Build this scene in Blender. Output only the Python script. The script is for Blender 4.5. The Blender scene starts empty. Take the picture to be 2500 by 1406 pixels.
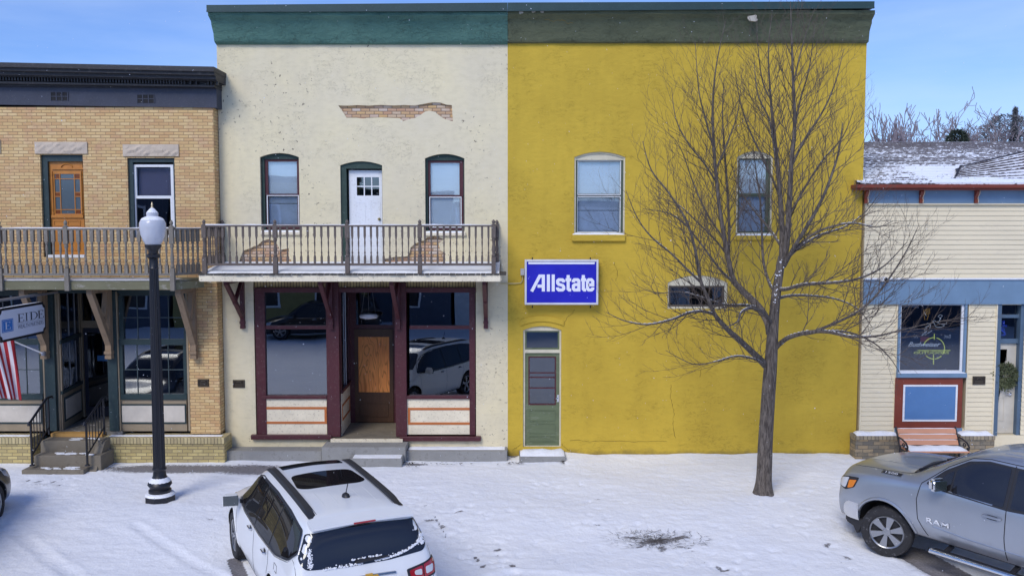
import bpy, bmesh, math, random
from math import sin, cos, pi, radians, sqrt
from mathutils import Vector, Matrix, noise
from mathutils.geometry import tessellate_polygon
from mathutils.bvhtree import BVHTree
random.seed(7)
S = bpy.context.scene
COL = S.collection
# ---------------------------------------------------------------- camera
FPX, HC, DC = 2150.0, 5.25, 19.9
TH = math.atan(150/2150)
cam = bpy.data.cameras.new('camera'); camo = bpy.data.objects.new('camera', cam); COL.objects.link(camo)
cam.sensor_width = 36; cam.lens = FPX/2500*36; cam.clip_end = 2000; cam.clip_start = .1
camo.location = (0, -DC, HC); camo.rotation_euler = (pi/2-TH, 0, 0); S.camera = camo
# ---------------------------------------------------------------- world and sun
SUN_EL, SUN_AZ = radians(42), radians(205)
w = bpy.data.worlds.new('World'); S.world = w; w.use_nodes = True
nt = w.node_tree; nt.nodes.clear()
sky = nt.nodes.new('ShaderNodeTexSky'); sky.sky_type = 'NISHITA'; sky.sun_disc = False
sky.sun_elevation = SUN_EL; sky.sun_rotation = SUN_AZ; sky.air_density = 1.0; sky.dust_density = 0.6; sky.ozone_density = 2.0
tc = nt.nodes.new('ShaderNodeTexCoord')
mp = nt.nodes.new('ShaderNodeMapping'); mp.inputs['Scale'].default_value = (1.0, 1.0, 5.0)
cn = nt.nodes.new('ShaderNodeTexNoise'); cn.inputs['Scale'].default_value = 1.6; cn.inputs['Detail'].default_value = 6; cn.inputs['Roughness'].default_value = .55
cr = nt.nodes.new('ShaderNodeValToRGB'); cr.color_ramp.elements[0].position = .44; cr.color_ramp.elements[1].position = .74
cr.color_ramp.elements[0].color = (0, 0, 0, 1); cr.color_ramp.elements[1].color = (.38, .38, .38, 1)
mx = nt.nodes.new('ShaderNodeMixRGB'); mx.inputs[2].default_value = (5.2, 6.2, 8.0, 1)
tint = nt.nodes.new('ShaderNodeMixRGB'); tint.blend_type = 'MULTIPLY'; tint.inputs[0].default_value = 1; tint.inputs[2].default_value = (.54, .72, 1.14, 1)
bg = nt.nodes.new('ShaderNodeBackground'); bg.inputs['Strength'].default_value = .13
wo = nt.nodes.new('ShaderNodeOutputWorld')
L = nt.links.new
L(tc.outputs['Generated'], mp.inputs['Vector']); L(mp.outputs[0], cn.inputs['Vector']); L(cn.outputs['Fac'], cr.inputs[0])
L(cr.outputs[0], mx.inputs[0]); L(sky.outputs[0], tint.inputs[1]); L(tint.outputs[0], mx.inputs[1]); L(mx.outputs[0], bg.inputs[0]); L(bg.outputs[0], wo.inputs[0])
sl = bpy.data.lights.new('sun', 'SUN'); sl.energy = 1.95; sl.angle = radians(25); sl.color = (1, .92, .80)
so = bpy.data.objects.new('sun', sl); COL.objects.link(so)
sd = Vector((sin(SUN_AZ)*cos(SUN_EL), cos(SUN_AZ)*cos(SUN_EL), sin(SUN_EL)))
so.rotation_euler = sd.to_track_quat('Z', 'Y').to_euler(); so.location = (0, -10, 30)
S.view_settings.view_transform = 'Standard'; S.view_settings.look = 'None'; S.view_settings.exposure = 0.19; S.view_settings.gamma = 1
# ---------------------------------------------------------------- projection helpers (photo pixels to points on a wall plane)
CT, ST = cos(TH), sin(TH)
def W(px, py, Y=0.0):
    u = (703-py)/FPX; vy = CT+u*ST; vz = -ST+u*CT; t = (Y+DC)/vy
    return ((px-1250)/FPX*t, HC+vz*t)
def PX(px, py, Y=0.0): return W(px, py, Y)[0]
def PZ(py, Y=0.0): return W(1250, py, Y)[1]
def P3(px, py, Y=0.0):
    x, z = W(px, py, Y); return Vector((x, Y, z))
# ---------------------------------------------------------------- object helpers
LOC = {}
def root(name, label, cat, loc=(0, 0, 0), group=None, rz=0):
    o = bpy.data.objects.new(name, None); COL.objects.link(o); o.empty_display_size = .2
    o.location = loc; o.rotation_euler = (0, 0, rz); o['label'] = label; o['category'] = cat
    if group: o['group'] = group
    LOC[o.name] = Vector(loc); return o
def tag(o, label=None, cat=None, group=None, kind=None):
    if label: o['label'] = label
    if cat: o['category'] = cat
    if group: o['group'] = group
    if kind: o['kind'] = kind
    return o
def obj(name, bm, mat, parent=None, local=False, smooth=False, bev=0, label=None):
    """bm in world coordinates unless local; stored relative to the parent thing's base"""
    me = bpy.data.meshes.new(name)
    if smooth:
        for f in bm.faces: f.smooth = True
    bm.to_mesh(me); bm.free()
    if smooth: me.set_sharp_from_angle(angle=radians(40))
    o = bpy.data.objects.new(name, me); COL.objects.link(o)
    for m in (mat if isinstance(mat, (list, tuple)) else [mat]): me.materials.append(m)
    if parent:
        o.parent = parent; base = LOC.get(parent.name, Vector())
        LOC[o.name] = base
        if not local: me.transform(Matrix.Translation(-base))
    else: LOC[o.name] = Vector()
    if bev:
        b = o.modifiers.new('bevel', 'BEVEL'); b.width = bev; b.segments = 2; b.limit_method = 'ANGLE'; b.angle_limit = radians(50)
    if label: o['label'] = label
    return o
def copyo(o, loc, parent=None, rz=None):
    c = o.copy(); COL.objects.link(c); c.location = loc
    if parent: c.parent = parent
    if rz is not None: c.rotation_euler = (0, 0, rz)
    return c
def copy_tree(o, loc=None, rz=None, parent=None):
    c = o.copy(); COL.objects.link(c); LOC[c.name] = LOC.get(o.name, Vector())
    if loc is not None: c.location = loc
    if rz is not None: c.rotation_euler = (0, 0, rz)
    if parent: c.parent = parent
    for ch in list(o.children): copy_tree(ch, parent=c)
    return c
def BM(): return bmesh.new()
def box(bm, x0, x1, y0, y1, z0, z1, mi=0):
    v = [bm.verts.new((x, y, z)) for x in (x0, x1) for y in (y0, y1) for z in (z0, z1)]
    for f in ((0, 1, 3, 2), (4, 6, 7, 5), (0, 4, 5, 1), (2, 3, 7, 6), (0, 2, 6, 4), (1, 5, 7, 3)):
        bm.faces.new([v[i] for i in f]).material_index = mi
    return v
def rect(x0, x1, y0, y1, Y=0.0):
    """photo rectangle -> X0, X1, Z0, Z1 on the plane Y"""
    m = (y0+y1)/2
    return PX(x0, m, Y), PX(x1, m, Y), PZ(y1, Y), PZ(y0, Y)
def pbox(bm, x0, x1, y0, y1, Yf, Yb, mi=0):
    a, b, c, d = rect(x0, x1, y0, y1, Yf); box(bm, a, b, Yf, Yb, c, d, mi); return a, b, c, d
def fbox(bm, a, b, c, d, t, Yf, Yb, mi=0):
    """rectangular frame, thickness t, XZ rect a..b c..d"""
    box(bm, a, a+t, Yf, Yb, c, d, mi); box(bm, b-t, b, Yf, Yb, c, d, mi)
    box(bm, a+t, b-t, Yf, Yb, c, c+t, mi); box(bm, a+t, b-t, Yf, Yb, d-t, d, mi)
def prism(bm, loops, Y0, Y1, mi=0, axis='y', back=True):
    """extrude polygon (with holes) given in XZ from Y0 (front) to Y1"""
    f = {'y': lambda a, b, c: (a, c, b), 'x': lambda a, b, c: (c, a, b), 'z': lambda a, b, c: (a, b, c)}[axis]
    tris = tessellate_polygon([[Vector((p[0], p[1], 0)) for p in l] for l in loops])
    flat = [p for l in loops for p in l]
    A = [bm.verts.new(f(p[0], p[1], Y0)) for p in flat]; B = [bm.verts.new(f(p[0], p[1], Y1)) for p in flat]
    for t in tris:
        try:
            bm.faces.new([A[i] for i in t]).material_index = mi
            if back: bm.faces.new([B[i] for i in t][::-1]).material_index = mi
        except ValueError: pass
    k = 0
    for l in loops:
        n = len(l)
        for i in range(n):
            j = (i+1) % n
            try: bm.faces.new((A[k+i], A[k+j], B[k+j], B[k+i])).material_index = mi
            except ValueError: pass
        k += n
def fixn(bm): bmesh.ops.recalc_face_normals(bm, faces=bm.faces)
def tube(bm, pts, rad, n=6, cap=True, mi=0):
    pts = [Vector(p) for p in pts]
    if not hasattr(rad, '__len__'): rad = [rad]*len(pts)
    rings = []; up = Vector((0, 0, 1))
    for i, p in enumerate(pts):
        d = (pts[min(i+1, len(pts)-1)]-pts[max(i-1, 0)])
        if d.length < 1e-9: d = Vector((0, 0, 1))
        d.normalize()
        u = d.cross(Vector((.13, .98, .11)) if abs(d.y) < .9 else Vector((1, 0, 0))).normalized(); v = d.cross(u)
        rings.append([bm.verts.new(p+(u*cos(2*pi*k/n)+v*sin(2*pi*k/n))*rad[i]) for k in range(n)])
    for a, b in zip(rings, rings[1:]):
        for k in range(n): bm.faces.new((a[k], a[(k+1) % n], b[(k+1) % n], b[k])).material_index = mi
    if cap and n > 2:
        bm.faces.new(rings[0][::-1]).material_index = mi; bm.faces.new(rings[-1]).material_index = mi
def bar(bm, p, q, wd, ht, mi=0, up=Vector((0, 0, 1))):
    """square timber from p to q"""
    p, q = Vector(p), Vector(q); d = (q-p).normalized()
    s = d.cross(up)
    s = s.normalized() if s.length > 1e-4 else Vector((1, 0, 0)); t = s.cross(d)
    c = [s*wd/2*a+t*ht/2*b for a, b in ((-1, -1), (1, -1), (1, 1), (-1, 1))]
    A = [bm.verts.new(p+k) for k in c]; B = [bm.verts.new(q+k) for k in c]
    bm.faces.new(A[::-1]).material_index = mi; bm.faces.new(B).material_index = mi
    for i in range(4): bm.faces.new((A[i], A[(i+1) % 4], B[(i+1) % 4], B[i])).material_index = mi
def lathe(bm, prof, c=(0, 0, 0), n=16, mi=0, flute=0, sx=1, sy=1):
    c = Vector(c); R = []
    for r, z in prof:
        R.append([bm.verts.new(c+Vector((sx*(r+(flute*cos(n/2*2*pi*k/n) if flute else 0))*cos(2*pi*k/n), sy*(r+(flute*cos(n/2*2*pi*k/n) if flute else 0))*sin(2*pi*k/n), z))) for k in range(n)])
    for a, b in zip(R, R[1:]):
        for k in range(n): bm.faces.new((a[k], a[(k+1) % n], b[(k+1) % n], b[k])).material_index = mi
    bm.faces.new(R[0][::-1]).material_index = mi; bm.faces.new(R[-1]).material_index = mi
def stroke(bm, pts, wd, Y0, Y1, closed=False, mi=0):
    """thick polyline in XZ, mitred, extruded in Y"""
    n = len(pts); L_, R_ = [], []
    P = [Vector((p[0], p[1])) for p in pts]
    for i in range(n):
        a = P[i-1] if (i > 0 or closed) else None; b = P[(i+1) % n] if (i < n-1 or closed) else None
        d1 = (P[i]-a).normalized() if a is not None else None; d2 = (b-P[i]).normalized() if b is not None else None
        d1 = d1 or d2; d2 = d2 or d1
        t = (d1+d2)
        t = t.normalized() if t.length > 1e-6 else d1
        nn = Vector((-t.y, t.x)); k = max(.5, nn.dot(Vector((-d1.y, d1.x))))
        L_.append(P[i]+nn*wd/2/k); R_.append(P[i]-nn*wd/2/k)
    m = n if closed else n-1
    fr = [[(bm.verts.new((q.x, y, q.y))) for q in s] for s in (L_, R_) for y in (Y0, Y1)]
    Lf, Lb, Rf, Rb = fr
    for i in range(m):
        j = (i+1) % n
        for f in ((Lf[i], Lf[j], Rf[j], Rf[i]), (Lb[i], Rb[i], Rb[j], Lb[j]), (Lf[i], Lb[i], Lb[j], Lf[j]), (Rf[i], Rf[j], Rb[j], Rb[i])):
            bm.faces.new(f).material_index = mi
    if not closed:
        bm.faces.new((Lf[0], Rf[0], Rb[0], Lb[0])); bm.faces.new((Lf[-1], Lb[-1], Rb[-1], Rf[-1]))
def text(body, h, M, mat, name, parent, width=None, ext=.004, shear=0, off=0, local=False):
    """lettering as a mesh: M places (x right, y up) text plane"""
    cu = bpy.data.curves.new(name, 'FONT'); cu.body = body; cu.size = 1; cu.extrude = 0; cu.shear = shear; cu.offset = off; cu.resolution_u = 4
    t = bpy.data.objects.new(name+'_tmp', cu); COL.objects.link(t)
    dg = bpy.context.evaluated_depsgraph_get(); me = bpy.data.meshes.new_from_object(t.evaluated_get(dg))
    bpy.data.objects.remove(t); bpy.data.curves.remove(cu)
    xs = [v.co.x for v in me.vertices]; ys = [v.co.y for v in me.vertices]
    s = h/(max(ys)-min(ys)); sx = (width/(max(xs)-min(xs))) if width else s
    me.transform(Matrix.Diagonal((sx, s, 1, 1)) @ Matrix.Translation((-min(xs), -min(ys), 0)))
    bm = BM(); bm.from_mesh(me); bpy.data.meshes.remove(me)
    r = bmesh.ops.extrude_face_region(bm, geom=bm.faces[:])
    bmesh.ops.translate(bm, verts=[g for g in r['geom'] if isinstance(g, bmesh.types.BMVert)], vec=(0, 0, ext))
    bmesh.ops.transform(bm, matrix=M, verts=bm.verts); fixn(bm)
    return obj(name, bm, mat, parent, local=local)
# ---------------------------------------------------------------- materials
MAT = {}
class N:
    def __init__(s, name):
        s.m = bpy.data.materials.new(name); s.m.use_nodes = True; s.t = s.m.node_tree; s.b = s.t.nodes['Principled BSDF']; MAT[name] = s.m
    def n(s, typ, **k):
        q = s.t.nodes.new('ShaderNode'+typ)
        for a, v in k.items():
            if a in q.inputs: q.inputs[a].default_value = v
            else: setattr(q, a, v)
        return q
    def l(s, a, b): s.t.links.new(a, b)
    def co(s, scale=(1, 1, 1), kind='Object', rot=(0, 0, 0)):
        c = s.n('TexCoord'); m = s.n('Mapping'); m.inputs['Scale'].default_value = scale; m.inputs['Rotation'].default_value = rot
        s.l(c.outputs[kind], m.inputs['Vector']); return m.outputs[0]
    def noise(s, co, sc, det=4, ro=.55, dist=0):
        q = s.n('TexNoise'); q.inputs['Scale'].default_value = sc; q.inputs['Detail'].default_value = det; q.inputs['Roughness'].default_value = ro; q.inputs['Distortion'].default_value = dist
        s.l(co, q.inputs['Vector']); return q.outputs['Fac']
    def ramp(s, f, p):
        q = s.n('ValToRGB'); e = q.color_ramp.elements
        while len(e) < len(p): e.new(.5)
        for i, (a, c) in enumerate(p):
            e[i].position = a; e[i].color = (c if hasattr(c, '__len__') else (c, c, c))+(1,) if hasattr(c, '__len__') else (c, c, c, 1)
        s.l(f, q.inputs[0]); return q.outputs[0]
    def mix(s, f, a, b, mode='MIX'):
        q = s.n('MixRGB', blend_type=mode)
        for i, v in ((0, f), (1, a), (2, b)):
            if hasattr(v, 'is_linked'): s.l(v, q.inputs[i])
            elif i == 0: q.inputs[0].default_value = v
            else: q.inputs[i].default_value = (*v, 1)
        return q.outputs[0]
    def math(s, op, a, b=0.0):
        q = s.n('Math', operation=op)
        for i, v in ((0, a), (1, b)):
            if hasattr(v, 'is_linked'): s.l(v, q.inputs[i])
            else: q.inputs[i].default_value = v
        return q.outputs[0]
    def bump(s, h, st=.3, d=.01):
        q = s.n('Bump'); q.inputs['Strength'].default_value = st; q.inputs['Distance'].default_value = d; s.l(h, q.inputs['Height']); s.l(q.outputs[0], s.b.inputs['Normal']); return q
    def set(s, col=None, ro=None, **k):
        for nm, v in (('Base Color', col), ('Roughness', ro), *k.items()):
            if v is None: continue
            nm = nm.replace('_', ' ')
            if hasattr(v, 'is_linked'): s.l(v, s.b.inputs[nm])
            else: s.b.inputs[nm].default_value = (*v, 1) if isinstance(v, tuple) and len(v) == 3 else v
        return s.m
def stucco(name, col, col2, crack=.5, speck=0, bumpd=.012, dk=.55):
    k = N(name); c = k.co(); cs = k.co((1, 1, 2.2))
    big = k.noise(c, .7, 5); mid = k.noise(cs, 5, 5); fine = k.noise(c, 26, 3)
    base = k.mix(k.ramp(big, ((.35, 0.), (.65, 1.))), col, col2)
    base = k.mix(k.math('MULTIPLY', k.ramp(mid, ((.35, 1.), (.55, 0.))), .22), base, tuple(v*.72 for v in col))
    wob = k.mix(.35, cs, k.n('TexNoise').outputs['Color']) if False else None
    # fine trowel cracks: the thin zero-crossings of a stretched noise, in patches
    z = k.noise(k.co((1, 1, 1.9), rot=(0, .3, 0)), 4.6, 5, .62, 1.1)
    line = k.ramp(k.math('ABSOLUTE', k.math('SUBTRACT', z, .5)), ((0., 1.), (.011, 0.)))
    mask = k.ramp(k.noise(c, 1.3, 6, .7), ((.47, 0.), (.56, 1.)))
    ck = k.math('MULTIPLY', k.math('MULTIPLY', line, mask), crack)
    base = k.mix(ck, base, tuple(v*.28 for v in col))
    if speck:
        sp = k.ramp(k.noise(c, 11, 4, .7), ((.61, 0.), (.65, 1.)))
        sm = k.ramp(k.noise(k.co((1, 1, .5)), .9, 3), ((.5, 0.), (.6, 1.)))
        base = k.mix(k.math('MULTIPLY', k.math('MULTIPLY', sp, sm), speck), base, (.09, .065, .05))
    sz = k.n('SeparateXYZ'); k.l(k.n('TexCoord').outputs['Object'], sz.inputs[0])
    gr_ = k.math('ADD', sz.outputs['Z'], k.math('MULTIPLY', k.noise(k.co((1, 1, 1)), 2.4, 6, .7), .42)); base = k.mix(k.math('MULTIPLY', k.ramp(k.math('MULTIPLY', gr_, 1.0), ((.24, 1.), (.36, 0.))), .75), base, tuple(v*.35+.02 for v in col))
    run = k.ramp(k.noise(k.co((1.6, 1, .12)), 1.5, 5, .6), ((.5, 0.), (.72, .22))); base = k.mix(run, base, tuple(v*.75 for v in col2))
    h = k.math('ADD', k.math('MULTIPLY', mid, 1.0), k.math('MULTIPLY', fine, .35)); h = k.math('SUBTRACT', h, k.math('MULTIPLY', ck, .8))
    k.bump(h, .55, bumpd); return k.set(base, .85)
def brick(name, cols, mortar, bw=.215, bh=.0685, vert=False, off=(0, 0), ms=.014, bdist=.008, blot=None):
    k = N(name); c = k.n('TexCoord'); s = k.n('SeparateXYZ'); k.l(c.outputs['Object'], s.inputs[0]); cb = k.n('CombineXYZ')
    sx = k.math('ADD', s.outputs['X'], s.outputs['Y'])
    k.l(k.math('ADD', sx, off[0]), cb.inputs[0]); k.l(k.math('ADD', s.outputs['Z'], off[1]), cb.inputs[1])
    vec = cb.outputs[0]
    b = k.n('TexBrick'); b.inputs['Scale'].default_value = 1; b.inputs['Brick Width'].default_value = bw; b.inputs['Row Height'].default_value = bh
    b.inputs['Mortar Size'].default_value = ms*.55; b.inputs['Mortar Smooth'].default_value = .4; b.inputs['Bias'].default_value = 0
    if vert: b.offset = 0
    wn = k.noise(vec, 9, 2); wv = k.n('VectorMath', operation='ADD'); k.l(vec, wv.inputs[0])
    w2 = k.n('CombineXYZ'); k.l(k.math('MULTIPLY', k.math('SUBTRACT', wn, .5), .012), w2.inputs[0]); k.l(k.math('MULTIPLY', k.math('SUBTRACT', k.noise(vec, 7, 2), .5), .010), w2.inputs[1])
    k.l(w2.outputs[0], wv.inputs[1]); k.l(wv.outputs[0], b.inputs['Vector'])
    b.inputs['Color1'].default_value = (0, 0, 0, 1); b.inputs['Color2'].default_value = (1, 1, 1, 1); b.inputs['Mortar'].default_value = (.5, .5, .5, 1)
    n = len(cols); colr = k.ramp(b.outputs['Color'], tuple(((i+.5)/n, cc) for i, cc in enumerate(cols)))
    nz = k.noise(vec, 2.2, 5, .7); colr = k.mix(k.ramp(nz, ((.5, 0.), (.68, .75))), colr, blot or cols[-1])
    colr = k.mix(k.ramp(k.noise(vec, 40, 3), ((.3, .25), (.7, 0.))), colr, tuple(v*.6 for v in cols[0]))
    base = k.mix(b.outputs['Fac'], colr, mortar)
    k.bump(k.math('ADD', k.math('MULTIPLY', k.math('SUBTRACT', 1., b.outputs['Fac']), 1.), k.math('MULTIPLY', k.noise(vec, 60, 2), .3)), .7, bdist)
    return k.set(base, .9)
def paint(name, col, ro=.5, wear=None, wa=.3, sc=14, bumpd=.002, stretch=(1, 1, 1), spec=None, met=0.0, var=.12):
    k = N(name); c = k.co(stretch)
    base = k.mix(k.ramp(k.noise(c, 3, 5, .6), ((.3, 0.), (.7, 1.))), tuple(v*(1-var) for v in col), tuple(min(1, v*(1+var)) for v in col))
    if wear: base = k.mix(k.math('MULTIPLY', k.ramp(k.noise(c, sc, 6, .75), ((.56, 0.), (.62, 1.))), wa), base, wear)
    k.bump(k.noise(c, sc*2.5, 4), .4, bumpd)
    return k.set(base, ro, Metallic=met)
def plain(name, col, ro=.5, met=0.0, coat=0.0, emit=None, es=1.0):
    k = N(name)
    if coat: k.set(Coat_Weight=coat, Coat_Roughness=.05)
    if emit: k.set(Emission_Color=emit, Emission_Strength=es)
    return k.set(col, ro, Metallic=met)
def glass(name, refl=.3, tint=(.8, .85, .85), ro=.01, trans=True, dark=(.02, .022, .025), wob=.0, fr=.6):
    k = N(name); t = k.t; g = k.n('BsdfGlossy'); g.inputs['Roughness'].default_value = ro; g.inputs['Color'].default_value = (.9, .95, 1, 1)
    if trans: a = k.n('BsdfTransparent'); a.inputs['Color'].default_value = (*tint, 1)
    else: a = k.n('BsdfDiffuse'); a.inputs['Color'].default_value = (*dark, 1)
    lw = k.n('LayerWeight'); lw.inputs['Blend'].default_value = .35
    f = k.math('ADD', k.math('MULTIPLY', lw.outputs['Fresnel'], fr), refl); m = k.n('MixShader'); k.l(f, m.inputs[0])
    if wob:
        b = k.n('Bump'); b.inputs['Strength'].default_value = 1; b.inputs['Distance'].default_value = wob; k.l(k.noise(k.co(), 1.2, 1), b.inputs['Height']); k.l(b.outputs[0], g.inputs['Normal'])
    k.l(a.outputs[0], m.inputs[1]); k.l(g.outputs[0], m.inputs[2]); k.l(m.outputs[0], t.nodes['Material Output'].inputs[0]); return k.m
cream = stucco('cream_stucco', (.78, .69, .45), (.72, .645, .46), .5, 1.0)
yellow = stucco('yellow_stucco', (.60, .415, .042), (.52, .355, .034), .45, 0, .02)
teal = stucco('teal_stucco', (.10, .215, .17), (.06, .15, .125), .9, 0, .07)
olive = stucco('olive_stucco', (.12, .135, .075), (.09, .105, .06), .8, 0, .06)
cream_smooth = paint('cream_paint', (.80, .72, .54), .6, (.25, .18, .12), .5, 18, .002)
brickA = brick('tan_brick', ((.62, .39, .18), (.71, .50, .23), (.76, .57, .29), (.68, .47, .21)), (.36, .225, .115), blot=(.58, .33, .20))
brickB = brick('yellow_brick', ((.50, .40, .17), (.66, .55, .25), (.58, .46, .19), (.42, .34, .17)), (.22, .18, .11), bh=.075, bw=.23)
brickC = brick('exposed_brick', ((.56, .37, .22), (.66, .44, .20), (.62, .47, .32), (.64, .56, .48), (.56, .33, .20)), (.20, .14, .10), ms=.016, bh=.068, bw=.20, blot=(.58, .36, .22))
brickS = brick('soldier_brick', ((.46, .36, .18), (.56, .45, .22), (.40, .30, .15)), (.06, .05, .04), bw=.068, bh=.4, vert=True, off=(0, .13))
brickD = brick('weathered_brick', ((.22, .19, .14), (.42, .31, .17), (.30, .25, .18), (.14, .13, .11)), (.12, .11, .09), bh=.085, bw=.24, blot=(.10, .10, .09))
greywood = paint('weathered_wood', (.20, .18, .15), .85, (.33, .31, .28), .6, 22, .004, (1, 1, .25))
greenwood = paint('mossy_wood', (.17, .165, .10), .9, (.36, .34, .30), .65, 7, .004, (.4, 1, 1))
brownwood = paint('bracket_wood', (.27, .19, .12), .8, (.13, .10, .07), .6, 10, .004, (1, 1, .3))
darkwood = paint('dark_baluster_wood', (.13, .105, .09), .8, (.22, .20, .18), .55, 20, .003, (1, 1, .3))
maroon = paint('maroon_paint', (.072, .014, .020), .5, (.16, .12, .11), .35, 16)
green = paint('dark_green_paint', (.022, .05, .038), .5, (.10, .12, .11), .35, 16)
tealp = paint('teal_paint', (.020, .042, .045), .5, (.08, .10, .10), .3, 14)
olivep = paint('olive_door_paint', (.125, .16, .085), .55, (.45, .46, .38), .14, 7, .002, (.5, 1, 2))
navy = paint('navy_paint', (.032, .038, .062), .55, (.09, .09, .10), .5, 30, .004)
blackc = paint('black_cornice_paint', (.022, .022, .026), .6, (.10, .095, .085), .55, 22, .006, (.5, 1, 1))
lintelm = paint('limestone', (.55, .46, .36), .9, (.30, .25, .19), .55, 12, .02)
tan = paint('tan_paint', (.32, .255, .17), .6)
panelw = paint('pale_panel_paint', (.60, .55, .47), .6)
whitep = paint('white_paint', (.78, .80, .82), .45, (.35, .30, .25), .3, 20, var=.03)
orangep = paint('orange_trim_paint', (.50, .15, .035), .55, var=.08)
blackm = plain('black_metal', (.012, .013, .018), .4)
concrete = paint('concrete', (.27, .27, .26), .9, (.17, .165, .155), .6, 6, .006)
stepc = paint('stained_concrete', (.19, .165, .125), .9, (.11, .09, .07), .6, 5, .006)
clap = paint('cream_siding', (.76, .67, .47), .5, (.50, .44, .33), .25, 6, .001, (.3, 1, 1), var=.05)
clapd = paint('siding_grime', (.10, .08, .06), .9)
bluep = paint('blue_grey_paint', (.155, .25, .36), .5, var=.08)
blue2 = paint('bright_blue_paint', (.085, .20, .42), .5, (.12, .22, .38), .3, 10, var=.06)
redp = paint('brick_red_paint', (.20, .038, .018), .5, (.12, .03, .02), .3, 12)
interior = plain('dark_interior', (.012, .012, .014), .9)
glS = glass('storefront_glass', .19, (.35, .38, .42), .004, wob=.0015)
glU = glass('window_glass', .09, (.93, .96, .98), .02, wob=.002)
glD = glass('dark_glass', .13, (.3, .33, .38), .015, wob=.002)
blindm = paint('blind_slats', (.93, .97, .98), .6, var=.04)
curt = paint('grey_curtain', (.52, .58, .68), .8, (.36, .42, .52), .4, 2, .002)
def snow_mat():
    k = N('snow'); c = k.co(kind='Object'); a = k.n('Attribute', attribute_name='bare'); 
    base = k.mix(k.ramp(k.noise(c, 1.1, 6, .6), ((.3, 0.), (.7, 1.))), (.83, .86, .92), (.90, .92, .95))
    nz = k.noise(c, 16, 6, .75, .3)
    f = k.ramp(k.math('SUBTRACT', a.outputs['Fac'], k.math('MULTIPLY', nz, .95)), ((0., 0.), (.16, 1.)))
    dirt = k.mix(k.noise(c, 30, 4), (.09, .085, .09), (.34, .33, .35))
    h = k.math('ADD', k.math('MULTIPLY', k.noise(c, 7, 5, .6), 1.), k.math('MULTIPLY', k.noise(c, 60, 3, .6), .2))
    k.bump(k.math('SUBTRACT', h, k.math('MULTIPLY', f, .7)), .6, .05)
    return k.set(k.mix(f, base, dirt), .7)
snowm = snow_mat()
# ---------------------------------------------------------------- ground
def groundz(x, y):
    t = min(1, max(0, (-y-3.6)/2.6)); return -.13*t*t*(3-2*t)
def seg_d(px, py, a, b):
    ax, ay = a; bx, by = b; dx, dy = bx-ax, by-ay; t = max(0, min(1, ((px-ax)*dx+(py-ay)*dy)/(dx*dx+dy*dy+1e-9)))
    return math.hypot(px-ax-t*dx, py-ay-t*dy)
def G(px, py, z=0.0):
    u = (703-py)/FPX; vy = CT+u*ST; vz = -ST+u*CT; t = (z-HC)/vz; return ((px-1250)/FPX*t, -DC+vy*t)
# footprints, scuffs and bare patches, as seen in the snow (x, y, length, width, heading, strength)
marks = []
rm = random.Random(3)
for px, py, s in ((1215,1338,1),(1252,1378,1.2),(1180,1378,1),(1168,1362,.9),(1165,1290,.7),(1120,1260,1),(1048,1278,1),(1080,1290,1),(1030,1330,.5),(1210,1350,.8),
                  (1460,1228,.8),(1490,1222,.6),(1459,1288,.9),(1610,1267,.6),(1622,1265,.7),(1070,1190,.6),(1230,1175,.5),(1375,1191,.4),(1735,1292,.4),
                  (1720,1368,.8),(1757,1380,1),(1770,1385,1),(1800,1365,.7),(1835,1385,.7),(2020,1330,1),(1690,1340,.8),(1700,1350,.7),(1640,1375,.7),(2070,1355,1),
                  (1100,1225,.7),(1060,1215,.6),(1240,1325,.5),(1100,1330,.6),(1140,1345,.5),(1040,1245,.8),(1120,1300,.6),(2050,1365,.7),(2080,1380,.7),(1895,1181,.8),(1930,1185,.5),
                  (516,1276,.9),(505,1268,.5),(70,1183,1),(95,1186,1),(68,1192,.7),(130,1186,1),(155,1178,.8),(145,1195,.9),(165,1184,.6),(115,1212,.6),(340,1290,.3)):
    x, y = G(px, py, -.1); marks.append((x, y, .10*s+.04, .05*s+.02, rm.uniform(0, 3), .70*min(1, s)))
dents = []
for i in range(260):
    px, py = rm.choice([(1120, 1290), (1180, 1350), (1060, 1240), (1300, 1210), (1760, 1370), (2020, 1300), (1500, 1280), (130, 1190), (1950, 1200)]); x, y = G(px+rm.gauss(0, 75), py+rm.gauss(0, 32), -.1); dents.append((x, y, rm.uniform(.09, .15), rm.uniform(.04, .07), rm.uniform(0, 3)))
ruts = [(G(560, 1420, -.13), G(330, 1290, -.1), .10), (G(800, 1500, -.13), G(1250, 1400, -.13), .11), (G(1250, 1400, -.13), G(1900, 1440, -.13), .11), (G(900, 1500, -.13), G(1400, 1445, -.13), .11), (G(2190, 1352, -.13), G(2350, 1440, -.13), .12), (G(30, 1300, -.13), G(200, 1420, -.13), .12)]
for i in range(70):
    x, y = rm.uniform(-9, 9), rm.uniform(-11, -1.2); s = rm.uniform(.3, .8); marks.append((x, y, .06*s, .03*s, rm.uniform(0, 3), .42))
cx, cy = G(1603, 1322, -.1)
bare_blobs = [(cx, cy, .44, .16, .15, .66), (cx-.38, cy+.16, .28, .06, -.2, .62), (cx+.42, cy+.14, .28, .08, .35, .64), (cx+.05, cy-.28, .12, .24, 0, .56), (cx-.3, cy-.2, .16, .07, .8, .6), (cx+.4, cy-.22, .2, .05, -.3, .6)]
for px, py, a, b, s in ((440,1144,2.0,.36,.78),(620,1146,.95,.42,.78),(300,1150,.6,.06,.4),(330,1165,.6,.05,.3),(100,1182,.9,.14,.42),(1015,1133,.35,.12,.66),(1255,1112,.12,.16,.75),(1090,1131,.5,.05,.5),(2380,1120,1.5,.2,.4)):
    x, y = G(px, py, 0); bare_blobs.append((x, y, a, b, 0, s))
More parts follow.
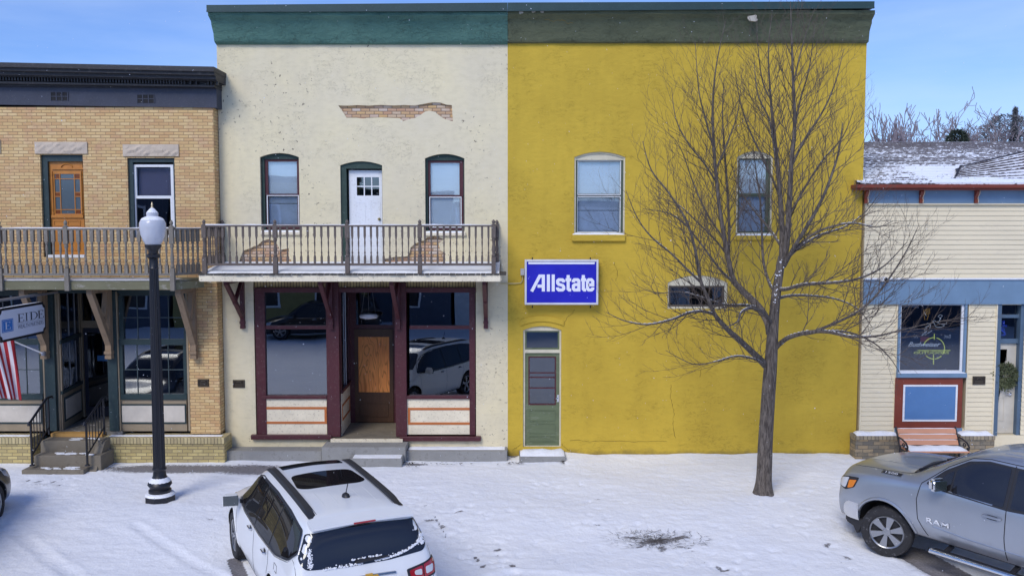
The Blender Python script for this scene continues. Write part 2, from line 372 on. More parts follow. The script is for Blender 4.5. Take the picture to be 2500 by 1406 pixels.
tracks = [(G(572, 1365, -.13), G(600, 1440, -.13), .14, .75), (G(2230, 1350, -.13), G(2420, 1460, -.13), .35, .85), (G(2190,1352,-.13), G(2240,1356,-.13), .12, .9), (G(1062,1270,-.1), G(1090,1310,-.1), .03, .5), (G(1155,1350,-.1), G(1166,1362,-.1), .025, .9)]
def axis(lo, hi, d, far):
    v = [lo+i*d for i in range(int(round((hi-lo)/d))+1)]; s = d; a, b = v[0], v[-1]; L_, R_ = [], []
    while b < far: s *= 1.7; b += s; R_.append(b)
    s = d
    while a > -far: s *= 1.7; a -= s; L_.append(a)
    return L_[::-1]+v+R_
def make_ground():
    xs = axis(-11, 11, .05, 700); ys = axis(-12.5, 0.4, .05, 700)
    bm = BM(); lay = bm.verts.layers.float.new('bare'); g = []
    for y in ys:
        row = []
        for x in xs:
            z = groundz(x, y); b = 0.
            if -12 < x < 12 and -14 < y < 1:
                z += .035*(noise.noise(Vector((x*.55, y*.7, 0)))) + .012*noise.noise(Vector((x*2.3, y*4, 3)))+.006*noise.noise(Vector((x*8, y*9, 7)))
                # drift against the yellow wall
                if 1.2 < x < 8.2 and y > -1.2: z += .07*max(0, 1+y/1.2)**2*(.75+.5*noise.noise(Vector((x*1.3, 0, 9))))
                for mxx, myy, a, c, h, s in marks:
                    dx, dy = x-mxx, y-myy
                    if abs(dx) < .4 and abs(dy) < .4:
                        u, v = dx*cos(h)+dy*sin(h), -dx*sin(h)+dy*cos(h); e = (u/a)**2+(v/c)**2
                        if e < 4: k = math.exp(-e); b = max(b, s*k*1.05); z -= .022*k*s
                for mxx, myy, a, c, h in dents:
                    dx, dy = x-mxx, y-myy
                    if abs(dx) < .3 and abs(dy) < .3:
                        u, v = dx*cos(h)+dy*sin(h), -dx*sin(h)+dy*cos(h); e = (u/a)**2+(v/c)**2
                        if e < 5: z += -.020*math.exp(-e)+.008*math.exp(-(e-2)**2)
                for p, q, r in ruts:
                    d = seg_d(x, y, p, q)
                    if d < r*2.2: z += -.018*math.exp(-(d/r)**4)+.010*math.exp(-((d-1.4*r)/(.4*r))**2)
                for mxx, myy, a, c, h, s in bare_blobs:
                    dx, dy = x-mxx, y-myy; u, v = dx*cos(h)+dy*sin(h), -dx*sin(h)+dy*cos(h); e = (u/a)**2+(v/c)**2
                    if e < 5: b = max(b, s*1.15*math.exp(-e*.7))
                for p, q, r, s in tracks:
                    d = seg_d(x, y, p, q)
                    if d < r*2: k = max(0, 1-(d/r)**4) if d < r else 0; b = max(b, s*(k+.25*max(0, 1-d/(2*r)))); z -= .02*k
            v = bm.verts.new((x, y, z)); v[lay] = b; row.append(v)
        g.append(row)
    for a, b in zip(g, g[1:]):
        for i in range(len(xs)-1): bm.faces.new((a[i], a[i+1], b[i+1], b[i]))
    return tag(obj('snowy_ground', bm, snowm, smooth=True), kind='structure')
make_ground()
def cap_snow(bm, x0, x1, y0, y1, z, t=.03, seed=0, n=None, slope=0):
    """rounded, uneven strip of snow lying on a ledge"""
    n = n or max(3, int((x1-x0)/.07)); m = 4; R = []
    for i in range(n+1):
        x = x0+(x1-x0)*i/n; r = []
        e0 = .5+.5*noise.noise(Vector((x*3+seed, 1, seed))); 
        for j in range(m+1):
            v = j/m; hh = t*(sin(pi*min(1, max(0, .06+v*.88)))**.5)*(.55+.5*noise.noise(Vector((x*4, v*3, seed)))+.35) if 0 < j < m else 0
            if i in (0, n): hh *= .3
            yy = y0+(y1-y0)*v + (e0*.012 if j == 0 else 0)
            r.append(bm.verts.new((x, yy, z+slope*v*(y1-y0)+max(.001, hh))))
        R.append(r)
    for a, b in zip(R, R[1:]):
        for j in range(m): bm.faces.new((a[j], b[j], b[j+1], a[j+1]))
    # skirt
    for i in range(n):
        for j in (0, m):
            p, q = R[i][j], R[i+1][j]; a = bm.verts.new((p.co.x, p.co.y, p.co.z-.008)); b = bm.verts.new((q.co.x, q.co.y, q.co.z-.008)); bm.faces.new((p, q, b, a))
def arch(a, b, z0, zs, zc, n=10):
    """opening outline a..b, sill z0, spring zs, crown zc"""
    return [(a, z0), (b, z0)]+[(b+(a-b)*i/n, zs+(zc-zs)*(1-(2*i/n-1)**2)) for i in range(n+1)]
# ================================================================ shared builders
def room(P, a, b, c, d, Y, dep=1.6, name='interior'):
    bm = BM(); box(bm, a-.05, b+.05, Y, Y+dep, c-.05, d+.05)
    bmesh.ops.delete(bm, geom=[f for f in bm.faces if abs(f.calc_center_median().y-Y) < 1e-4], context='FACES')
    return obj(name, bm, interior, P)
def blinds(P, a, b, c, d, Y, mat, step=.028):
    bm = BM(); z = c+.01
    while z < d-.005:
        v = [bm.verts.new(q) for q in ((a, Y, z), (b, Y, z), (b, Y+.005, z+step*.97), (a, Y+.005, z+step*.97))]; bm.faces.new(v); z += step
    return obj('blind', bm, mat, P)
def sash_window(P, op, spring, crown, inner, frame_m, sash_m, up, lo, head_m=None, Yf=.09, blind=(None, None), gm=None, sillbox=None, sill_m=None, sash_t=.03):
    """op: opening px x0,x1,y0(spring),y1 ; inner: px rect of the frame hole ; up/lo: px rects of the panes"""
    a, b, z0, _ = rect(op[0], op[1], op[2], op[3]); zs, zc = PZ(spring), PZ(crown)
    ia, ib, ic, idd = rect(*inner)
    bm = BM(); prism(bm, [arch(a, b, z0, zs, zc), [(ia, ic), (ib, ic), (ib, idd), (ia, idd)]], Yf, Yf+.09); fixn(bm)
    win = obj('window', bm, frame_m, P)
    if head_m:
        bm = BM(); o = [(a+.01, idd+.01), (b-.01, idd+.01)]+arch(a+.01, b-.01, z0, zs-.005, zc-.01)[2:]; prism(bm, [o], Yf-.012, Yf-.002); fixn(bm); obj('arch_panel', bm, head_m, win)
    ra, rb, rc, rd = rect(*up); la, lb, lc, ld = rect(*lo)
    bm = BM(); prism(bm, [[(ia+.002, (rc+ld)/2), (ib-.002, (rc+ld)/2), (ib-.002, idd-.002), (ia+.002, idd-.002)], [(ra, rc), (rb, rc), (rb, rd), (ra, rd)]], Yf+.03, Yf+.07); fixn(bm); obj('upper_sash', bm, sash_m, win)
    bm = BM(); prism(bm, [[(ia+.002, ic+.002), (ib-.002, ic+.002), (ib-.002, (rc+ld)/2-.002), (ia+.002, (rc+ld)/2-.002)], [(la, lc), (lb, lc), (lb, ld), (la, ld)]], Yf+.05, Yf+.10); fixn(bm); obj('lower_sash', bm, sash_m, win)
    for nm, r, y in (('pane', (ra, rb, rc, rd), Yf+.05), ('pane', (la, lb, lc, ld), Yf+.075)):
        bm = BM(); box(bm, r[0]-.004, r[1]+.004, y, y+.006, r[2]-.004, r[3]+.004); obj(nm, bm, gm or glU, win)
    for r, m in (((ra, rb, rc, rd), blind[0]), ((la, lb, lc, ld), blind[1])):
        if m: 
            q = blinds(P, r[0]-.03, r[1]+.03, r[2]-.03, r[3]+.02, Yf+.092+.03*(m is not blindm), m, .028 if m is blindm else .5); q.parent = win
    room(P, ia, ib, ic, idd, Yf+.11).parent = win
    if sillbox:
        x0, x1, y0, y1, yo = sillbox; bm = BM(); pbox(bm, x0, x1, y0, y1, yo, .02); s = obj('sill', bm, sill_m, win, bev=.015)
        aa, bb, cc, dd = rect(x0, x1, y0, y1, yo); bm = BM(); cap_snow(bm, aa+.02, bb-.02, yo+.01, Yf, dd, .035, x0); obj('sill_snow', bm, snowm, win, smooth=True)
    return win
def rail_post(h, r=.045, mat=None, top=.62):
    bm = BM(); box(bm, -r, r, -r, r, 0, h*.32); lathe(bm, [(r*.75, h*.32), (r*1.05, h*.34), (r*.65, h*.38), (r*.95, h*.45), (r*.6, h*.55), (r*.7, h*.6), (r*1.02, h*.63), (r*.7, h*.66)], n=10)
    box(bm, -r, r, -r, r, h*.66, h*.90); lathe(bm, [(r*1.1, h*.90), (r*1.15, h*.91), (r*.5, h*.925), (r*.8, h*.945), (r*.85, h*.965), (r*.5, h*.985), (r*.1, h)], n=10)
    return bm
def baluster(h, r, sq=.8):
    bm = BM(); n = 8
    box(bm, -r, r, -r*sq, r*sq, 0, h*.2); box(bm, -r, r, -r*sq, r*sq, h*.72, h)
    lathe(bm, [(r*.7, h*.2), (r*.95, h*.22), (r*.5, h*.26), (r*.9, h*.30), (r*.55, h*.34), (r*.45, h*.42), (r*.8, h*.56), (r*.55, h*.66), (r*.9, h*.69), (r*.7, h*.72)], n=n)
    return bm
def railing(P, runs, zb, zt, bal_r, spacing, pm, posts, post_h, post_zb, rail_m):
    """runs: list of (x0,y0,x1,y1); one baluster mesh copied along them; P a part at the thing's base"""
    base = LOC[P.name]; proto = None; pp = None
    for x0, y0, x1, y1 in runs:
        bm = BM(); bar(bm, (x0, y0, zt-.02), (x1, y1, zt-.02), .075, .04); obj('handrail', bm, rail_m, P)
        bm = BM(); bar(bm, (x0, y0, zb+.02), (x1, y1, zb+.02), .05, .05); obj('bottom_rail', bm, rail_m, P)
        l = math.hypot(x1-x0, y1-y0); n = int(l/spacing); th = math.atan2(y1-y0, x1-x0)
        bm = BM(); m = max(4, int(l/.09)); d = Vector((x1-x0, y1-y0, 0)).normalized(); s = Vector((-d.y, d.x, 0))
        R = []
        for i in range(m+1):
            c = Vector((x0, y0, zt))+d*l*i/m; h = .006+.012*max(0, .5+noise.noise(c*3)); R.append([bm.verts.new(c+s*a+Vector((0, 0, b))) for a, b in ((-.034, .001), (-.02, h), (.02, h), (.034, .001))])
        for a, b in zip(R, R[1:]):
            for j in range(3): bm.faces.new((a[j], a[j+1], b[j+1], b[j]))
        fixn(bm); obj('rail_snow', bm, snowm, P, smooth=True)
        for i in range(n):
            t = (i+.5)/n; p = Vector((x0+(x1-x0)*t, y0+(y1-y0)*t, zb+.03))-base
            if proto is None: proto = obj('baluster', baluster(zt-zb-.06, bal_r), pm, P, local=True); proto.location = p; proto.rotation_euler = (0, 0, th)
            else: copyo(proto, p, rz=th+random.uniform(-.06, .06))
    for x, y in posts:
        p = Vector((x, y, post_zb))-base
        if pp is None: pp = obj('post', rail_post(post_h), pm, P, local=True); pp.location = p
        else: copyo(pp, p)
# ================================================================ CREAM BUILDING
XL, XM, XR = PX(540, 600), PX(1239.5, 600), PX(2102, 620)
ZT = PZ(110); ZTOP = PZ(18)
cb = root('stucco_building', 'cream stucco two storey building with teal cornice, balcony and maroon storefront', 'building', ((XL+XM)/2, 2, 0))
def px2(pts): return [W(x, y) for x, y in pts]
W1 = arch(*[rect(636, 731, 385, 562)[i] for i in (0, 1, 2)], PZ(384), PZ(374))
W2 = arch(*[rect(1038, 1134, 388, 564)[i] for i in (0, 1, 2)], PZ(387), PZ(376))
D1 = arch(*[rect(832, 934, 403, 642)[i] for i in (0, 1, 2)], PZ(404), PZ(394))
patch1 = px2([(826,258),(850,258.5),(872,257),(900,258.5),(930,256.5),(960,258),(985,257),(1012,258),(1030,255),(1045,252),(1060,250),(1075,251),(1090,256),(1103,257),(1104,275),(1106,297),(1085,291),(1072,282),(1060,273),(1048,271),(1038,273),(1024,283),(1012,289),(997,292),(985,296),(975,289),(950,288),(930,287),(905,288),(885,290),(870,288),(846,288),(838,275)])
patch2 = px2([(583,642),(586,630),(594,612),(612,606),(618,602),(630,598),(640,588),(655,584),(668,588),(676,596),(684,610),(696,608),(705,606),(706,628),(714,642)])
patch3 = px2([(938,642),(938,632),(960,628),(994,626),(1000,618),(1002,605),(1012,596),(1026,589),(1036,587),(1042,580),(1060,576),(1084,584),(1070,595),(1076,612),(1088,620),(1082,642)])
sf = [W(622, 700), W(622, 1072), W(1162, 1076), W(1162, 700)]
def stk(z): return z
zsb = PZ(1085)
sfo = [(W(622, 880)[0], PZ(1072)), (PX(808, 1072), PZ(1072)), (PX(808, 1072), PZ(1068)), (PX(985, 1068), PZ(1068)), (PX(985, 1068), PZ(1074)), (W(1162, 880)[0], PZ(1074)), (W(1162, 880)[0], PZ(684)), (W(622, 880)[0], PZ(684))]
bm = BM(); prism(bm, [[(XL, .0), (XM, .0), (XM, ZT), (XL, ZT)], W1, D1, W2, patch1, patch2, patch3, sfo], 0, .055); fixn(bm)
obj('stucco_wall', bm, cream, cb)
sfb = [(sfo[0][0], PZ(1072)), (sfo[5][0], PZ(1072)), (sfo[5][0], PZ(684)), (sfo[0][0], PZ(684))]
bm = BM(); prism(bm, [[(XL, -.4), (XM, -.4), (XM, ZT), (XL, ZT)], W1, D1, W2, sfb], .056, .30); fixn(bm)
obj('brick_backing', bm, brickC, cb)
bm = BM(); box(bm, XL, XL+.3, .301, 14, -.4, ZTOP-.1); box(bm, XM-.29, XM-.005, .301, 14, -.4, ZTOP-.1); box(bm, XL+.3, XM-.29, 13.7, 14, -.4, ZTOP-.3); obj('side_wall', bm, cream, cb)
bm = BM(); box(bm, XL+.3, XM-.29, .35, 13.7, ZT-.4, ZT-.2); obj('flat_roof', bm, snowm, cb)
def cove(x0, x1, yb, yt, mat, P, over_l=0, over_r=0):
    """stuccoed cove cornice bulging out over the wall head"""
    zb, zt = PZ(yb), PZ(yt, -.42); bm = BM(); pr = [(0.0, 0), (.07, .03), (.10, .10), (.12, .22), (.15, .36), (.19, .50), (.22, .62), (.24, .72), (.31, .80), (.38, .88), (.385, 1.0)]
    n = int((x1-x0)/.12); R = []
    for i in range(n+1):
        x = x0+(x1-x0)*i/n; r = []
        for d, t in pr:
            xx = x
            if over_l and i == 0: xx = x-d*.12+.02*noise.noise(Vector((0, t*9, 4)))
            if over_r and i == n: xx = x+d*.02+.02*noise.noise(Vector((3, t*9, 4)))
            z = zb+(zt-zb)*t; r.append(bm.verts.new((xx, -.01-d-.025*noise.noise(Vector((x*1.7, 0, t*3)))-.012*noise.noise(Vector((x*7, 2, t*9))), z)))
        r += [bm.verts.new((r[-1].co.x, .3, zt)), bm.verts.new((x, .3, zb))]; R.append(r)
    for a, b in zip(R, R[1:]):
        m = len(a)
        for j in range(m): bm.faces.new((a[j], a[(j+1) % m], b[(j+1) % m], b[j]))
    bm.faces.new(R[0]); bm.faces.new(R[-1][::-1]); fixn(bm)
    return obj('cornice', bm, mat, P, smooth=True)
cove(XL, XM, 110, 29, teal, cb, over_l=1)
def capstrip(x0, x1, P, yt0, yt1, yb0, yb1, m):
    bm = BM(); Y = -.46
    pts = [(x0, PZ(yt0, Y), PZ(yb0, Y)), (x1, PZ(yt1, Y), PZ(yb1, Y))]
    A = []
    for x, zt, zb in pts: A.append([bm.verts.new((x, y, z)) for y, z in ((Y, zb), (Y, zt), (.35, zt-.03), (.35, zb), (Y+.02, zb))])
    for j in range(5): bm.faces.new((A[0][j], A[0][(j+1) % 5], A[1][(j+1) % 5], A[1][j]))
    bm.faces.new(A[0]); bm.faces.new(A[1][::-1]); fixn(bm); o = obj('metal_coping', bm, m, P)
    bm = BM(); A = []
    for x, zt, zb in pts: A.append([bm.verts.new((x, y, z)) for y, z in ((Y-.012, zb-.02), (Y-.012, zb+.012), (Y+.02, zb+.012), (Y+.02, zb-.02))])
    for j in range(4): bm.faces.new((A[0][j], A[0][(j+1) % 4], A[1][(j+1) % 4], A[1][j]))
    bm.faces.new(A[0]); bm.faces.new(A[1][::-1]); fixn(bm); obj('drip_edge', bm, m, P)
copm = paint('dark_green_metal', (.022, .05, .045), .35, (.1, .14, .13), .25, 30, .001)
XML = XM
capstrip(PX(504, 20, -.46), XML-.002, cb, 13, 7, 28, 26, copm)
# upper windows
mw = lambda op, sp, cr, inn, up, lo: sash_window(cb, op, sp, cr, inn, green, maroon, up, lo, blind=(blindm, curt), sash_t=.04)
w1 = sash_window(cb, (636,731,385,562), 384, 374, (644,729,388,560), green, maroon, (651,722,394,473), (651,723,479,548), blind=(blindm, curt), sillbox=(634,734,566,574,-.06), sill_m=cream_smooth)
w2 = sash_window(cb, (1038,1134,388,564), 387, 376, (1044,1131,391,562), green, maroon, (1050,1121,397,476), (1050,1122,482,552), blind=(blindm, blindm), sillbox=(1035,1137,568,576,-.06), sill_m=cream_smooth)
for (x0, x1, y0, y1), w_ in (((648,727,476,553), w1), ((1047,1126,480,556), w2)):
    a, b, c, d = rect(x0, x1, y0, y1); bm = BM(); fbox(bm, a, b, c, d, .02, .125, .145); o = obj('storm_sash', bm, whitep, w_)
# upper door
a, b, c, d = rect(832, 934, 403, 642); da, db_, dc, dd_ = rect(852, 931, 415, 640)
bm = BM(); prism(bm, [arch(a, b, c, PZ(404), PZ(394)), [(da-.06, c+.01), (db_+.02, c+.01), (db_+.02, dd_+.03), (da-.06, dd_+.03)]], .05, .24); fixn(bm)
ud = obj('balcony_door', bm, green, cb)
ga, gb, gc, gd = rect(868, 923, 432, 477)
bm = BM(); prism(bm, [[(da-.02, dc), (db_, dc), (db_, dd_), (da-.02, dd_)], [(ga, gc), (gb, gc), (gb, gd), (ga, gd)]], .16, .2)
for i in (1, 2): x = ga+(gb-ga)*i/3; box(bm, x-.012, x+.012, .163, .198, gc, gd)
box(bm, ga, gb, .165, .196, (gc+gd)/2-.012, (gc+gd)/2+.012)
for x0, x1 in ((866, 889), (903, 926)):
    q = rect(x0, x1, 495, 600); 
    box(bm, q[0]-.006, q[0], .154, .16, q[2], q[3]); box(bm, q[1], q[1]+.006, .154, .16, q[2], q[3]); box(bm, q[0]-.006, q[1]+.006, .154, .16, q[3], q[3]+.006); box(bm, q[0]-.006, q[1]+.006, .152, .158, q[2]-.006, q[2])
fixn(bm); obj('door_leaf', bm, whitep, ud)
bm = BM(); box(bm, ga-.01, gb+.01, .175, .181, gc-.01, gd+.01); obj('pane', bm, glD, ud)
bm = BM(); lathe(bm, [(.012, 0), (.03, .01), (.033, .03), (.02, .05)], n=12); bmesh.ops.rotate(bm, matrix=Matrix.Rotation(pi/2, 3, 'X'), verts=bm.verts); bmesh.ops.translate(bm, vec=(db_-.07, .16, PZ(535)), verts=bm.verts); obj('door_knob', bm, plain('brass', (.5, .36, .15), .3, 1.0), ud, smooth=True)
room(cb, ga, gb, gc, gd, .2).parent = ud
# storefront
SX0, SX1 = sfo[0][0], sfo[5][0]; SZ0, SZ1 = PZ(1072), PZ(684)
sfp = root  # keep name free
bm = BM(); box(bm, SX0+.02, SX1-.02, .02, .2, PZ(702), SZ1-.002); obj('soldier_course', bm, brickS, cb)
bm = BM(); box(bm, PX(622, 705), PX(1162, 705), -.03, .12, PZ(714), PZ(702)-.003); hd = obj('storefront_frame', bm, maroon, cb)
bm = BM()
bm.free()
for x0, x1, jx0, jx1 in ((648, 797, 625, 648), (1000, 1146, 1146, 1160)):
    bm = BM(); pbox(bm, jx0, jx1, 714.5, 1062, -.02, .12); pbox(bm, x0, x1, 795, 803.5, .0, .09); pbox(bm, x0-8, x1+(0 if x0 < 700 else 3), 966, 974, -.045, .10); obj('window_frame', bm, maroon, hd, bev=.004)
bm = BM(); pbox(bm, 797, 828, 690, 1066, -.06, .26); 
lathe(bm, [(.03, 0), (.035, .1)], (PX(812, 800), -.05, PZ(800)), n=8); obj('column', bm, maroon, cb, bev=.006)
bm = BM(); pbox(bm, 965, 992, 690, 1066, -.06, .26); obj('column', bm, maroon, cb, bev=.006)
for x0, x1, y0, y1 in ((648, 797, 713, 795), (648, 797, 803, 967), (1001, 1146, 713, 795), (1001, 1146, 803, 967)):
    bm = BM(); a, b, c, d = rect(x0, x1, y0, y1, .05); box(bm, a-.01, b+.01, .05, .058, c-.01, d+.01); obj('display_window', bm, glS, cb)
for x0, x1, ox0, ox1, oy0, oy1 in ((637, 798, 645, 798, 993, 1034), (992, 1160, 996, 1152, 995, 1036)):
    bm = BM(); pbox(bm, x0, x1, 974, 1060, .0, .1); bh = obj('bulkhead_panel', bm, cream_smooth, cb)
    a, b, c, d = rect(ox0, ox1, oy0, oy1); bm = BM(); fbox(bm, a, b, c, d, .052, -.012, .002); obj('orange_moulding', bm, orangep, bh)
for x0, x1, y0, y1 in ((612, 809, 1062, 1073), (975, 1174, 1066, 1077)):
    bm = BM(); pbox(bm, x0, x1, y0, y1, -.10, .02); obj('storefront_sill', bm, maroon, cb, bev=.01)
# recess
rxl, rxr = PX(828, 900), PX(966, 900); YB = 1.45; rzb, rzt = PZ(1066), PZ(702)
fl, _ = W(854, 900, YB); zdl = PZ(1036, YB)
bm = BM(); v = [bm.verts.new(p) for p in ((rxl-.1, 0, rzb), (rxr+.1, 0, rzb), (rxr+.1, YB, rzb), (rxl-.1, YB, rzb))]; bm.faces.new(v); box(bm, rxl-.1, rxr+.1, -.1, 0, rzb-.15, rzb-.002); obj('entry_floor', bm, stepc, cb)
bm = BM(); box(bm, PX(810, 1072), PX(985, 1072), -.14, -.001, PZ(1086, -.14), rzb-.02); obj('threshold', bm, cream_smooth, cb, bev=.006)
bm = BM(); box(bm, rxl-.6, rxr+.6, .2, YB+.3, rzt, rzt+.1); obj('entry_ceiling', bm, interior, cb)
def side(xf, xb, nm, sgn):
    P_ = []
    zc0 = PZ(963); bm = BM()
    A = Vector((xf, .1, 0)); B = Vector((xb, YB, 0)); d = (B-A).normalized(); nn = Vector((d.y, -d.x, 0))*sgn
    def q(bm, t0, t1, z0, z1, o, th): 
        p0, p1 = A+d*t0, A+d*t1
        vs = [bm.verts.new(Vector((p.x, p.y, z))+nn*oo) for p in (p0, p1) for oo in (o, o-th) for z in (z0, z1)]
        for f in ((0, 1, 3, 2), (4, 6, 7, 5), (0, 4, 5, 1), (2, 3, 7, 6), (0, 2, 6, 4), (1, 5, 7, 3)): bm.faces.new([vs[i] for i in f])
    Lh = (B-A).length
    q(bm, 0, Lh, rzb, zc0, 0, .05); bmp = obj('side_bulkhead', bm, cream_smooth, cb)
    bm = BM(); z0, z1 = rzb+.32, zc0-.28
    q(bm, .1, Lh-.1, z0, z0+.045, .012, .014); q(bm, .1, Lh-.1, z1-.045, z1, .012, .014); q(bm, .1, .145, z0+.045, z1-.045, .012, .014); q(bm, Lh-.145, Lh-.1, z0+.045, z1-.045, .012, .014); fixn(bm); obj('orange_moulding', bm, orangep, bmp)
    bm = BM(); q(bm, 0, Lh, zc0+.001, zc0+.08, .03, .09); q(bm, 0, .06, zc0+.08, rzt, .01, .06); q(bm, Lh-.06, Lh, zc0+.08, rzt, .01, .06); fixn(bm); obj('side_window_frame', bm, maroon, cb)
    bm = BM(); q(bm, .06, Lh-.06, zc0+.08, rzt-.01, -.02, .008); fixn(bm); obj('side_window', bm, glD, cb)
    bm = BM(); q(bm, .55*Lh, .55*Lh+.02, zc0+.08, rzt-.01, .012, .02); fixn(bm); obj('metal_strip', bm, plain('aluminium', (.6, .62, .64), .35, .9), cb)
side(rxl+.02, fl, 'l', 1); side(rxr-.02, rxr+.25, 'r', -1)
dk = paint('dark_stained_wood', (.07, .032, .014), .5, (.12, .06, .03), .4, 12, .002, (4, 4, .4)); 
bm = BM(); q0 = rect(843, 968, 793, 1037, YB); box(bm, q0[0]-.3, PX(872, 900, YB)-.01, YB, YB+.1, rzb, rzt); box(bm, PX(957, 900, YB)+.02, q0[1]+.5, YB, YB+.1, rzb, rzt); box(bm, PX(872, 900, YB)-.01, PX(957, 900, YB)+.02, YB, YB+.1, PZ(803, YB), PZ(793, YB)); box(bm, PX(872, 900, YB)-.01, PX(957, 900, YB)+.02, YB, YB+.1, PZ(712, YB), rzt); fixn(bm)
ds = obj('door_surround', bm, maroon, cb)
bm = BM(); a, b, c, d = rect(872, 957, 803, 1036, YB); pa, pb, pc, pd = rect(875.5, 951, 822, 957, YB); a = pa-.09; b = pb+.09
prism(bm, [[(a, rzb+.02), (b, rzb+.02), (b, d), (a, d)], [(pa, pc), (pb, pc), (pb, pd), (pa, pd)]], YB-.03, YB+.02)
la, lb, lc, ld = rect(877, 949, 982, 1016, YB); fbox(bm, la, lb, lc, ld, .025, YB-.045, YB-.03); fixn(bm); edoor = obj('entry_door', bm, dk, cb)
k = N('plywood'); c_ = k.co((1, 1, .16)); zz = k.noise(c_, 3.2, 2, .5, .6); ring = k.math('ABSOLUTE', k.math('SUBTRACT', k.math('FRACT', k.math('MULTIPLY', zz, 16)), .5))
ply = k.set(k.mix(k.ramp(k.noise(k.co(), 1.5, 3), ((.4, 0.), (.7, .5))), k.mix(k.ramp(ring, ((.0, 0.), (.22, 1.))), (.44, .15, .03), (.86, .33, .085)), (.62, .17, .045)), .6)
bm = BM(); mid = pa+(pb-pa)*.63; box(bm, pa, mid-.003, YB-.01, YB+.01, pc, pd); box(bm, mid+.003, pb, YB-.01, YB+.01, pc, pd); obj('plywood_panel', bm, ply, edoor)
bm = BM(); ta, tb, tcc, td = rect(868, 962, 712, 793, YB); box(bm, ta, tb, YB+.02, YB+.028, tcc, td); obj('transom_window', bm, glD, cb)
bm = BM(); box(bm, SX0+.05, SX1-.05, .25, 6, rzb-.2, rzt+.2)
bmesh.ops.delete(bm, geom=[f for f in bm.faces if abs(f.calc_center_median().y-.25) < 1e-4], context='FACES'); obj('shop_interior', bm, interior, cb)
# oval pendant in the transom
pl = root('pendant_lamp', 'pale oval pendant lamp hanging in the dark transom above the plywood door', 'lamp', (*[PX(900, 772, YB-.35)], YB-.35, PZ(772, YB-.35)))
X0, Z0 = W(900, 772, YB-.35)
bm = BM(); lathe(bm, [(.01, .075), (.10, .065), (.20, .045), (.235, .0), (.2, -.045), (.1, -.065), (.01, -.075)], (X0, YB-.35, Z0), n=24, sy=.45); obj('lamp_shade', bm, paint('beaded_glass', (.85, .85, .9), .3, (.4, .4, .45), .5, 60, .006), pl, smooth=True)
bm = BM()
for dx in (-.17, 0, .17): tube(bm, [(X0+dx, YB-.35, Z0+.04), (X0+dx*.4, YB-.35, rzt)], .004, 4)
obj('hanging_wire', bm, plain('grey_wire', (.3, .3, .32), .4), pl)
# balcony deck with shingled edge
YD = -1.32
zf = PZ(668, YD); zfb = PZ(687, YD); zw = PZ(641)
xdl, xdr = PX(489, 675, YD), PX(1221, 678, YD)
bm = BM(); v = []
for x in (xdl, xdr): v.append([bm.verts.new((x, y, z)) for y, z in ((YD, zf-.04), (-.005, zw-.03), (-.005, zw-.16), (YD, zf-.14))])
for j in range(4): bm.faces.new((v[0][j], v[0][(j+1) % 4], v[1][(j+1) % 4], v[1][j]))
bm.faces.new(v[0]); bm.faces.new(v[1][::-1]); fixn(bm)
bal = obj('balcony', bm, paint('deck_boards', (.30, .27, .22), .8), cb)
bm = BM(); box(bm, xdl-.005, xdr+.005, YD-.035, YD-.001, zfb, zf-.01); box(bm, xdr+.001, xdr+.03, YD, -.01, zfb+.02, zf-.01); box(bm, xdl-.03, xdl-.001, YD, -.4, zfb+.02, zf-.01); obj('fascia', bm, cream_smooth, bal)
bm = BM(); x = xdl-.03; rs = random.Random(5)
while x < xdr+.02:
    wd = rs.uniform(.1, .19); j = rs.uniform(-.02, .012); vs = [bm.verts.new(p) for p in ((x, YD-.06+j, zf-.012), (x+wd-.01, YD-.06+j, zf-.012), (x+wd-.01, YD+.3, zf+.03), (x, YD+.3, zf+.03), (x, YD-.06+j, zf-.03), (x+wd-.01, YD-.06+j, zf-.03))]
    bm.faces.new(vs[:4]); bm.faces.new((vs[4], vs[5], vs[1], vs[0])); x += wd
obj('shingle_edge', bm, paint('dark_shingle', (.05, .045, .04), .9, (.3, .3, .3), .3, 12), bal)
bm = BM(); n = 160; m = 10; R = []
for i in range(n+1):
    x = xdl+.03+(xdr-xdl-.05)*i/n; r = []
    for j in range(m+1):
        t = j/m; y0 = YD+.02+.07*max(0, noise.noise(Vector((x*4, 0, 1)))+.15)-.045*max(0, noise.noise(Vector((x*9, 5, 1)))); y = y0+(-.01-y0)*t
        z = zf+(zw-zf)*(y-YD)/(-YD)-.025+ (0 if j == 0 else .045+.02*noise.noise(Vector((x*2, y*3, 2)))); r.append(bm.verts.new((x, y, z)))
    R.append(r)
for a, b in zip(R, R[1:]):
    for j in range(m): bm.faces.new((a[j], b[j], b[j+1], a[j+1]))
obj('deck_snow', bm, snowm, bal, smooth=True)
zb, zt = PZ(648, YD+.08), PZ(549.5, YD+.08); Yr = YD+.08
xp = [PX(499, 600, Yr), PX(672, 600, Yr), PX(848, 600, Yr), PX(1025, 600, Yr), PX(1205, 600, Yr)]
zpb = zf-.02
runs = [(xp[i]+.04, Yr, xp[i+1]-.04, Yr) for i in range(4)]+[(xp[0], Yr+.04, xp[0], -.08), (xp[4], Yr+.04, xp[4], -.08)]
railing(bal, runs, zb, zt, .022, .132, darkwood, [(x, Yr) for x in xp]+[(xp[0], -.06), (xp[4]+.05, -.06)], PZ(536, Yr)-zpb, zpb, darkwood)
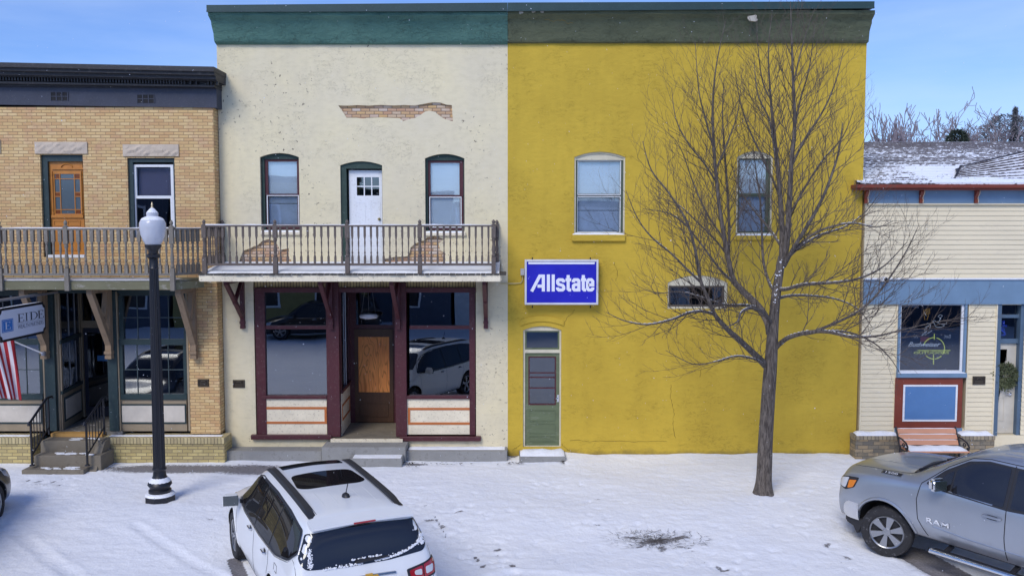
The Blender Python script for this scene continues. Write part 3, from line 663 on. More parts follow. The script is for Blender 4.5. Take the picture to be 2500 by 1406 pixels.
# maroon brackets below the deck, each in its own vertical plane
def bracket(P, x, ztop, zbot, yf, m, t=.09, yw=-.0, strut=True, extra=0):
    bm = BM(); box(bm, x-t/2, x+t/2, yw-t, yw-.002, zbot, ztop)
    bar(bm, (x, yf+.05, ztop-.06), (x, yw-t*.6, zbot+(ztop-zbot)*.2), t*.9, t*.95, up=Vector((1, 0, 0)))
    bar(bm, (x, yf, ztop-.045), (x, yw-t-.002, ztop-.045), t*.86, t*.8)
    if strut: bar(bm, (x, yf*.52, zbot+(ztop-zbot)*.52), (x, yw-t-.003, ztop-.1), t*.7, t*.8, up=Vector((1, 0, 0)))
    box(bm, x-t*.62, x+t*.62, yw-t*1.2, yw-.004, zbot+.09, zbot+.15); box(bm, x-t*.55, x+t*.55, yw-t*1.1, yw-.003, zbot-.02, zbot+.05)
    return obj('bracket', bm, m, P)
for x in (591, 808, 972, 1186): bracket(bal, PX(x, 745, -.07), zfb+.01, PZ(800, -.07), -1.2, maroon, yw=-.0 if x in (591, 1186) else -.06)
bm = BM(); box(bm, SX0-.6, SX1+.1, YD+.1, -.12, zfb+.06, zfb+.12); obj('soffit', bm, paint('soffit_boards', (.12, .10, .07), .9), bal)
# ================================================================ YELLOW BUILDING
yb = root('painted_building', 'mustard yellow stucco two storey building with olive cornice beside the cream one', 'building', ((XM+XR)/2, 2, 0))
YA = arch(*[rect(1402, 1526, 384, 572)[i] for i in (0, 1, 2)], PZ(384), PZ(371))
YBw = arch(*[rect(1798, 1886, 384, 573)[i] for i in (0, 1, 2)], PZ(384), PZ(369))
YC = arch(*[rect(1630, 1776, 692, 754)[i] for i in (0, 1, 2)], PZ(690), PZ(672))
YD_ = arch(*[rect(1277, 1370, 806, 1091)[i] for i in (0, 1, 2)], PZ(806), PZ(796))
bm = BM(); prism(bm, [[(XM, -.4), (XR, -.4), (XR, PZ(106)), (XM, PZ(106))], YA, YBw, YC, YD_], 0, .3); fixn(bm); obj('stucco_wall', bm, yellow, yb)
bm = BM(); box(bm, XM+.005, XM+.3, .301, 14, -.4, ZTOP-.1); box(bm, XR-.3, XR, .301, 14, -.4, ZTOP-.1); box(bm, XM+.3, XR-.3, 13.7, 14, -.4, ZTOP-.1); obj('side_wall', bm, yellow, yb)
bm = BM(); box(bm, XM+.3, XR-.3, .35, 13.7, ZT-.4, ZT-.2); obj('flat_roof', bm, snowm, yb)
cove(XM+.002, XR, 107, 25, olive, yb, over_r=1)
capstrip(XML+.002, PX(2135, 12, -.46), yb, 7, 4, 26, 19, copm)
chip = paint('bare_plaster', (.45, .42, .36), .9)
bm = BM()
for cx_, cy_, rx, ry, s in ((1837, 46, 13, 9, 1), (1272, 31, 5, 6, 2), (1302, 30, 6, 3, 3), (1324, 31, 5, 3, 4)):
    rs = random.Random(s); pts = []
    for i in range(12):
        t = 2*pi*i/12; r = rs.uniform(.7, 1.15); pts.append(W(cx_+rx*r*cos(t), cy_+ry*r*sin(t), -.36))
    prism(bm, [pts], -.405, -.36)
fixn(bm); obj('plaster_chip', bm, chip, yb)
creamp = paint('aged_cream_paint', (.62, .58, .44), .7, (.3, .25, .15), .35, 14)
mgreen = paint('muted_green_paint', (.075, .10, .065), .55, (.2, .22, .17), .3, 16)
ysill = dict(sill_m=yellow)
wa = sash_window(yb, (1402,1526,384,572), 384, 371, (1410,1517,392,568), mgreen, mgreen, (1412,1515,395,473), (1411,1514,482,565), head_m=creamp, blind=(blindm, curt), sillbox=(1396,1527,573,589,-.07), sill_m=yellow, Yf=.07)
wb = sash_window(yb, (1798,1886,384,573), 384, 369, (1806,1879,388,569), mgreen, mgreen, (1808,1874,390,472), (1807,1873,480,565), head_m=creamp, blind=(blindm, curt), sillbox=(1793,1890,575,586,-.05), sill_m=yellow, Yf=.07)
for (x0, x1, y0, y1), w_ in (((1410,1517,392,476), wa), ((1409,1516,479,568), wa)):
    a, b, c, d = rect(x0, x1, y0, y1); bm = BM(); fbox(bm, a, b, c, d, .018, .085, .10); obj('storm_sash', bm, whitep, w_)
a, b, c, d = rect(1411, 1515, 455, 462); bm = BM(); box(bm, a, b, .26, .28, c, d); a, b, c, d = rect(1411, 1515, 537, 543); box(bm, a, b, .26, .28, c, d); obj('blind_rail', bm, whitep, wa)
for op, sp, cr in (((1402,1526,384,572), 384, 371), ((1798,1886,384,573), 384, 369)):
    a, b, c, d = rect(*op); o = arch(a+.001, b-.001, c, PZ(sp), PZ(cr)-.001); i_ = arch(a+.035, b-.035, c+.04, PZ(sp)-.02, PZ(cr)-.035); bm = BM(); prism(bm, [o, i_], .03, .07); fixn(bm); obj('casing', bm, creamp, wa if op[0] < 1500 else wb)
# small high window
a, b, c, d = rect(1630, 1776, 692, 754); ga, gb, gc, gd = rect(1636, 1764, 701, 747)
bm = BM(); prism(bm, [arch(a+.001, b-.001, c+.001, PZ(690), PZ(672)-.002), [(ga-.03, gc-.02), (gb+.05, gc-.02), (gb+.05, gd+.03), (ga-.03, gd+.03)]], .02, .1); fixn(bm); hw = obj('window', bm, creamp, yb)
bm = BM(); fbox(bm, ga-.03, gb+.05, gc-.02, gd+.03, .045, .06, .11); obj('sash', bm, paint('brown_sash', (.10, .08, .06), .6), hw)
bm = BM(); box(bm, ga, gb+.02, .09, .096, gc, gd); obj('pane', bm, glD, hw); room(yb, ga, gb, gc, gd, .12).parent = hw
# green door
a, b, c, d = rect(1277, 1370, 806, 1091); 
bm = BM(); o = arch(a+.001, b-.001, c+.001, PZ(806), PZ(797)); ia, ib, ic, idd = rect(1282, 1366, 862, 1089); ta, tb, tcc, td = rect(1282, 1366, 808, 854)
prism(bm, [o, [(ia, ic), (ib, ic), (ib, idd), (ia, idd)], [(ta, tcc), (tb, tcc), (tb, td), (ta, td)]], .04, .14); fixn(bm); gdw = obj('side_door', bm, creamp, yb)
bm = BM(); fbox(bm, ta, tb, tcc, td, .035, .07, .12); pa, pb, pc, pd = rect(1290, 1358, 871, 990)
prism(bm, [[(ia, ic), (ib, ic), (ib, idd), (ia, idd)], [(pa, pc), (pb, pc), (pb, pd), (pa, pd)]], .08, .12)
for y0, y1 in ((1003, 1030), (1036, 1060), (1066, 1080)):
    q = rect(1292, 1356, y0, y1); fbox(bm, q[0], q[1], q[2], q[3], .012, .068, .08)
fixn(bm); obj('door_leaf', bm, olivep, gdw)
bm = BM(); fbox(bm, pa, pb, pc, pd, .03, .075, .11)
for y in (910, 921, 947): q = rect(1292, 1356, y, y+3); box(bm, q[0], q[1], .085, .10, q[2], q[3])
obj('glazing_frame', bm, maroon, gdw)
bm = BM(); box(bm, pa, pb, .10, .106, pc, pd); obj('pane', bm, glD, gdw); bm = BM(); box(bm, ta, tb, .10, .106, tcc, td); obj('transom_pane', bm, glD, gdw)
bm = BM(); box(bm, PX(1360.5, 973), PX(1365, 973), .068, .08, PZ(982), PZ(965)); tube(bm, [(PX(1362.5, 973), .08, PZ(973)), (PX(1362.5, 973), .03, PZ(973)), (PX(1357, 973), .025, PZ(973))], .012, 8); obj('handle', bm, plain('chrome', (.75, .75, .75), .2, 1.0), gdw)
room(yb, ta, tb, ic, td, .125).parent = gdw
# raised hood moulding above the door
n = 14; top = [W(1270+(1376-1270)*i/n, 782-11*(1-(2*i/n-1)**2)) for i in range(n+1)]; bot = [W(1270+(1376-1270)*i/n, 795-11*(1-(2*i/n-1)**2)) for i in range(n+1)]
bm = BM(); prism(bm, [bot+top[::-1]], -.03, .001); fixn(bm); obj('hood_moulding', bm, yellow, yb, bev=.012)
crm = plain('crack_dark_yellow', (.17, .12, .02), .95); rc = random.Random(5)  # dark yellow for the hairline wall cracks
for pts in ([(1639, 940), (1636, 965), (1641, 985), (1645, 1010), (1643, 1040), (1650, 1076)], [(1392, 1074), (1440, 1077), (1500, 1075), (1560, 1078), (1643, 1075)], [(1371, 1083), (1378, 1092), (1390, 1100), (1402, 1108)], [(1376, 794), (1384, 778), (1398, 764), (1404, 752)], [(1272, 1082), (1262, 1092), (1250, 1098)],
            [(1330, 46), (1352, 52), (1372, 49), (1388, 58), (1402, 55)], [(1500, 640), (1508, 668), (1503, 690)], [(1700, 880), (1712, 900), (1708, 925)]):
    q = []
    for (xa, ya), (xb, yb_) in zip(pts, pts[1:]):
        for j in range(5): t = j/5; q.append(P3(xa+(xb-xa)*t+rc.gauss(0, 1.1), ya+(yb_-ya)*t+rc.gauss(0, 1.1), -.001 if ya > 100 else -.40))
    bm = BM(); tube(bm, q, [rc.uniform(.002, .0055) for _ in q], 4); obj('wall_crack', bm, crm, yb)
# ================================================================ sign on the yellow wall
a, b, c, d = rect(1281, 1461, 634, 744, -.26)
sg = root('wall_sign', 'blue and white rectangular box sign reading Allstate on the yellow wall', 'sign', ((a+b)/2, -.13, c))
bm = BM(); fbox(bm, a, b, c, d, .045, -.26, -.03); box(bm, a+.045, b-.045, -.1, -.03, c+.045, d-.045); obj('sign_case', bm, paint('grey_white_metal', (.62, .63, .68), .4), sg, bev=.006)
k = N('sign_blue'); sblue = k.set(k.mix(k.ramp(k.noise(k.co(), 2, 3), ((.3, 0.), (.7, 1.))), (.012, .010, .42), (.018, .018, .50)), .35)
bm = BM(); box(bm, a+.046, b-.046, -.235, -.11, c+.046, d-.046); obj('sign_face', bm, sblue, sg)
bm = BM(); q = rect(1290, 1452, 640, 645, -.25); box(bm, q[0], q[1], -.25, -.236, q[2], q[3]); lw_ = plain('sign_lettering', (.80, .82, .93), .4); obj('top_strip', bm, lw_, sg)
# letters: (x in px from 1296, y in px above the baseline 711)
T = 7.6
def ax(p): return [W(1296+x, 711.5-y, -.245) for x, y in p]
tw = T/FPX*(DC-.245)
LET = [('A', [[(2, 0), (22, 37.5), (31, 37.5), (31, 0)], [(16.5, 13), (31, 13)]]), ('l', [[(43.5, 0), (43.5, 41.5)]]), ('l', [[(55.5, 0), (55.5, 41.5)]]),
       ('s', [[(81, 22), (81, 26), (78, 28.5), (69.5, 28.5), (66.5, 26), (66.5, 20.5), (69, 17.5), (79, 14.5), (81.5, 11), (81.5, 6.5), (78.5, 3.7), (69.5, 3.7), (66.5, 6.5), (66.5, 10)]]),
       ('t', [[(92.5, 40), (92.5, 6), (95, 3.7), (100, 3.7)], [(86, 28.5), (100, 28.5)]]),
       ('a', [[(105.5, 22), (105.5, 26), (108, 28.5), (116, 28.5), (119, 26), (119, 0)], [(119, 17), (109, 16.5), (105.5, 14), (105.5, 6.5), (108, 3.7), (114, 3.7), (119, 6.5)]]),
       ('t', [[(130, 40), (130, 6), (132.5, 3.7), (137, 3.7)], [(124.5, 28.5), (137, 28.5)]]),
       ('e', [[(142.5, 16), (153.5, 16), (153.5, 25), (150, 28.5), (143.5, 28.5), (140.5, 25), (140.5, 7), (143.5, 3.7), (150.5, 3.7), (153.5, 6.5), (153.5, 10)]])]
for ch, st in LET:
    bm = BM()
    for i, s in enumerate(st): stroke(bm, ax([(x*.985, y) for x, y in s]), tw, -.2448-.0008*i, -.2355)
    fixn(bm); obj('letter', bm, lw_, sg)
bm = BM()
for px in (1300, 1442):
    for y in (631, 748): q = W(px, y, -.2); tube(bm, [(q[0], -.15, q[1]-.04), (q[0], -.15, q[1]+.02)], .014, 6)
obj('mounting_bolt', bm, blackm, sg)
bx0 = root('junction_box', 'small grey electrical box with conduit left of the blue sign', 'electrical box', (PX(1275, 664), -.05, PZ(664)))
bm = BM(); pbox(bm, 1271, 1280, 656, 672, -.09, -.002); obj('box_body', bm, paint('galvanised', (.45, .46, .48), .5), bx0, bev=.004)
bm = BM(); tube(bm, [P3(1276, 672, -.03), P3(1276, 684, -.03), P3(1271, 691, -.03), P3(1255, 692, -.03), P3(1222, 692, -.03)], .011, 6); obj('conduit', bm, paint('painted_conduit', (.55, .48, .25), .6), bx0, smooth=True)
# plaques
plm = plain('bronze', (.055, .045, .035), .45, .7)
def plaque(x0, x1, y0, y1, Y, label):
    a, b, c, d = rect(x0, x1, y0, y1, Y); o = root('plaque', label, 'plaque', ((a+b)/2, Y, c), group='bronze plaques on the shop fronts')
    bm = BM(); box(bm, a, b, Y-.02, Y-.001, c, d); obj('plate', bm, plm, o, bev=.004)
    bm = BM(); fbox(bm, a+.012, b-.012, c+.012, d-.012, .01, Y-.026, Y-.02); 
    tube(bm, [((a+b)/2+.05*cos(t), Y-.024, d-.065+.03*sin(t)) for t in [pi*i/8 for i in range(9)]], .006, 5)
    for i in range(3): box(bm, a+.05, b-.05, Y-.024, Y-.02, c+.035+i*.022, c+.043+i*.022)
    obj('raised_lettering', bm, plain('worn_bronze', (.16, .13, .09), .4, .7), o)
plaque(569, 598, 927, 946, 0, 'small bronze plaque on the white pier of the cream building')
# concrete ledges and steps
def slab(name, label, boxes, m, group=None, snow=None):
    x0, x1, y0, y1 = boxes[0][:4]; o = root(name, label, 'step', ((x0+x1)/2, (y0+y1)/2, 0), group)
    for bx in boxes:
        bm = BM(); box(bm, *bx); obj('slab', bm, m, o, bev=.012)
    for s in snow or []:
        bm = BM(); cap_snow(bm, *s); obj('snow_cover', bm, snowm, o, smooth=True)
    return o
zl = PZ(1101, -.42)
slab('concrete_ledge', 'long low grey concrete ledge below the left display window', [(PX(538, 1115, -.42), PX(785, 1115, -.42), -.42, -.001, -.3, zl)], concrete, 'concrete ledges at the cream building')
slab('concrete_ledge', 'low grey concrete ledge below the right display window, with snow', [(PX(990, 1112, -.42), PX(1238, 1112, -.42), -.42, -.001, -.3, zl)], concrete, 'concrete ledges at the cream building', [(PX(995, 1100, -.42), PX(1232, 1100, -.42), -.30, -.01, zl, .03, 3)])
zu = PZ(1090, -.55)
slab('concrete_steps', 'two grey concrete entry steps in front of the maroon doorway', [(PX(785, 1100, -.6), PX(990, 1100, -.6), -.60, -.003, -.3, zu), (PX(850, 1130, -.95), PX(981, 1130, -.95), -.95, -.602, -.3, PZ(1119, -.95))], concrete, None, [(PX(860, 1119, -.95), PX(978, 1119, -.95), -.93, -.61, PZ(1119, -.95), .02, 5)])
zy = PZ(1114, -.55)
slab('concrete_step', 'single concrete step heaped with snow below the green door', [(PX(1268, 1120, -.55), PX(1381, 1122, -.55), -.55, -.003, -.3, zy)], concrete, None, [(PX(1270, 1120, -.55), PX(1379, 1120, -.55), -.54, -.005, zy, .09, 8)])
# ================================================================ BRICK BUILDING (left)
YB0 = -.30
bb = root('brick_building', 'tan brick building with dark cornice, orange upper door and green storefront', 'building', (PX(265, 700, YB0), 2, 0))
bxl, bxr = PX(-330, 700, YB0), PX(530, 700, YB0)
def r3(*a): return rect(*a, YB0)
dr = r3(102, 206, 378, 628); wn = r3(313, 428, 386, 580)
PIX0 = PX(461, 870, YB0); zbt = PZ(708, YB0); zbase = PZ(1056, YB0)
out = [(bxl, zbt), (PIX0, zbt), (PIX0, zbase-.02), (bxr, zbase-.02), (bxr, PZ(262, YB0)), (bxl, PZ(262, YB0))]
def R4(r): return [(r[0], r[2]), (r[1], r[2]), (r[1], r[3]), (r[0], r[3])]
bm = BM(); prism(bm, [out, R4(dr), R4(wn)], YB0, .3); fixn(bm); obj('brick_wall', bm, brickA, bb)
bm = BM(); box(bm, bxr-.3, bxr-.004, .3, 14, -.4, PZ(180, YB0)); box(bm, bxl, bxl+.3, .3, 14, -.4, PZ(180, YB0)); box(bm, bxl, bxr-.3, 13.7, 14, -.4, PZ(180, YB0)); obj('side_wall', bm, brickA, bb)
bm = BM(); box(bm, bxl, bxr-.01, .31, 13.6, PZ(220, YB0), PZ(205, YB0)); obj('flat_roof', bm, snowm, bb)
# cornice, sloping slightly along the facade
def band(P, y0a, y1a, y0b, y1b, Yf, m, name, xa=-330, xb=530, top=None):
    bm = BM(); n = 40; R = []
    ex = (y0b-y0a)/530.
    for i in range(n+1):
        px = xa+(xb-xa)*i/n; s0 = y0a+(y0b-y0a)*px/530; s1 = y1a+(y1b-y1a)*px/530
        x = PX(px, s0, YB0); zt_, zb_ = PZ(s0, Yf), PZ(s1, Yf); w_ = .006*noise.noise(Vector((x*1.3, Yf*9, 0)))
        R.append([bm.verts.new((x, y, z)) for y, z in ((Yf+w_, zb_), (Yf+w_, zt_), (.25, zt_), (.25, zb_))])
    for a, b in zip(R, R[1:]):
        for j in range(4): bm.faces.new((a[j], b[j], b[(j+1) % 4], a[(j+1) % 4]))
    bm.faces.new(R[0]); bm.faces.new(R[-1][::-1]); fixn(bm); return obj(name, bm, m, P)
fr = band(bb, 211, 256, 216, 263.5, YB0-.05, navy, 'frieze')
cor = band(bb, 152, 163, 163, 175, YB0-.52, blackc, 'cornice', xb=541)
for i, (a0, a1, b0, b1, d) in enumerate(((163.2, 172, 175.2, 184, .46), (172.3, 182, 184.3, 194, .38), (182.3, 186, 194.3, 198, .30), (186.3, 198, 198.3, 208, .16), (198.3, 204, 208.3, 213, .22), (204.3, 210.6, 213.3, 215.7, .13))):
    q = band(cor, a0, a1, b0, b1, YB0-d, blackc, 'cornice_moulding', xb=541-d*2 if i < 3 else 531)
bm = BM()
for i in range(118):
    px = -320+i*7.25
    if px > 440 and random.random() < .6: continue
    s = 187.5+11*px/530; a, b = PX(px, s, YB0-.24), PX(px+3.6, s, YB0-.24); box(bm, a, b, YB0-.25, YB0-.161, PZ(s+9, YB0-.24), PZ(s, YB0-.24))
box(bm, PX(-322, 188, YB0-.2), PX(528, 198, YB0-.2), YB0-.19, YB0-.158, PZ(199, YB0-.24), PZ(198.2, YB0-.24)); obj('dentils', bm, blackc, cor)
for x0, x1, y in ((124, 166, 226), (335, 377, 232)):
    bm = BM(); a, b, c, d = rect(x0, x1, y, y+20, YB0-.05); box(bm, a, b, YB0-.056, YB0-.049, c, d); o = obj('vent', bm, plain('vent_dark', (.012, .012, .015), .8), fr)
    bm = BM()
    for i in range(4): x = a+(b-a)*i/3; box(bm, x-.01, x+.01, YB0-.066, YB0-.057, c, d)
    box(bm, a, b, YB0-.064, YB0-.0565, (c+d)/2-.008, (c+d)/2+.008); obj('vent_grille', bm, navy, o)
for x0, x1, y0, y1 in ((86, 214, 347, 376), (301, 437, 353, 382), (-128, 2, 341, 374)):
    a, b, c, d = rect(x0, x1, y0, y1, YB0); bm = BM(); n = 14; 
    g = [[bm.verts.new((a+(b-a)*i/n, YB0-.03-.035*max(0, noise.noise(Vector((i*.9+x0, j*1.3, 2)))+.25)*(0 < i < n and 0 < j < 4), c+(d-c)*j/4)) for j in range(5)] for i in range(n+1)]
    for i in range(n):
        for j in range(4): bm.faces.new((g[i][j], g[i+1][j], g[i+1][j+1], g[i][j+1]))
    ed = [e for e in bm.edges if e.is_boundary]; r = bmesh.ops.extrude_edge_only(bm, edges=ed)
    for v in r['geom']:
        if isinstance(v, bmesh.types.BMVert): v.co.y = YB0+.02
    fixn(bm); obj('stone_lintel', bm, lintelm, bb)
# upper orange door
oak = paint('orange_oak', (.50, .20, .035), .35, (.32, .11, .02), .4, 6, .002, (3, 3, .4))
bm = BM(); a, b, c, d = dr; box(bm, a+.001, a+.13, YB0+.06, YB0+.2, c, d); box(bm, a+.131, b-.001, YB0+.06, YB0+.2, PZ(394, YB0), d); box(bm, b-.02, b-.001, YB0+.05, YB0+.2, c, PZ(394, YB0)-.001); odo = obj('balcony_door', bm, tealp, bb)
ia, ib, ic, idd = rect(117, 205, 395, 628, YB0+.12); ga, gb, gc, gd = rect(134, 196, 425, 522, YB0+.12)
bm = BM(); Yq = YB0+.12
prism(bm, [[(ia, ic), (ib, ic), (ib, idd), (ia, idd)], [(ga, gc), (gb, gc), (gb, gd), (ga, gd)]], Yq, Yq+.05)
for x in (129, 200):
    X = PX(x, 480, Yq); lathe(bm, [(.016, 0), (.022, .04), (.014, .08), (.022, .14), (.018, .5), (.022, .8), (.014, .86), (.024, .9), (.012, .97)], (X, Yq-.012, PZ(525, Yq)), n=8)
pbox(bm, 125, 203, 525, 532, Yq-.03, Yq-.001); pbox(bm, 126, 203, 410, 414, Yq-.03, Yq-.001)
tube(bm, [(PX(163+14*cos(t), 408, Yq), Yq-.012, PZ(410-10*sin(t), Yq)) for t in [pi*i/10 for i in range(11)]], .014, 6)
for x0, x1, y0, y1 in ((131, 161, 538, 552), (165, 196, 538, 552), (131, 196, 558, 612)):
    q = rect(x0, x1, y0, y1, Yq); fbox(bm, *q[:2], q[2], q[3], .02, Yq-.012, Yq-.001)
fixn(bm); lf = obj('carved_door_leaf', bm, oak, odo)
bm = BM()
for x in (147, 182): X = PX(x, 470, Yq); box(bm, X-.008, X+.008, Yq+.005, Yq+.02, gc, gd)
for y in (437, 470, 480, 512): Z = PZ(y, Yq); 
for y in (437, 512): Z = PZ(y, Yq); box(bm, ga, gb, Yq+.006, Yq+.019, Z-.008, Z+.008)
for y in (470, 480):
    Z = PZ(y, Yq); box(bm, ga, PX(147, 470, Yq), Yq+.006, Yq+.019, Z-.008, Z+.008); box(bm, PX(182, 470, Yq), gb, Yq+.006, Yq+.019, Z-.008, Z+.008)
obj('glazing_bars', bm, oak, lf)
bm = BM(); box(bm, ga, gb, Yq+.022, Yq+.028, gc, gd); obj('frosted_glass', bm, glass('etched_glass', .22, (.5, .55, .6), .12, False, (.10, .13, .14)), lf)
am = plain('amber_glass', (.20, .06, .015), .2); bm = BM()
for x0, x1 in ((134, 147), (182, 196)):
    for y0, y1 in ((425, 437), (470, 480), (512, 522)): q = rect(x0, x1, y0, y1, Yq); box(bm, q[0]+.01, q[1]-.01, Yq+.012, Yq+.021, q[2]+.008, q[3]-.008)
obj('amber_corner_pane', bm, am, lf)
bm = BM(); box(bm, a, b, YB0+.2, YB0+.3, c, d); obj('door_backing', bm, interior, odo)
bm = BM(); q = r3(118, 206, 622, 629); box(bm, q[0], q[1], YB0-.01, YB0+.1, q[2], q[3]); obj('door_sill', bm, whitep, odo)
# upper window
a, b, c, d = wn
bm = BM(); box(bm, a+.001, a+.1, YB0+.05, YB0+.18, c, d-.001); box(bm, a+.101, b-.001, YB0+.05, YB0+.18, PZ(396, YB0), d-.001); box(bm, b-.05, b-.002, YB0+.06, YB0+.18, c, PZ(396, YB0)-.001); uw = obj('window', bm, tealp, bb)
q = rect(325, 425, 402, 580, YB0+.1); Yq = YB0+.1
bm = BM(); up = rect(333, 417, 408, 478, Yq); lo = rect(333, 417, 485, 574, Yq); prism(bm, [R4(q), R4(up), R4(lo)], Yq, Yq+.06); fixn(bm); obj('white_sash', bm, whitep, uw)
for r in (up, lo): bm = BM(); box(bm, r[0], r[1], Yq+.03, Yq+.036, r[2], r[3]); obj('pane', bm, glU if r is up else glD, uw)
bm = BM(); box(bm, up[0], up[1], Yq+.12, Yq+.13, up[2], up[3]); obj('blind', bm, plain('mauve_blind', (.20, .18, .26), .8), uw)
room(bb, q[0], q[1], q[2], q[3], Yq+.15).parent = uw
# brick base with soldier cap
YBB = -.58
bcap = PZ(1068, YBB); gx = PX(250, 1100, YBB)
brickCap = brick('brick_cap', ((.50, .42, .22), (.62, .52, .28), (.44, .36, .20)), (.12, .10, .07), bw=.075, bh=.4, vert=True, off=(0, -.25))
for x0, x1 in ((bxl, PX(76, 1100, YBB)), (gx, PX(548, 1100, YBB))):
    bm = BM(); box(bm, x0, x1, YBB, YB0+.25, -.35, bcap-.14); o = obj('brick_base', bm, brickB, bb)
    bm = BM(); box(bm, x0-.0, x1+.015, YBB-.03, YB0+.2, bcap-.139, bcap); obj('soldier_cap', bm, brickCap, o, bev=.012)
    bm = BM(); cap_snow(bm, x0+.1, x1-.1, YBB+.10, YB0-.01, bcap, .014, 4); obj('cap_snow', bm, snowm, o, smooth=True)
# storefront
zfl = PZ(1052, YB0)
def pb(name, x0, x1, y0, y1, Yf, Yb, m, P=bb, bev=0):
    bm = BM(); pbox(bm, x0, x1, y0, y1, Yf, Yb); return obj(name, bm, m, P, bev=bev)
sf_ = pb('storefront_head', -250, 461, 704, 716, YB0+.01, YB0+.2, tealp)
Ys = YB0+.06
pb('column', 108, 133, 712, 1052, YB0-.04, YB0+.16, tealp, bev=.006); pb('column', 262, 285, 712, 1052, YB0-.04, YB0+.16, tealp, bev=.006)
pb('tan_jamb', 133.5, 143, 712, 1052, YB0+.06, YB0+.2, tan); pb('tan_jamb', 104, 107.5, 712, 1052, YB0+.0, YB0+.12, tan); pb('tan_jamb', 285.5, 290, 712, 1052, YB0+.0, YB0+.12, tan); pb('tan_jamb', 456, 460.5, 712, 1052, YB0+.0, YB0+.1, tan)
mul = plain('window_bar', (.05, .075, .08), .5)
for x0, x1 in ((-240, 104), (290, 456)):
    fr_ = BM(); 
    for y0, y1 in ((712, 722), (828, 842), (962, 975)): pbox(fr_, x0, x1, y0, y1, Ys-.04, Ys+.06)
    for p0, p1 in ((x0, x0+10), (x1-8, x1)): pbox(fr_, p0, p1, 722.5, 827.5, Ys-.035, Ys+.05); pbox(fr_, p0, p1, 842.5, 961.5, Ys-.035, Ys+.05)
    wf = obj('display_window_frame', fr_, tealp, bb)
    for y0, y1 in ((722, 828), (842, 962)):
        q = rect(x0+8, x1-6, y0, y1, Ys+.02); bm = BM(); box(bm, q[0], q[1], Ys+.02, Ys+.028, q[2], q[3]); obj('pane', bm, glS, wf)
        bm = BM(); n = max(3, int((x1-x0)/34))
        for i in range(1, n): x = q[0]+(q[1]-q[0])*i/n; box(bm, x-.008, x+.008, Ys+.005, Ys+.019, q[2], q[3])
        z = (q[2]+q[3])/2; box(bm, q[0], q[1], Ys+.007, Ys+.018, z-.008, z+.008); obj('glazing_bars', bm, mul, wf)
    pb('bulkhead', x0, x1, 975.5, 1052, Ys, Ys+.1, tan); q = pb('bulkhead_panel', x0+3, x1-2, 986, 1034, Ys-.02, Ys-.001, tealp); pb('panel_field', x0+8, x1-5, 990, 1030, Ys-.03, Ys-.021, panelw, q)
# recessed entry
YR_ = 1.2; xfl = PX(143, 900, YB0); xbl = PX(200, 900, YR_); xbr = PX(262, 900, YB0)
bm = BM(); box(bm, xfl-.1, xbr+.3, YB0-.02, YR_+.1, zfl-.12, zfl); obj('entry_floor', bm, paint('worn_floor', (.16, .15, .13), .8, (.6, .6, .62), .5, 5), bb)
bm = BM(); box(bm, PX(125, 1060, YBB+.08), PX(250, 1060, YBB+.08), YBB+.06, YB0-.021, PZ(1070, YBB+.06), zfl-.002); obj('orange_threshold', bm, paint('orange_plank', (.50, .28, .08), .7), bb)
def sidep(x0, y0, x1, y1, z0, z1, m, name, P=bb, o=0, th=.04):
    A = Vector((x0, y0, 0)); B = Vector((x1, y1, 0)); d = (B-A).normalized(); nn = Vector((d.y, -d.x, 0)); bm = BM()
    vs = [bm.verts.new(Vector((p.x, p.y, z))+nn*oo) for p in (A, B) for oo in (o, o-th) for z in (z0, z1)]
    for f in ((0, 1, 3, 2), (4, 6, 7, 5), (0, 4, 5, 1), (2, 3, 7, 6), (0, 2, 6, 4), (1, 5, 7, 3)): bm.faces.new([vs[i] for i in f])
    fixn(bm); return obj(name, bm, m, P)
def L2(t): return (xfl+(xbl-xfl)*t, YB0+.1+(YR_-YB0-.1)*t)
zsw = PZ(965, YB0)
sidep(*L2(0), *L2(1), zfl, zsw, tan, 'side_bulkhead'); q = sidep(*L2(.08), *L2(.92), zfl+.16, zsw-.1, tealp, 'side_panel', o=.014, th=.013); sidep(*L2(.13), *L2(.87), zfl+.21, zsw-.15, panelw, 'panel_field', q, .022, .007)
sidep(*L2(0), *L2(1), zsw+.001, zsw+.08, tealp, 'side_sill', o=.02, th=.08); sidep(*L2(0), *L2(1), PZ(832, .4), PZ(822, .4), tealp, 'side_transom_bar', o=.02, th=.06)
for t in (0, .94): sidep(*L2(t), *L2(t+.06), zsw+.081, zbt, tan, 'side_jamb', o=.01)
sidep(*L2(.06), *L2(.94), zsw+.081, zbt, glD, 'side_window', o=-.01, th=.006)
gm_ = plain('pale_bar', (.35, .37, .40), .5)
for t in (.42, .72): sidep(*L2(t), *L2(t+.018), zsw+.12, PZ(835, .5), gm_, 'side_mullion', o=.006, th=.012); sidep(*L2(t), *L2(t+.018), PZ(818, .5), zbt, gm_, 'side_mullion', o=.006, th=.012)
bm = BM(); x2 = PX(268, 900, YR_)+.3; zdt = PZ(800, YR_); zdt2 = PZ(783, YR_)
box(bm, xbl-.02, x2, YR_, YR_+.08, zdt, zdt2); box(bm, xbl-.03, xbl+.04, YR_-.01, YR_+.09, zfl, zbt); eds = obj('door_surround', bm, tan, bb)
bm = BM(); box(bm, xbl+.05, x2, YR_+.03, YR_+.08, zfl+.01, zdt-.002); dd0 = obj('entry_door', bm, paint('near_black_door', (.03, .035, .055), .35), bb)
bm = BM(); box(bm, xbl+.14, x2-.14, YR_+.02, YR_+.029, zfl+.25, zdt-.12); obj('door_glass', bm, glD, dd0)
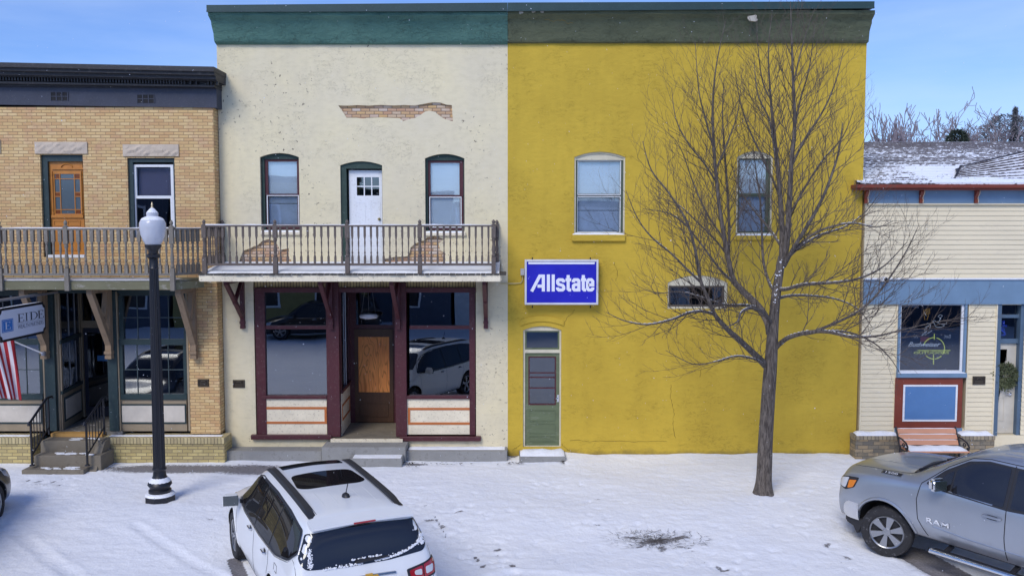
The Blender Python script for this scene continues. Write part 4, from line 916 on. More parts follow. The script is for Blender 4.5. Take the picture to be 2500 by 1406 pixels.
q = rect(237, 262, 868, 881, YR_); bm = BM(); box(bm, q[0], q[1], YR_+.01, YR_+.019, q[2], q[3]); obj('blue_sticker', bm, plain('sticker_blue', (.05, .19, .42), .5), dd0)
bm = BM(); box(bm, xbl+.05, x2, YR_+.03, YR_+.04, zdt2+.002, zbt); obj('transom_window', bm, glD, bb)
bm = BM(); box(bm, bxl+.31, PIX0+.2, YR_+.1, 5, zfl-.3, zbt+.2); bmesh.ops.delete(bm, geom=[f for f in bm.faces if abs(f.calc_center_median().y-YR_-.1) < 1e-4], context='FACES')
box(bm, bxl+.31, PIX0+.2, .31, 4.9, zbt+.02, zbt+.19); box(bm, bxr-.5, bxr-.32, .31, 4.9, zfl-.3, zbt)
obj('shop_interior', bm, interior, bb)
bm = BM(); box(bm, xbr+.32, xbr+.36, YB0+.2, 4, zfl, zbt); box(bm, xfl-.4, xfl-.36, YB0+.2, 4, zfl, zbt); obj('partition', bm, interior, bb)
plaque(483, 510, 925, 943, YB0, 'small bronze plaque on the yellow brick pier')
# balcony of the brick building
YDb = -1.38
zdf, zdb = PZ(684, YDb), PZ(707, YDb)
xe = PX(428, 690, YDb); xe2 = PX(493, 690, -.75)
xl_ = PX(-330, 690, YDb)
bm = BM(); pts = [(xl_, YDb), (xe, YDb), (xe2, -.75), (xe2, YB0-.001), (xl_, YB0-.001)]
prism(bm, [pts], zdf-.03, zdf, axis='z'); fixn(bm); bal2 = obj('balcony', bm, greenwood, bb)
bm = BM(); box(bm, xl_, xe, YDb-.03, YDb+.02, zdb, zdf-.031); bar(bm, (xe, YDb, (zdb+zdf)/2-.02), (xe2+.02, -.72, (zdb+zdf)/2-.02), .05, zdf-zdb-.04); obj('rim_joist', bm, greenwood, bal2)
bm = BM(); cap_snow(bm, xl_, xe-.02, YDb-.02, YDb+.5, zdf, .03, 2); obj('deck_snow', bm, snowm, bal2, smooth=True)
bm = BM()
for i in range(12): x = xl_+.3+i*(xe-xl_-.4)/11; box(bm, x-.03, x+.03, YDb+.02, YB0-.002, zdb+.03, zdf-.031)
obj('joists', bm, brownwood, bal2)
Yr2 = YDb-.0; zb2, zt2 = PZ(672, Yr2-.05), PZ(557, Yr2-.05)
pxs = [PX(4, 640, Yr2), PX(166, 640, Yr2), PX(423, 640, Yr2)]; x0_ = PX(-250, 640, Yr2)
railing(bal2, [(x0_, Yr2-.05, pxs[0]-.05, Yr2-.05), (pxs[0]+.05, Yr2-.05, pxs[1]-.05, Yr2-.05), (pxs[1]+.05, Yr2-.05, pxs[2]-.05, Yr2-.05), (pxs[2]+.05, Yr2, xe2-.02, -.75)], zb2, zt2, .036, .133, greywood,
        [(x, Yr2-.05) for x in [x0_]+pxs], PZ(537, Yr2-.05)-zdb+.02, zdb-.02, greywood)
for x in (-90, 111, 268, 474):
    X = PX(x, 800, YB0-.05); bracket(bal2, X, zdb-.01, PZ(872, YB0-.05), YDb+.12, brownwood, t=.13, yw=YB0-.04)
# ================================================================ entry steps and handrails
st = root('entry_steps', 'stained concrete entry steps leading up to the green shopfront', 'steps', (PX(150, 1150, -1.2), -1.1, 0))
for x0, x1, y0, y1, Y in ((52, 204, 1147, 1170, -1.5), (82, 246, 1112, 1150, -1.22), (98, 249, 1076, 1115, -.9)):
    bm = BM(); a, b = PX(x0, y0, Y), PX(x1, y0, Y); b = max(b, PX(204, 1147, -1.5)); box(bm, a, b, Y, YBB-.002 if x0 < 98 else YBB+.06, -.3 if x0 < 60 else PZ(y1, Y)-.05, PZ(y0, Y))
    o = obj('step', bm, stepc, st, bev=.015)
    zt_ = PZ(y0, Y); bm = BM(); rs = random.Random(x0)
    for i in range(9 if x0 < 98 else 5):
        x = a+(b-a)*rs.uniform(.3, .85); y = Y+rs.uniform(.06, .22); pts = []
        for k_ in range(9): t = 2*pi*k_/9; r = rs.uniform(.03, .10); pts.append((x+r*1.4*cos(t), y+r*.45*sin(t)))
        prism(bm, [pts], zt_+.001, zt_+.008+.001*i, axis='z')
    fixn(bm); obj('snow_patch', bm, snowm, o)
X1 = PX(204, 1147, -1.5); bm = BM(); prism(bm, [[(-1.3, -.1), (YBB, -.1), (YBB, PZ(1070, -.7)), (-.85, PZ(1078, -.85)), (-1.3, PZ(1150, -1.3))]], X1+.002, X1+.17, axis='x'); fixn(bm); obj('cheek_wall', bm, stepc, st)
def handrail(label, x0, x1):
    # x0: photo column of the lower post, x1: of the upper post
    Xa = PX(x0, 1090, -1.34); Xb = PX(x1, 1030, -.62); o = root('handrail', label, 'handrail', (Xa, -1.34, .1), 'black iron handrails at the entry steps')
    za, zb_ = PZ(1136, -1.34), PZ(1060, -.62); ha = PZ(1031, -1.34); hb = PZ(972, -.62)
    bm = BM(); bar(bm, (Xa, -1.34, za), (Xa, -1.34, ha), .035, .035, up=Vector((0, 1, 0))); obj('post', bm, blackm, o); bm = BM(); bar(bm, (Xb, -.62, zb_), (Xb, -.62, hb), .035, .035, up=Vector((0, 1, 0))); obj('post', bm, blackm, o)
    bm = BM(); tube(bm, [(Xa, -1.44, ha-.05), (Xa, -1.40, ha+.01), (Xa, -1.34, ha+.02), (Xb, -.68, hb+.01), (Xb, -.58, hb+.015), (Xb, -.45, hb+.01), (Xb, -.43, hb-.04)], .026, 6); obj('top_rail', bm, blackm, o)
    bm = BM(); bar(bm, (Xa, -1.34, za+.22), (Xb, -.62, zb_+.16), .02, .03)
    for i in range(1, 6):
        t = i/6; bar(bm, (Xa+(Xb-Xa)*t, -1.34+.72*t, za+.22+(zb_-za-.06)*t), (Xa+(Xb-Xa)*t, -1.34+.72*t, ha+(hb-ha)*t), .014, .014, up=Vector((0, 1, 0)))
    obj('pickets', bm, blackm, o); bm = BM(); lathe(bm, [(.06, 0), (.05, .02), (.025, .03)], (Xa, -1.34, za), n=8); obj('foot_plate', bm, blackm, o)
handrail('black iron handrail on the left side of the entry steps', 77, 119); handrail('black iron handrail on the right side of the entry steps', 212, 254)
# ================================================================ hanging sign and flag
XS = PX(107, 780, -1.0); ys0, ys1 = -1.0, -2.75
z0, z1 = PZ(812, -1.0), PZ(736, -1.0)
hs = root('hanging_sign', 'white double sided sign reading EIDE Wealth Partners hanging from a pole', 'sign', (XS, (ys0+ys1)/2, z0))
def notch(y0, y1, z0, z1, r): 
    o = []
    for cy_, cz_, a0 in ((y0, z0, 0), (y1, z0, 90), (y1, z1, 180), (y0, z1, 270)):
        for k_ in range(5): t = radians(a0+90-90*k_/4); o.append((cy_+r*cos(t), cz_+r*sin(t)))
    return o
a_, b_ = ys1, ys0
bm = BM(); prism(bm, [notch(a_, b_, z0, z1, .085)], XS-.04, XS+.04, axis='x'); fixn(bm); obj('sign_frame', bm, blackm, hs)
fm = plain('sign_white', (.66, .70, .80), .4)
bm = BM(); prism(bm, [notch(a_+.05, b_-.05, z0+.05, z1-.05, .08)], XS-.046, XS+.046, axis='x'); fixn(bm); obj('sign_face', bm, fm, hs)
wS, hS = b_-a_, z1-z0
def MP(u, v): return Matrix(((0, 0, 1, XS+.0475), (1, 0, 0, a_+wS*u), (0, 1, 0, z0+hS*v), (0, 0, 0, 1)))
lb = plain('sign_logo_blue', (.035, .19, .55), .4); lk = plain('sign_ink', (.02, .025, .045), .5); lk2 = plain('sign_grey_ink', (.16, .18, .24), .5)
bm = BM(); box(bm, XS+.047, XS+.050, a_+wS*.06, a_+wS*.285, z0+hS*.28, z0+hS*.66); obj('logo_square', bm, lb, hs)
bm = BM(); y_, Y_ = a_+wS*.075, a_+wS*.27; q0_, q1_ = z0+hS*.305, z0+hS*.635
for s in ((y_, Y_, q0_, q0_+.006), (y_, Y_, q1_-.006, q1_), (y_, y_+.008, q0_+.0061, q1_-.0061), (Y_-.008, Y_, q0_+.0061, q1_-.0061)): box(bm, XS+.0502, XS+.052, *s)
obj('logo_outline', bm, fm, hs)
def serif(ch, M, m, h, w_, name):
    """serif capital in a w x h box: E, I or D"""
    bm = BM(); t = .17*w_ if ch != 'I' else .3*w_; s = .035*h
    def bx(x0, x1, y0, y1, e=.003): box(bm, x0, x1, y0, y1, 0, e)
    if ch == 'I': bx(w_*.35, w_*.65, s, h-s); bx(0, w_, 0, s, .0031); bx(0, w_, h-s, h, .0031)
    if ch == 'E':
        bx(w_*.16, w_*.16+t, s, h-s); bx(0, w_*.9, 0, s, .0031); bx(0, w_*.85, h-s, h, .0031); bx(w_*.16+t, w_*.68, h*.5-s/2, h*.5+s/2, .0029)
        bx(w_*.86, w_*.93, 0, h*.22, .0033); bx(w_*.80, w_*.87, h*.80, h, .0033); bx(w_*.63, w_*.69, h*.41, h*.59, .0033)
    if ch == 'D':
        bx(w_*.14, w_*.14+t*.85, s, h-s); n_ = 14
        P1 = [(w_*.34+w_*.66*cos(a), h/2+h/2*sin(a)) for a in [-pi/2+pi*i/n_ for i in range(n_+1)]]; P2 = [(w_*.34+w_*.52*cos(a), h/2+(h/2-s)*sin(a)) for a in [pi/2-pi*i/n_ for i in range(n_+1)]]
        prism(bm, [[(0, 0)]+P1+[(0, h), (0, h-s)]+P2+[(0, s)]], 0, .0031, axis='z')
    fixn(bm); bmesh.ops.transform(bm, matrix=M, verts=bm.verts); return obj(name, bm, m, hs)
for ch, u, w_ in (('E', .375, .2), ('I', .535, .09), ('D', .635, .24), ('E', .81, .2)): serif(ch, MP(u, .50), lk, hS*.25, w_*wS/1.35, 'letter')
serif('E', MP(.11, .36) @ Matrix.Translation((0, 0, .004)), fm, hS*.22, .2*wS/1.6, 'logo_letter')
bm = BM(); box(bm, XS+.047, XS+.049, a_+wS*.375, a_+wS*.94, z0+hS*.455, z0+hS*.462); obj('rule_line', bm, lk2, hs)
text('WEALTH PARTNERS', hS*.125, MP(.378, .30), lk2, 'small_lettering', hs, width=wS*.56, ext=.002)
bm = BM(); tube(bm, [(XS, YB0-.1, z1+.16), (XS, -2.75, z1+.16)], .028, 8); lathe(bm, [(.01, -.03), (.04, -.01), (.04, .03), (.01, .05)], (XS, -2.77, z1+.16), n=8)
obj('support_pole', bm, plain('galvanised_pole', (.32, .34, .40), .35, .6), hs)
bm = BM()
for y in (-1.25, -2.5): tube(bm, [(XS, y, z1+.14), (XS, y, z1)], .012, 5)
obj('hanger', bm, blackm, hs)
bm = BM(); cap_snow(bm, XS-.035, XS+.035, a_+.1, b_-.1, z1, .012, 3, n=3); obj('snow_strip', bm, snowm, hs)
# flag
pA = P3(103, 862, -.6); pB = pA+Vector((-1.15, -1.25, .95))
fg = root('flag', 'striped american flag on a white angled pole beside the steps', 'flag', tuple(pA))
bm = BM(); tube(bm, [pA, pB], .016, 8); obj('flagpole', bm, plain('white_pole', (.75, .76, .8), .35), fg, smooth=True)
bm = BM(); lathe(bm, [(.05, -.04), (.05, .04), (.03, .06)], pA+Vector((0, .06, -.02)), n=8); obj('wall_bracket', bm, plain('bracket_metal', (.3, .3, .33), .4, .8), fg)
bm = BM(); nu, nv = 30, 26; A0 = pA+(pB-pA)*.36; A1 = pA+(pB-pA)*.98; R = []
for i in range(nu+1):
    u = i/nu; r = []
    for j in range(nv+1):
        v = j/nv; p = A0+(A1-A0)*v; dn = Vector((.10*u+.05, .02, -1.30*u-.0)); fold = Vector((.05, -.06, 0))*sin(v*16+u*2)*min(1, u*2.2)*1.0
        sway = Vector((-.30*u*v*.0, 0, 0)); squeeze = (A0-p)*(.62*u**.8)*.75; r.append(bm.verts.new(p+dn+fold+sway+squeeze+Vector((0, 0, -.18*v*u))))
    R.append(r)
for i in range(nu):
    for j in range(nv):
        f = bm.faces.new((R[i][j], R[i+1][j], R[i+1][j+1], R[i][j+1])); s = int(j/nv*13); cant = (i < nu*.42 and j >= nv*.46)
        f.material_index = 2 if cant else (0 if s % 2 == 0 else 1); f.smooth = True
o = obj('flag_cloth', bm, [paint('flag_red', (.42, .02, .03), .7, var=.05), paint('flag_white', (.75, .70, .74), .7, var=.04), paint('flag_blue', (.02, .03, .15), .7)], fg)
sm = o.modifiers.new('thickness', 'SOLIDIFY'); sm.thickness = .004
# ================================================================ CLAPBOARD BUILDING (right)
XC0, XC1 = PX(2104, 700)+.02, PX(2960, 700)
cl = root('clapboard_building', 'cream sided one storey tavern with blue bands and snowy shingle roof', 'building', ((XC0+XC1)/2, 2, 0))
YC0 = .0
def siding(P, x0, x1, z0, z1, exp, holes=()):
    segs = [(x0, x1)]
    for a, b, c, d in holes: segs = [s for (p, q) in segs for s in ((p, min(q, a)), (max(p, b), q)) if s[1]-s[0] > .01]
    for p, q in segs:
        bm = BM(); z = z0; prev = None
        while z < z1-.01:
            zt_ = min(z+exp, z1)
            v = [bm.verts.new(k_) for k_ in ((p, YC0-.022, z), (q, YC0-.022, z), (q, YC0-.004, zt_), (p, YC0-.004, zt_), (p, YC0-.002, z+.0), (q, YC0-.002, z+.0))]
            bm.faces.new(v[:4]); bm.faces.new((v[4], v[5], v[1], v[0])); z += exp
        bmesh.ops.remove_doubles(bm, verts=bm.verts, dist=.0025); obj('siding', bm, clap, P)
zz0, zz1, zz2 = PZ(1060), PZ(742), PZ(682); zz3, zz4 = PZ(497), PZ(455)
whole = rect(2187, 2360, 742, 1046); dorr = rect(2429, 2496, 742, 1062)
bm = BM(); prism(bm, [[(XC0, -.35), (XC1, -.35), (XC1, zz4), (XC0, zz4)], [(whole[0], whole[2]), (whole[1], whole[2]), (whole[1], whole[3]-.02), (whole[0], whole[3]-.02)], [(dorr[0], dorr[2]), (dorr[1], dorr[2]), (dorr[1], dorr[3]-.02), (dorr[0], dorr[3]-.02)]], YC0, .25); fixn(bm); obj('wall', bm, clap, cl)
siding(cl, XC0+.03, XC1, zz2+.03, zz3, .108); siding(cl, XC0+.03, XC1, zz0, zz1, .108, [(whole[0], whole[1], -1, 9), (dorr[0], dorr[1], -1, 9)])
bm = BM(); box(bm, XC0, XC0+.03, YC0-.03, YC0-.001, zz0, zz3); 
for x in (2187, 2358, 2429): X = PX(x, 900)-(.03 if x != 2358 else -.004); box(bm, X-.0, X+.03, YC0-.032, YC0-.002, zz0-.01, zz1-.002)
obj('corner_trim', bm, clap, cl)
bm = BM(); box(bm, XC0+.0, XC1, -.07, -.024, zz1, zz2); obj('blue_band', bm, bluep, cl); bm = BM(); box(bm, XC0, XC1, -.11, -.023, zz2+.001, zz2+.035); obj('white_drip_edge', bm, whitep, cl)
bm = BM(); box(bm, XC0, XC1, -.06, -.024, zz3, zz4); obj('blue_frieze', bm, bluep, cl); bm = BM(); box(bm, XC0+.04, XC1, -.075, -.024, zz3-.03, zz3-.001); obj('frieze_sill', bm, clap, cl)
bm = BM(); box(bm, PX(2091, 455, -.36), XC1, -.36, -.0241, PZ(459, -.36), PZ(450.5, -.36)); box(bm, PX(2094, 455, -.36), XC1, -.30, -.0242, PZ(464, -.30), PZ(459, -.36)-.001); obj('eave_cornice', bm, redp, cl, bev=.008)
prof = [(0, 0), (-.045, .01), (-.055, .06), (-.03, .11), (-.045, .16), (-.09, .20), (-.115, .26), (-.10, .31), (-.13, zz4-zz3-.04), (0, zz4-zz3-.04)]
for px in (2112, 2245.5, 2379.5, 2513, 2646):
    X = PX(px, 478); bm = BM(); prism(bm, [[(y-.061, zz3+z) for y, z in prof]], X-.045, X+.045, axis='x'); fixn(bm); o = obj('corbel', bm, redp, cl)
    bm = BM(); pt = [(X+.028, y-.066, zz3+z) for y, z in prof[1:9]]; tube(bm, pt, .008, 5); obj('corbel_cream_line', bm, creamp, o)  # thin cream-painted line along the corbel profile
# roofs: shingle courses with wind-blown snow
def roofmat():
    k = N('snowy_shingle'); c = k.co(); s = k.n('SeparateXYZ'); k.l(k.n('TexCoord').outputs['Object'], s.inputs[0])
    at = k.n('Attribute', attribute_name='snow'); 
    nz = k.noise(k.co((1, 1, 3)), 2.2, 6, .7); n2 = k.noise(k.co((1.2, 1.2, 3)), 9, 4, .7)
    f = k.math('ADD', k.math('MULTIPLY', k.math('SUBTRACT', nz, .5), 1.1), k.math('MULTIPLY', k.math('SUBTRACT', n2, .5), 1.7)); f = k.ramp(k.math('ADD', f, at.outputs['Fac']), ((.44, 0.), (.56, 1.)))
    k.bump(k.noise(k.co(), 30, 3), .4, .01)
    return k.set(k.mix(f, k.mix(k.noise(k.co(), 12, 3), (.045, .032, .035), (.09, .07, .07)), (.84, .87, .93)), .8)
rm_ = roofmat()
def shingle_roof(P, name, A, B, C_, D_, courses, snow_fn):
    """A,B eave ends; D,C ridge ends; stepped courses"""
    bm = BM(); lay = bm.verts.layers.float.new('snow'); A, B, C_, D_ = map(Vector, (A, B, C_, D_)); nrm = (B-A).cross(D_-A).normalized(); nx = 60
    if nrm.z < 0: nrm = -nrm
    for i in range(courses):
        t0, t1 = i/courses, (i+1)/courses; rows = []
        for t, o in ((t0, .022), (t0, .034), (t1, .008)):
            p, q = A+(D_-A)*t, B+(C_-B)*t; row = []
            for k_ in range(nx+1):
                v = bm.verts.new(p+(q-p)*k_/nx+nrm*(o-(.034 if o == .022 and t == t0 and len(rows) == 0 else 0))); u = k_/nx
                v[lay] = snow_fn(u, t)-(.8 if len(rows) == 0 else 0)-(.42 if len(rows) == 1 else 0)+(.16 if len(rows) == 2 else 0); row.append(v)
            rows.append(row)
        for a, b in zip(rows, rows[1:]):
            for k_ in range(nx): bm.faces.new((a[k_], a[k_+1], b[k_+1], b[k_]))
    return obj(name, bm, rm_, P)
Ye = -.33; ze = PZ(449.5, Ye); tS = .27
YRg = 6.0
xr0, xr1 = PX(2108, 400, Ye)-.05, XC1
zr = PZ(347.5, YRg)
shingle_roof(cl, 'shingle_roof', (xr0, Ye, ze), (xr1, Ye, ze), (xr1, YRg, zr), (xr0, YRg, zr), 30, lambda u, t: 1.0-.62*max(0, t-.25)*1.1 + (.25 if .2 < u < .7 and t < .35 else 0)+(.22 if t > .55 else .06)-(.28*(u < .12 and t > .6)))
bm = BM(); v = [bm.verts.new(p) for p in ((xr0, YRg, zr), (xr1, YRg, zr), (xr1, 13, ze), (xr0, 13, ze))]; bm.faces.new(v); prism(bm, [[(Ye, ze-.03), (YRg, zr-.05), (13, ze-.03)]], xr0+.02, xr0+.1, axis='x'); prism(bm, [[(Ye, ze-.03), (YRg, zr-.05), (13, ze-.03)]], xr1-.1, xr1-.02, axis='x'); obj('rear_roof', bm, rm_, cl)
bm = BM(); box(bm, XC0+.02, XC0+.2, .26, 12.6, -.3, zz4); box(bm, XC1-.2, XC1, .26, 12.6, -.3, zz4); box(bm, XC0+.2, XC1-.2, 12.4, 12.6, -.3, zz4); obj('side_wall', bm, clap, cl)
gA, gB, gC, gD = P3(2327, 447, .1), P3(2960, 447, .1), P3(2960, 262, 3.2), P3(2346, 408.5, 1.1)
shingle_roof(cl, 'cross_gable_roof', gA, gB, gC, gD, 10, lambda u, t: 0.86-.12*t+.25*(u > .35 and t < .3)+(.2 if u > .12 and t > .85 else 0))
bm = BM(); vs = [bm.verts.new(p) for p in (gA, gD, gD+Vector((.3, 2.5, -.1)), gA+Vector((.3, 2.5, 0)))]; bm.faces.new(vs); bar(bm, gA, gD, .04, .10); bar(bm, gD, gC, .10, .05); obj('gable_edge', bm, plain('dark_drip', (.03, .025, .03), .6), cl)
# shop window
wx0, wx1, wz0, wz1 = rect(2190, 2357, 742, 920); Yw = .02
bm = BM(); ga, gb, gc, gd = rect(2199, 2346, 743, 906)
prism(bm, [[(wx0, wz0), (wx1, wz0), (wx1, wz1-.003), (wx0, wz1-.003)], [(ga-.03, gc-.03), (gb+.05, gc-.03), (gb+.05, gd+.0), (ga-.03, gd+.0)]], -.045, .06); fixn(bm); sw = obj('shop_window', bm, bluep, cl)
bm = BM(); prism(bm, [[(ga-.029, gc-.029), (gb+.049, gc-.029), (gb+.049, gd-.004), (ga-.029, gd-.004)], [(ga, gc+.02), (gb, gc+.02), (gb, gd-.02), (ga, gd-.02)]], .0, .05); fixn(bm); obj('white_frame', bm, whitep, sw)
bm = BM(); box(bm, ga, gb, .03, .036, gc, gd); obj('pane', bm, glass('tavern_glass', .09, (.5, .52, .6), .004, wob=.002), sw); room(cl, ga, gb, gc, gd, .06, 2.5).parent = sw
bm = BM(); box(bm, wx0-.02, wx1+.02, -.09, -.0455, wz0-.0, wz0+.10); obj('window_sill', bm, bluep, sw); bm = BM(); cap_snow(bm, wx0, wx1, -.088, -.046, wz0+.10, .02, 9); obj('sill_snow', bm, snowm, sw)
bm = BM(); pbox(bm, 2184, 2349, 922, 1044, -.04, .06); rp = obj('red_panel', bm, redp, cl); a, b, c, d = rect(2202, 2334, 938, 1027); bm = BM(); fbox(bm, a, b, c, d, .04, -.058, -.041); obj('white_moulding', bm, whitep, rp); bm = BM(); box(bm, a+.041, b-.041, -.05, -.041, c+.041, d-.041); obj('blue_field', bm, blue2, rp)
bm = BM(); pbox(bm, 2184, 2349, 1044.5, 1054, -.045, .05); obj('panel_plinth', bm, bluep, rp)
# door with transoms
a, b, c, d = dorr; Yd = .10
bm = BM(); box(bm, a, a+.09, -.03, .25, c, d); box(bm, PX(2481, 900, Yd), b+.02, .0, .25, c, d); lx0, lx1 = PX(2441, 900, Yd)-.1, PX(2477, 900, Yd)
for y0, y1 in ((768, 776), (827, 838)): box(bm, a+.09, PX(2481, 900, Yd), .07, .25, PZ(y1, .07), PZ(y0, .07))
td_ = obj('tavern_door', bm, paint('slate_frame', (.08, .13, .19), .5), cl)
leafm = paint('cream_door', (.58, .54, .45), .5)
bm = BM(); zq0, zq1 = PZ(1058, Yd), PZ(839, Yd); q1 = rect(2443, 2460, 853, 882, Yd); prism(bm, [[(a+.091, zq0), (PX(2481, 900, Yd), zq0), (PX(2481, 900, Yd), zq1), (a+.091, zq1)], [(q1[0]-.1, q1[2]), (q1[1], q1[2]), (q1[1], q1[3]), (q1[0]-.1, q1[3])]], .13, .18)
for q in (rect(2434, 2453, 970, 1028, Yd),): fbox(bm, q[0], q[1], q[2], q[3], .015, .12, .13)
fixn(bm); obj('door_leaf', bm, leafm, td_); bm = BM(); box(bm, q1[0]-.1, q1[1], .15, .156, q1[2], q1[3]); obj('pane', bm, glD, td_)
bm = BM(); cx_, cz_ = W(2466, 962, .1); lathe(bm, [(.035, 0), (.04, .03), (.02, .05)], (0, 0, 0), n=12); bmesh.ops.rotate(bm, matrix=Matrix.Rotation(pi/2, 3, 'X'), verts=bm.verts); bmesh.ops.translate(bm, vec=(cx_, .125, cz_), verts=bm.verts); tube(bm, [(cx_, .09, cz_), (cx_-.10, .09, cz_)], .012, 6); obj('handle', bm, MAT['chrome'], td_)
bm = BM()
for y0, y1 in ((745, 768), (776, 827)): q = rect(2438, 2482, y0, y1, .1); box(bm, q[0]-.05, q[1], .12, .126, q[2], q[3])
obj('transom_pane', bm, glD, td_); room(cl, a+.1, b, c, d, .2, 1.5).parent = td_
plaque(2374, 2405, 918, 938, -.022, 'bronze plaque on the cream siding between window and tavern door')
# base walls of the tavern
for x0, x1 in ((2090, 2196), (2346, 2429)):
    a, b = PX(x0, 1080, -.38), PX(x1, 1080, -.38); zt_ = PZ(1064, -.38)
    bm = BM(); box(bm, a, b, -.36, YC0-.024, -.35, zt_-.09); o = obj('brick_base', bm, brickD, cl); bm = BM(); box(bm, a-.01, b+.01, -.38, YC0-.024, zt_-.089, zt_); obj('coping_bricks', bm, brick('coping_brick', ((.26, .22, .16), (.36, .30, .20)), (.10, .09, .07), bw=.085, bh=.5, vert=True, off=(0, -.2)) if 'coping_brick' not in MAT else MAT['coping_brick'], o, bev=.008)
    bm = BM(); cap_snow(bm, a+.02, b-.01, -.37, -.03, zt_, .07, 6); obj('ledge_snow', bm, snowm, o, smooth=True)
bm = BM(); a, b = PX(2196, 1080, -.1), PX(2346, 1080, -.1); box(bm, a, b, -.06, -.025, -.3, PZ(1055)); obj('brick_base', bm, brickD, cl)
# wreath
wcx, wcz = W(2451, 918, .06); wr = root('wreath', 'dried green leafy wreath hanging on the cream tavern door', 'wreath', (wcx, .06, wcz)); bm = BM(); rs = random.Random(4)
for i in range(800):
    t = rs.uniform(0, 2*pi); R0 = .27*rs.random()**.45; c0 = Vector((wcx+R0*cos(t), .06+rs.uniform(-.07, .04), wcz+R0*sin(t)))+Vector((rs.gauss(0, .025), 0, rs.gauss(0, .025))); d = Vector((cos(t+rs.uniform(-.9, 1.5)), rs.uniform(-.8, .2), sin(t+rs.uniform(-.9, 1.5)))).normalized()*rs.uniform(.05, .1); s = d.cross(Vector((rs.random(), 1, rs.random()))).normalized()*rs.uniform(.012, .022)
    vs = [bm.verts.new(p) for p in (c0, c0+d*.5+s, c0+d, c0+d*.5-s)]; bm.faces.new(vs)
obj('leaves', bm, paint('wreath_leaves', (.07, .085, .035), .7, (.17, .16, .10), .6, 12), wr)
bm = BM(); tube(bm, [(wcx+.25*cos(t), .08, wcz+.25*sin(t)) for t in [2*pi*i/24 for i in range(25)]], .03, 6); obj('wire_ring', bm, plain('twig_brown', (.05, .035, .02), .9), wr)
# dome camera
sx, sz = W(2158, 681, -.17); sc = root('security_camera', 'small white dome security camera on the blue band', 'security camera', (sx, -.17, sz)); bm = BM(); lathe(bm, [(.03, -.07), (.075, -.05), (.085, 0), (.085, .03), (.05, .05)], (sx, -.17, sz), n=16); obj('housing', bm, plain('white_plastic', (.75, .76, .78), .4), sc, smooth=True)
bm = BM(); bmesh.ops.create_icosphere(bm, subdivisions=2, radius=.05, matrix=Matrix.Translation((sx+.012, -.225, sz-.005))); obj('lens_dome', bm, plain('dark_dome', (.01, .01, .012), .1), sc, smooth=True)
bm = BM(); box(bm, sx-.03, sx+.03, -.13, -.071, sz-.03, sz+.03); obj('mount', bm, MAT['white_plastic'], sc)
# neon signs inside the window
def neon(name, col, es, ): return plain(name, (.05, .05, .05), .4, emit=col, es=es)
nY = nW = neon('neon_yellow', (.75, .9, .10), 1.6); nW = neon('neon_white', (.75, .88, .95), 1.3); nB = neon('neon_blue', (.06, .12, 1.0), 2.5); nO = neon('neon_amber', (.85, .5, .06), .8)
NX, NZ = W(2275, 855, .14); ns = root('neon_sign', 'lit Budweiser Outdoors neon sign with yellow crosshair in the tavern window', 'neon sign', (NX, .14, NZ))
def ntube(name, m, polys, r=.007):
    bm = BM()
    for p in polys: tube(bm, [P3(x, y, .14) for x, y in p], r, 5)
    return obj(name, bm, m, ns)
C8 = lambda cx, cy, rx, ry, a0, a1, n=14: [(cx+rx*cos(radians(a0+(a1-a0)*i/n)), cy+ry*sin(radians(a0+(a1-a0)*i/n))) for i in range(n+1)]
ntube('crosshair', nY, [C8(2280, 850, 26, 26, 200, 275), C8(2280, 850, 26, 26, 285, 395), C8(2280, 850, 26, 26, 45, 85), C8(2280, 850, 26, 26, 95, 140), [(2281, 815), (2281, 829)], [(2279, 865), (2279, 890)], [(2240, 855.5), (2320, 855.5)]], .009)
hunter = [[(2257, 762), (2261, 771)], [(2264, 788), (2270, 792)], [(2270, 802), (2273, 789), (2281, 782), (2289, 787), (2297, 778), (2290, 772), (2295, 768), (2301, 770), (2296, 776), (2294, 783), (2290, 789)], [(2278, 784), (2283, 794)], [(2293, 790), (2301, 792), (2310, 791), (2311, 785)], [(2282, 796), (2290, 799), (2299, 798), (2306, 794)], [(2268, 794), (2258, 800)], [(2264, 800), (2256, 806)], [(2262, 808), (2252, 813)], [(2276, 806), (2268, 812)], [(2250, 819), (2262, 810)], [(2258, 818), (2268, 811)]]
ntube('dog_and_bird_outline', nW, hunter, .005)
ntube('amber_feathers', nO, [[(2256+i*3, 756-i), (2254+i*4, 764), (2260+i*2.4, 769-i*.6)] for i in range(5)]+[[(2256, 770), (2258, 781)], [(2267, 769), (2263, 781)]], .006)
def inwin(px, py, Y=.138): x, z = W(px, py, Y); return Matrix(((1, 0, 0, x), (0, 0, -1, Y), (0, 1, 0, z), (0, 0, 0, 1)))
text('Budweiser', .105, inwin(2217, 846), nW, 'script_lettering', ns, width=.74, ext=.006, shear=.45); text('OUTDOORS', .05, inwin(2231, 863.5), nY, 'lower_lettering', ns, width=.80, ext=.006)
bm = BM(); box(bm, *[PX(2247, 825, .2), PX(2268, 825, .2)], .19, .2, PZ(834, .2), PZ(822, .2)); obj('red_backing', bm, neon('neon_red', (.5, .06, .03), .35), ns)
ntube('script_marks', nW, [[(2306, 818), (2308, 822), (2305, 826)], [(2309, 818), (2311, 825), (2313, 819), (2314, 825)], [(2316, 825), (2317, 818), (2320, 816), (2320, 824), (2318, 826)], [(2238, 818), (2240, 826)], [(2231, 820), (2234, 826), (2236, 820)]], .003)
bx_, bz_ = W(2449, 800, .17); nb = root('neon_sign', 'blue outline neon letters in the transom above the tavern door', 'neon sign', (bx_, .17, bz_)); bm = BM()
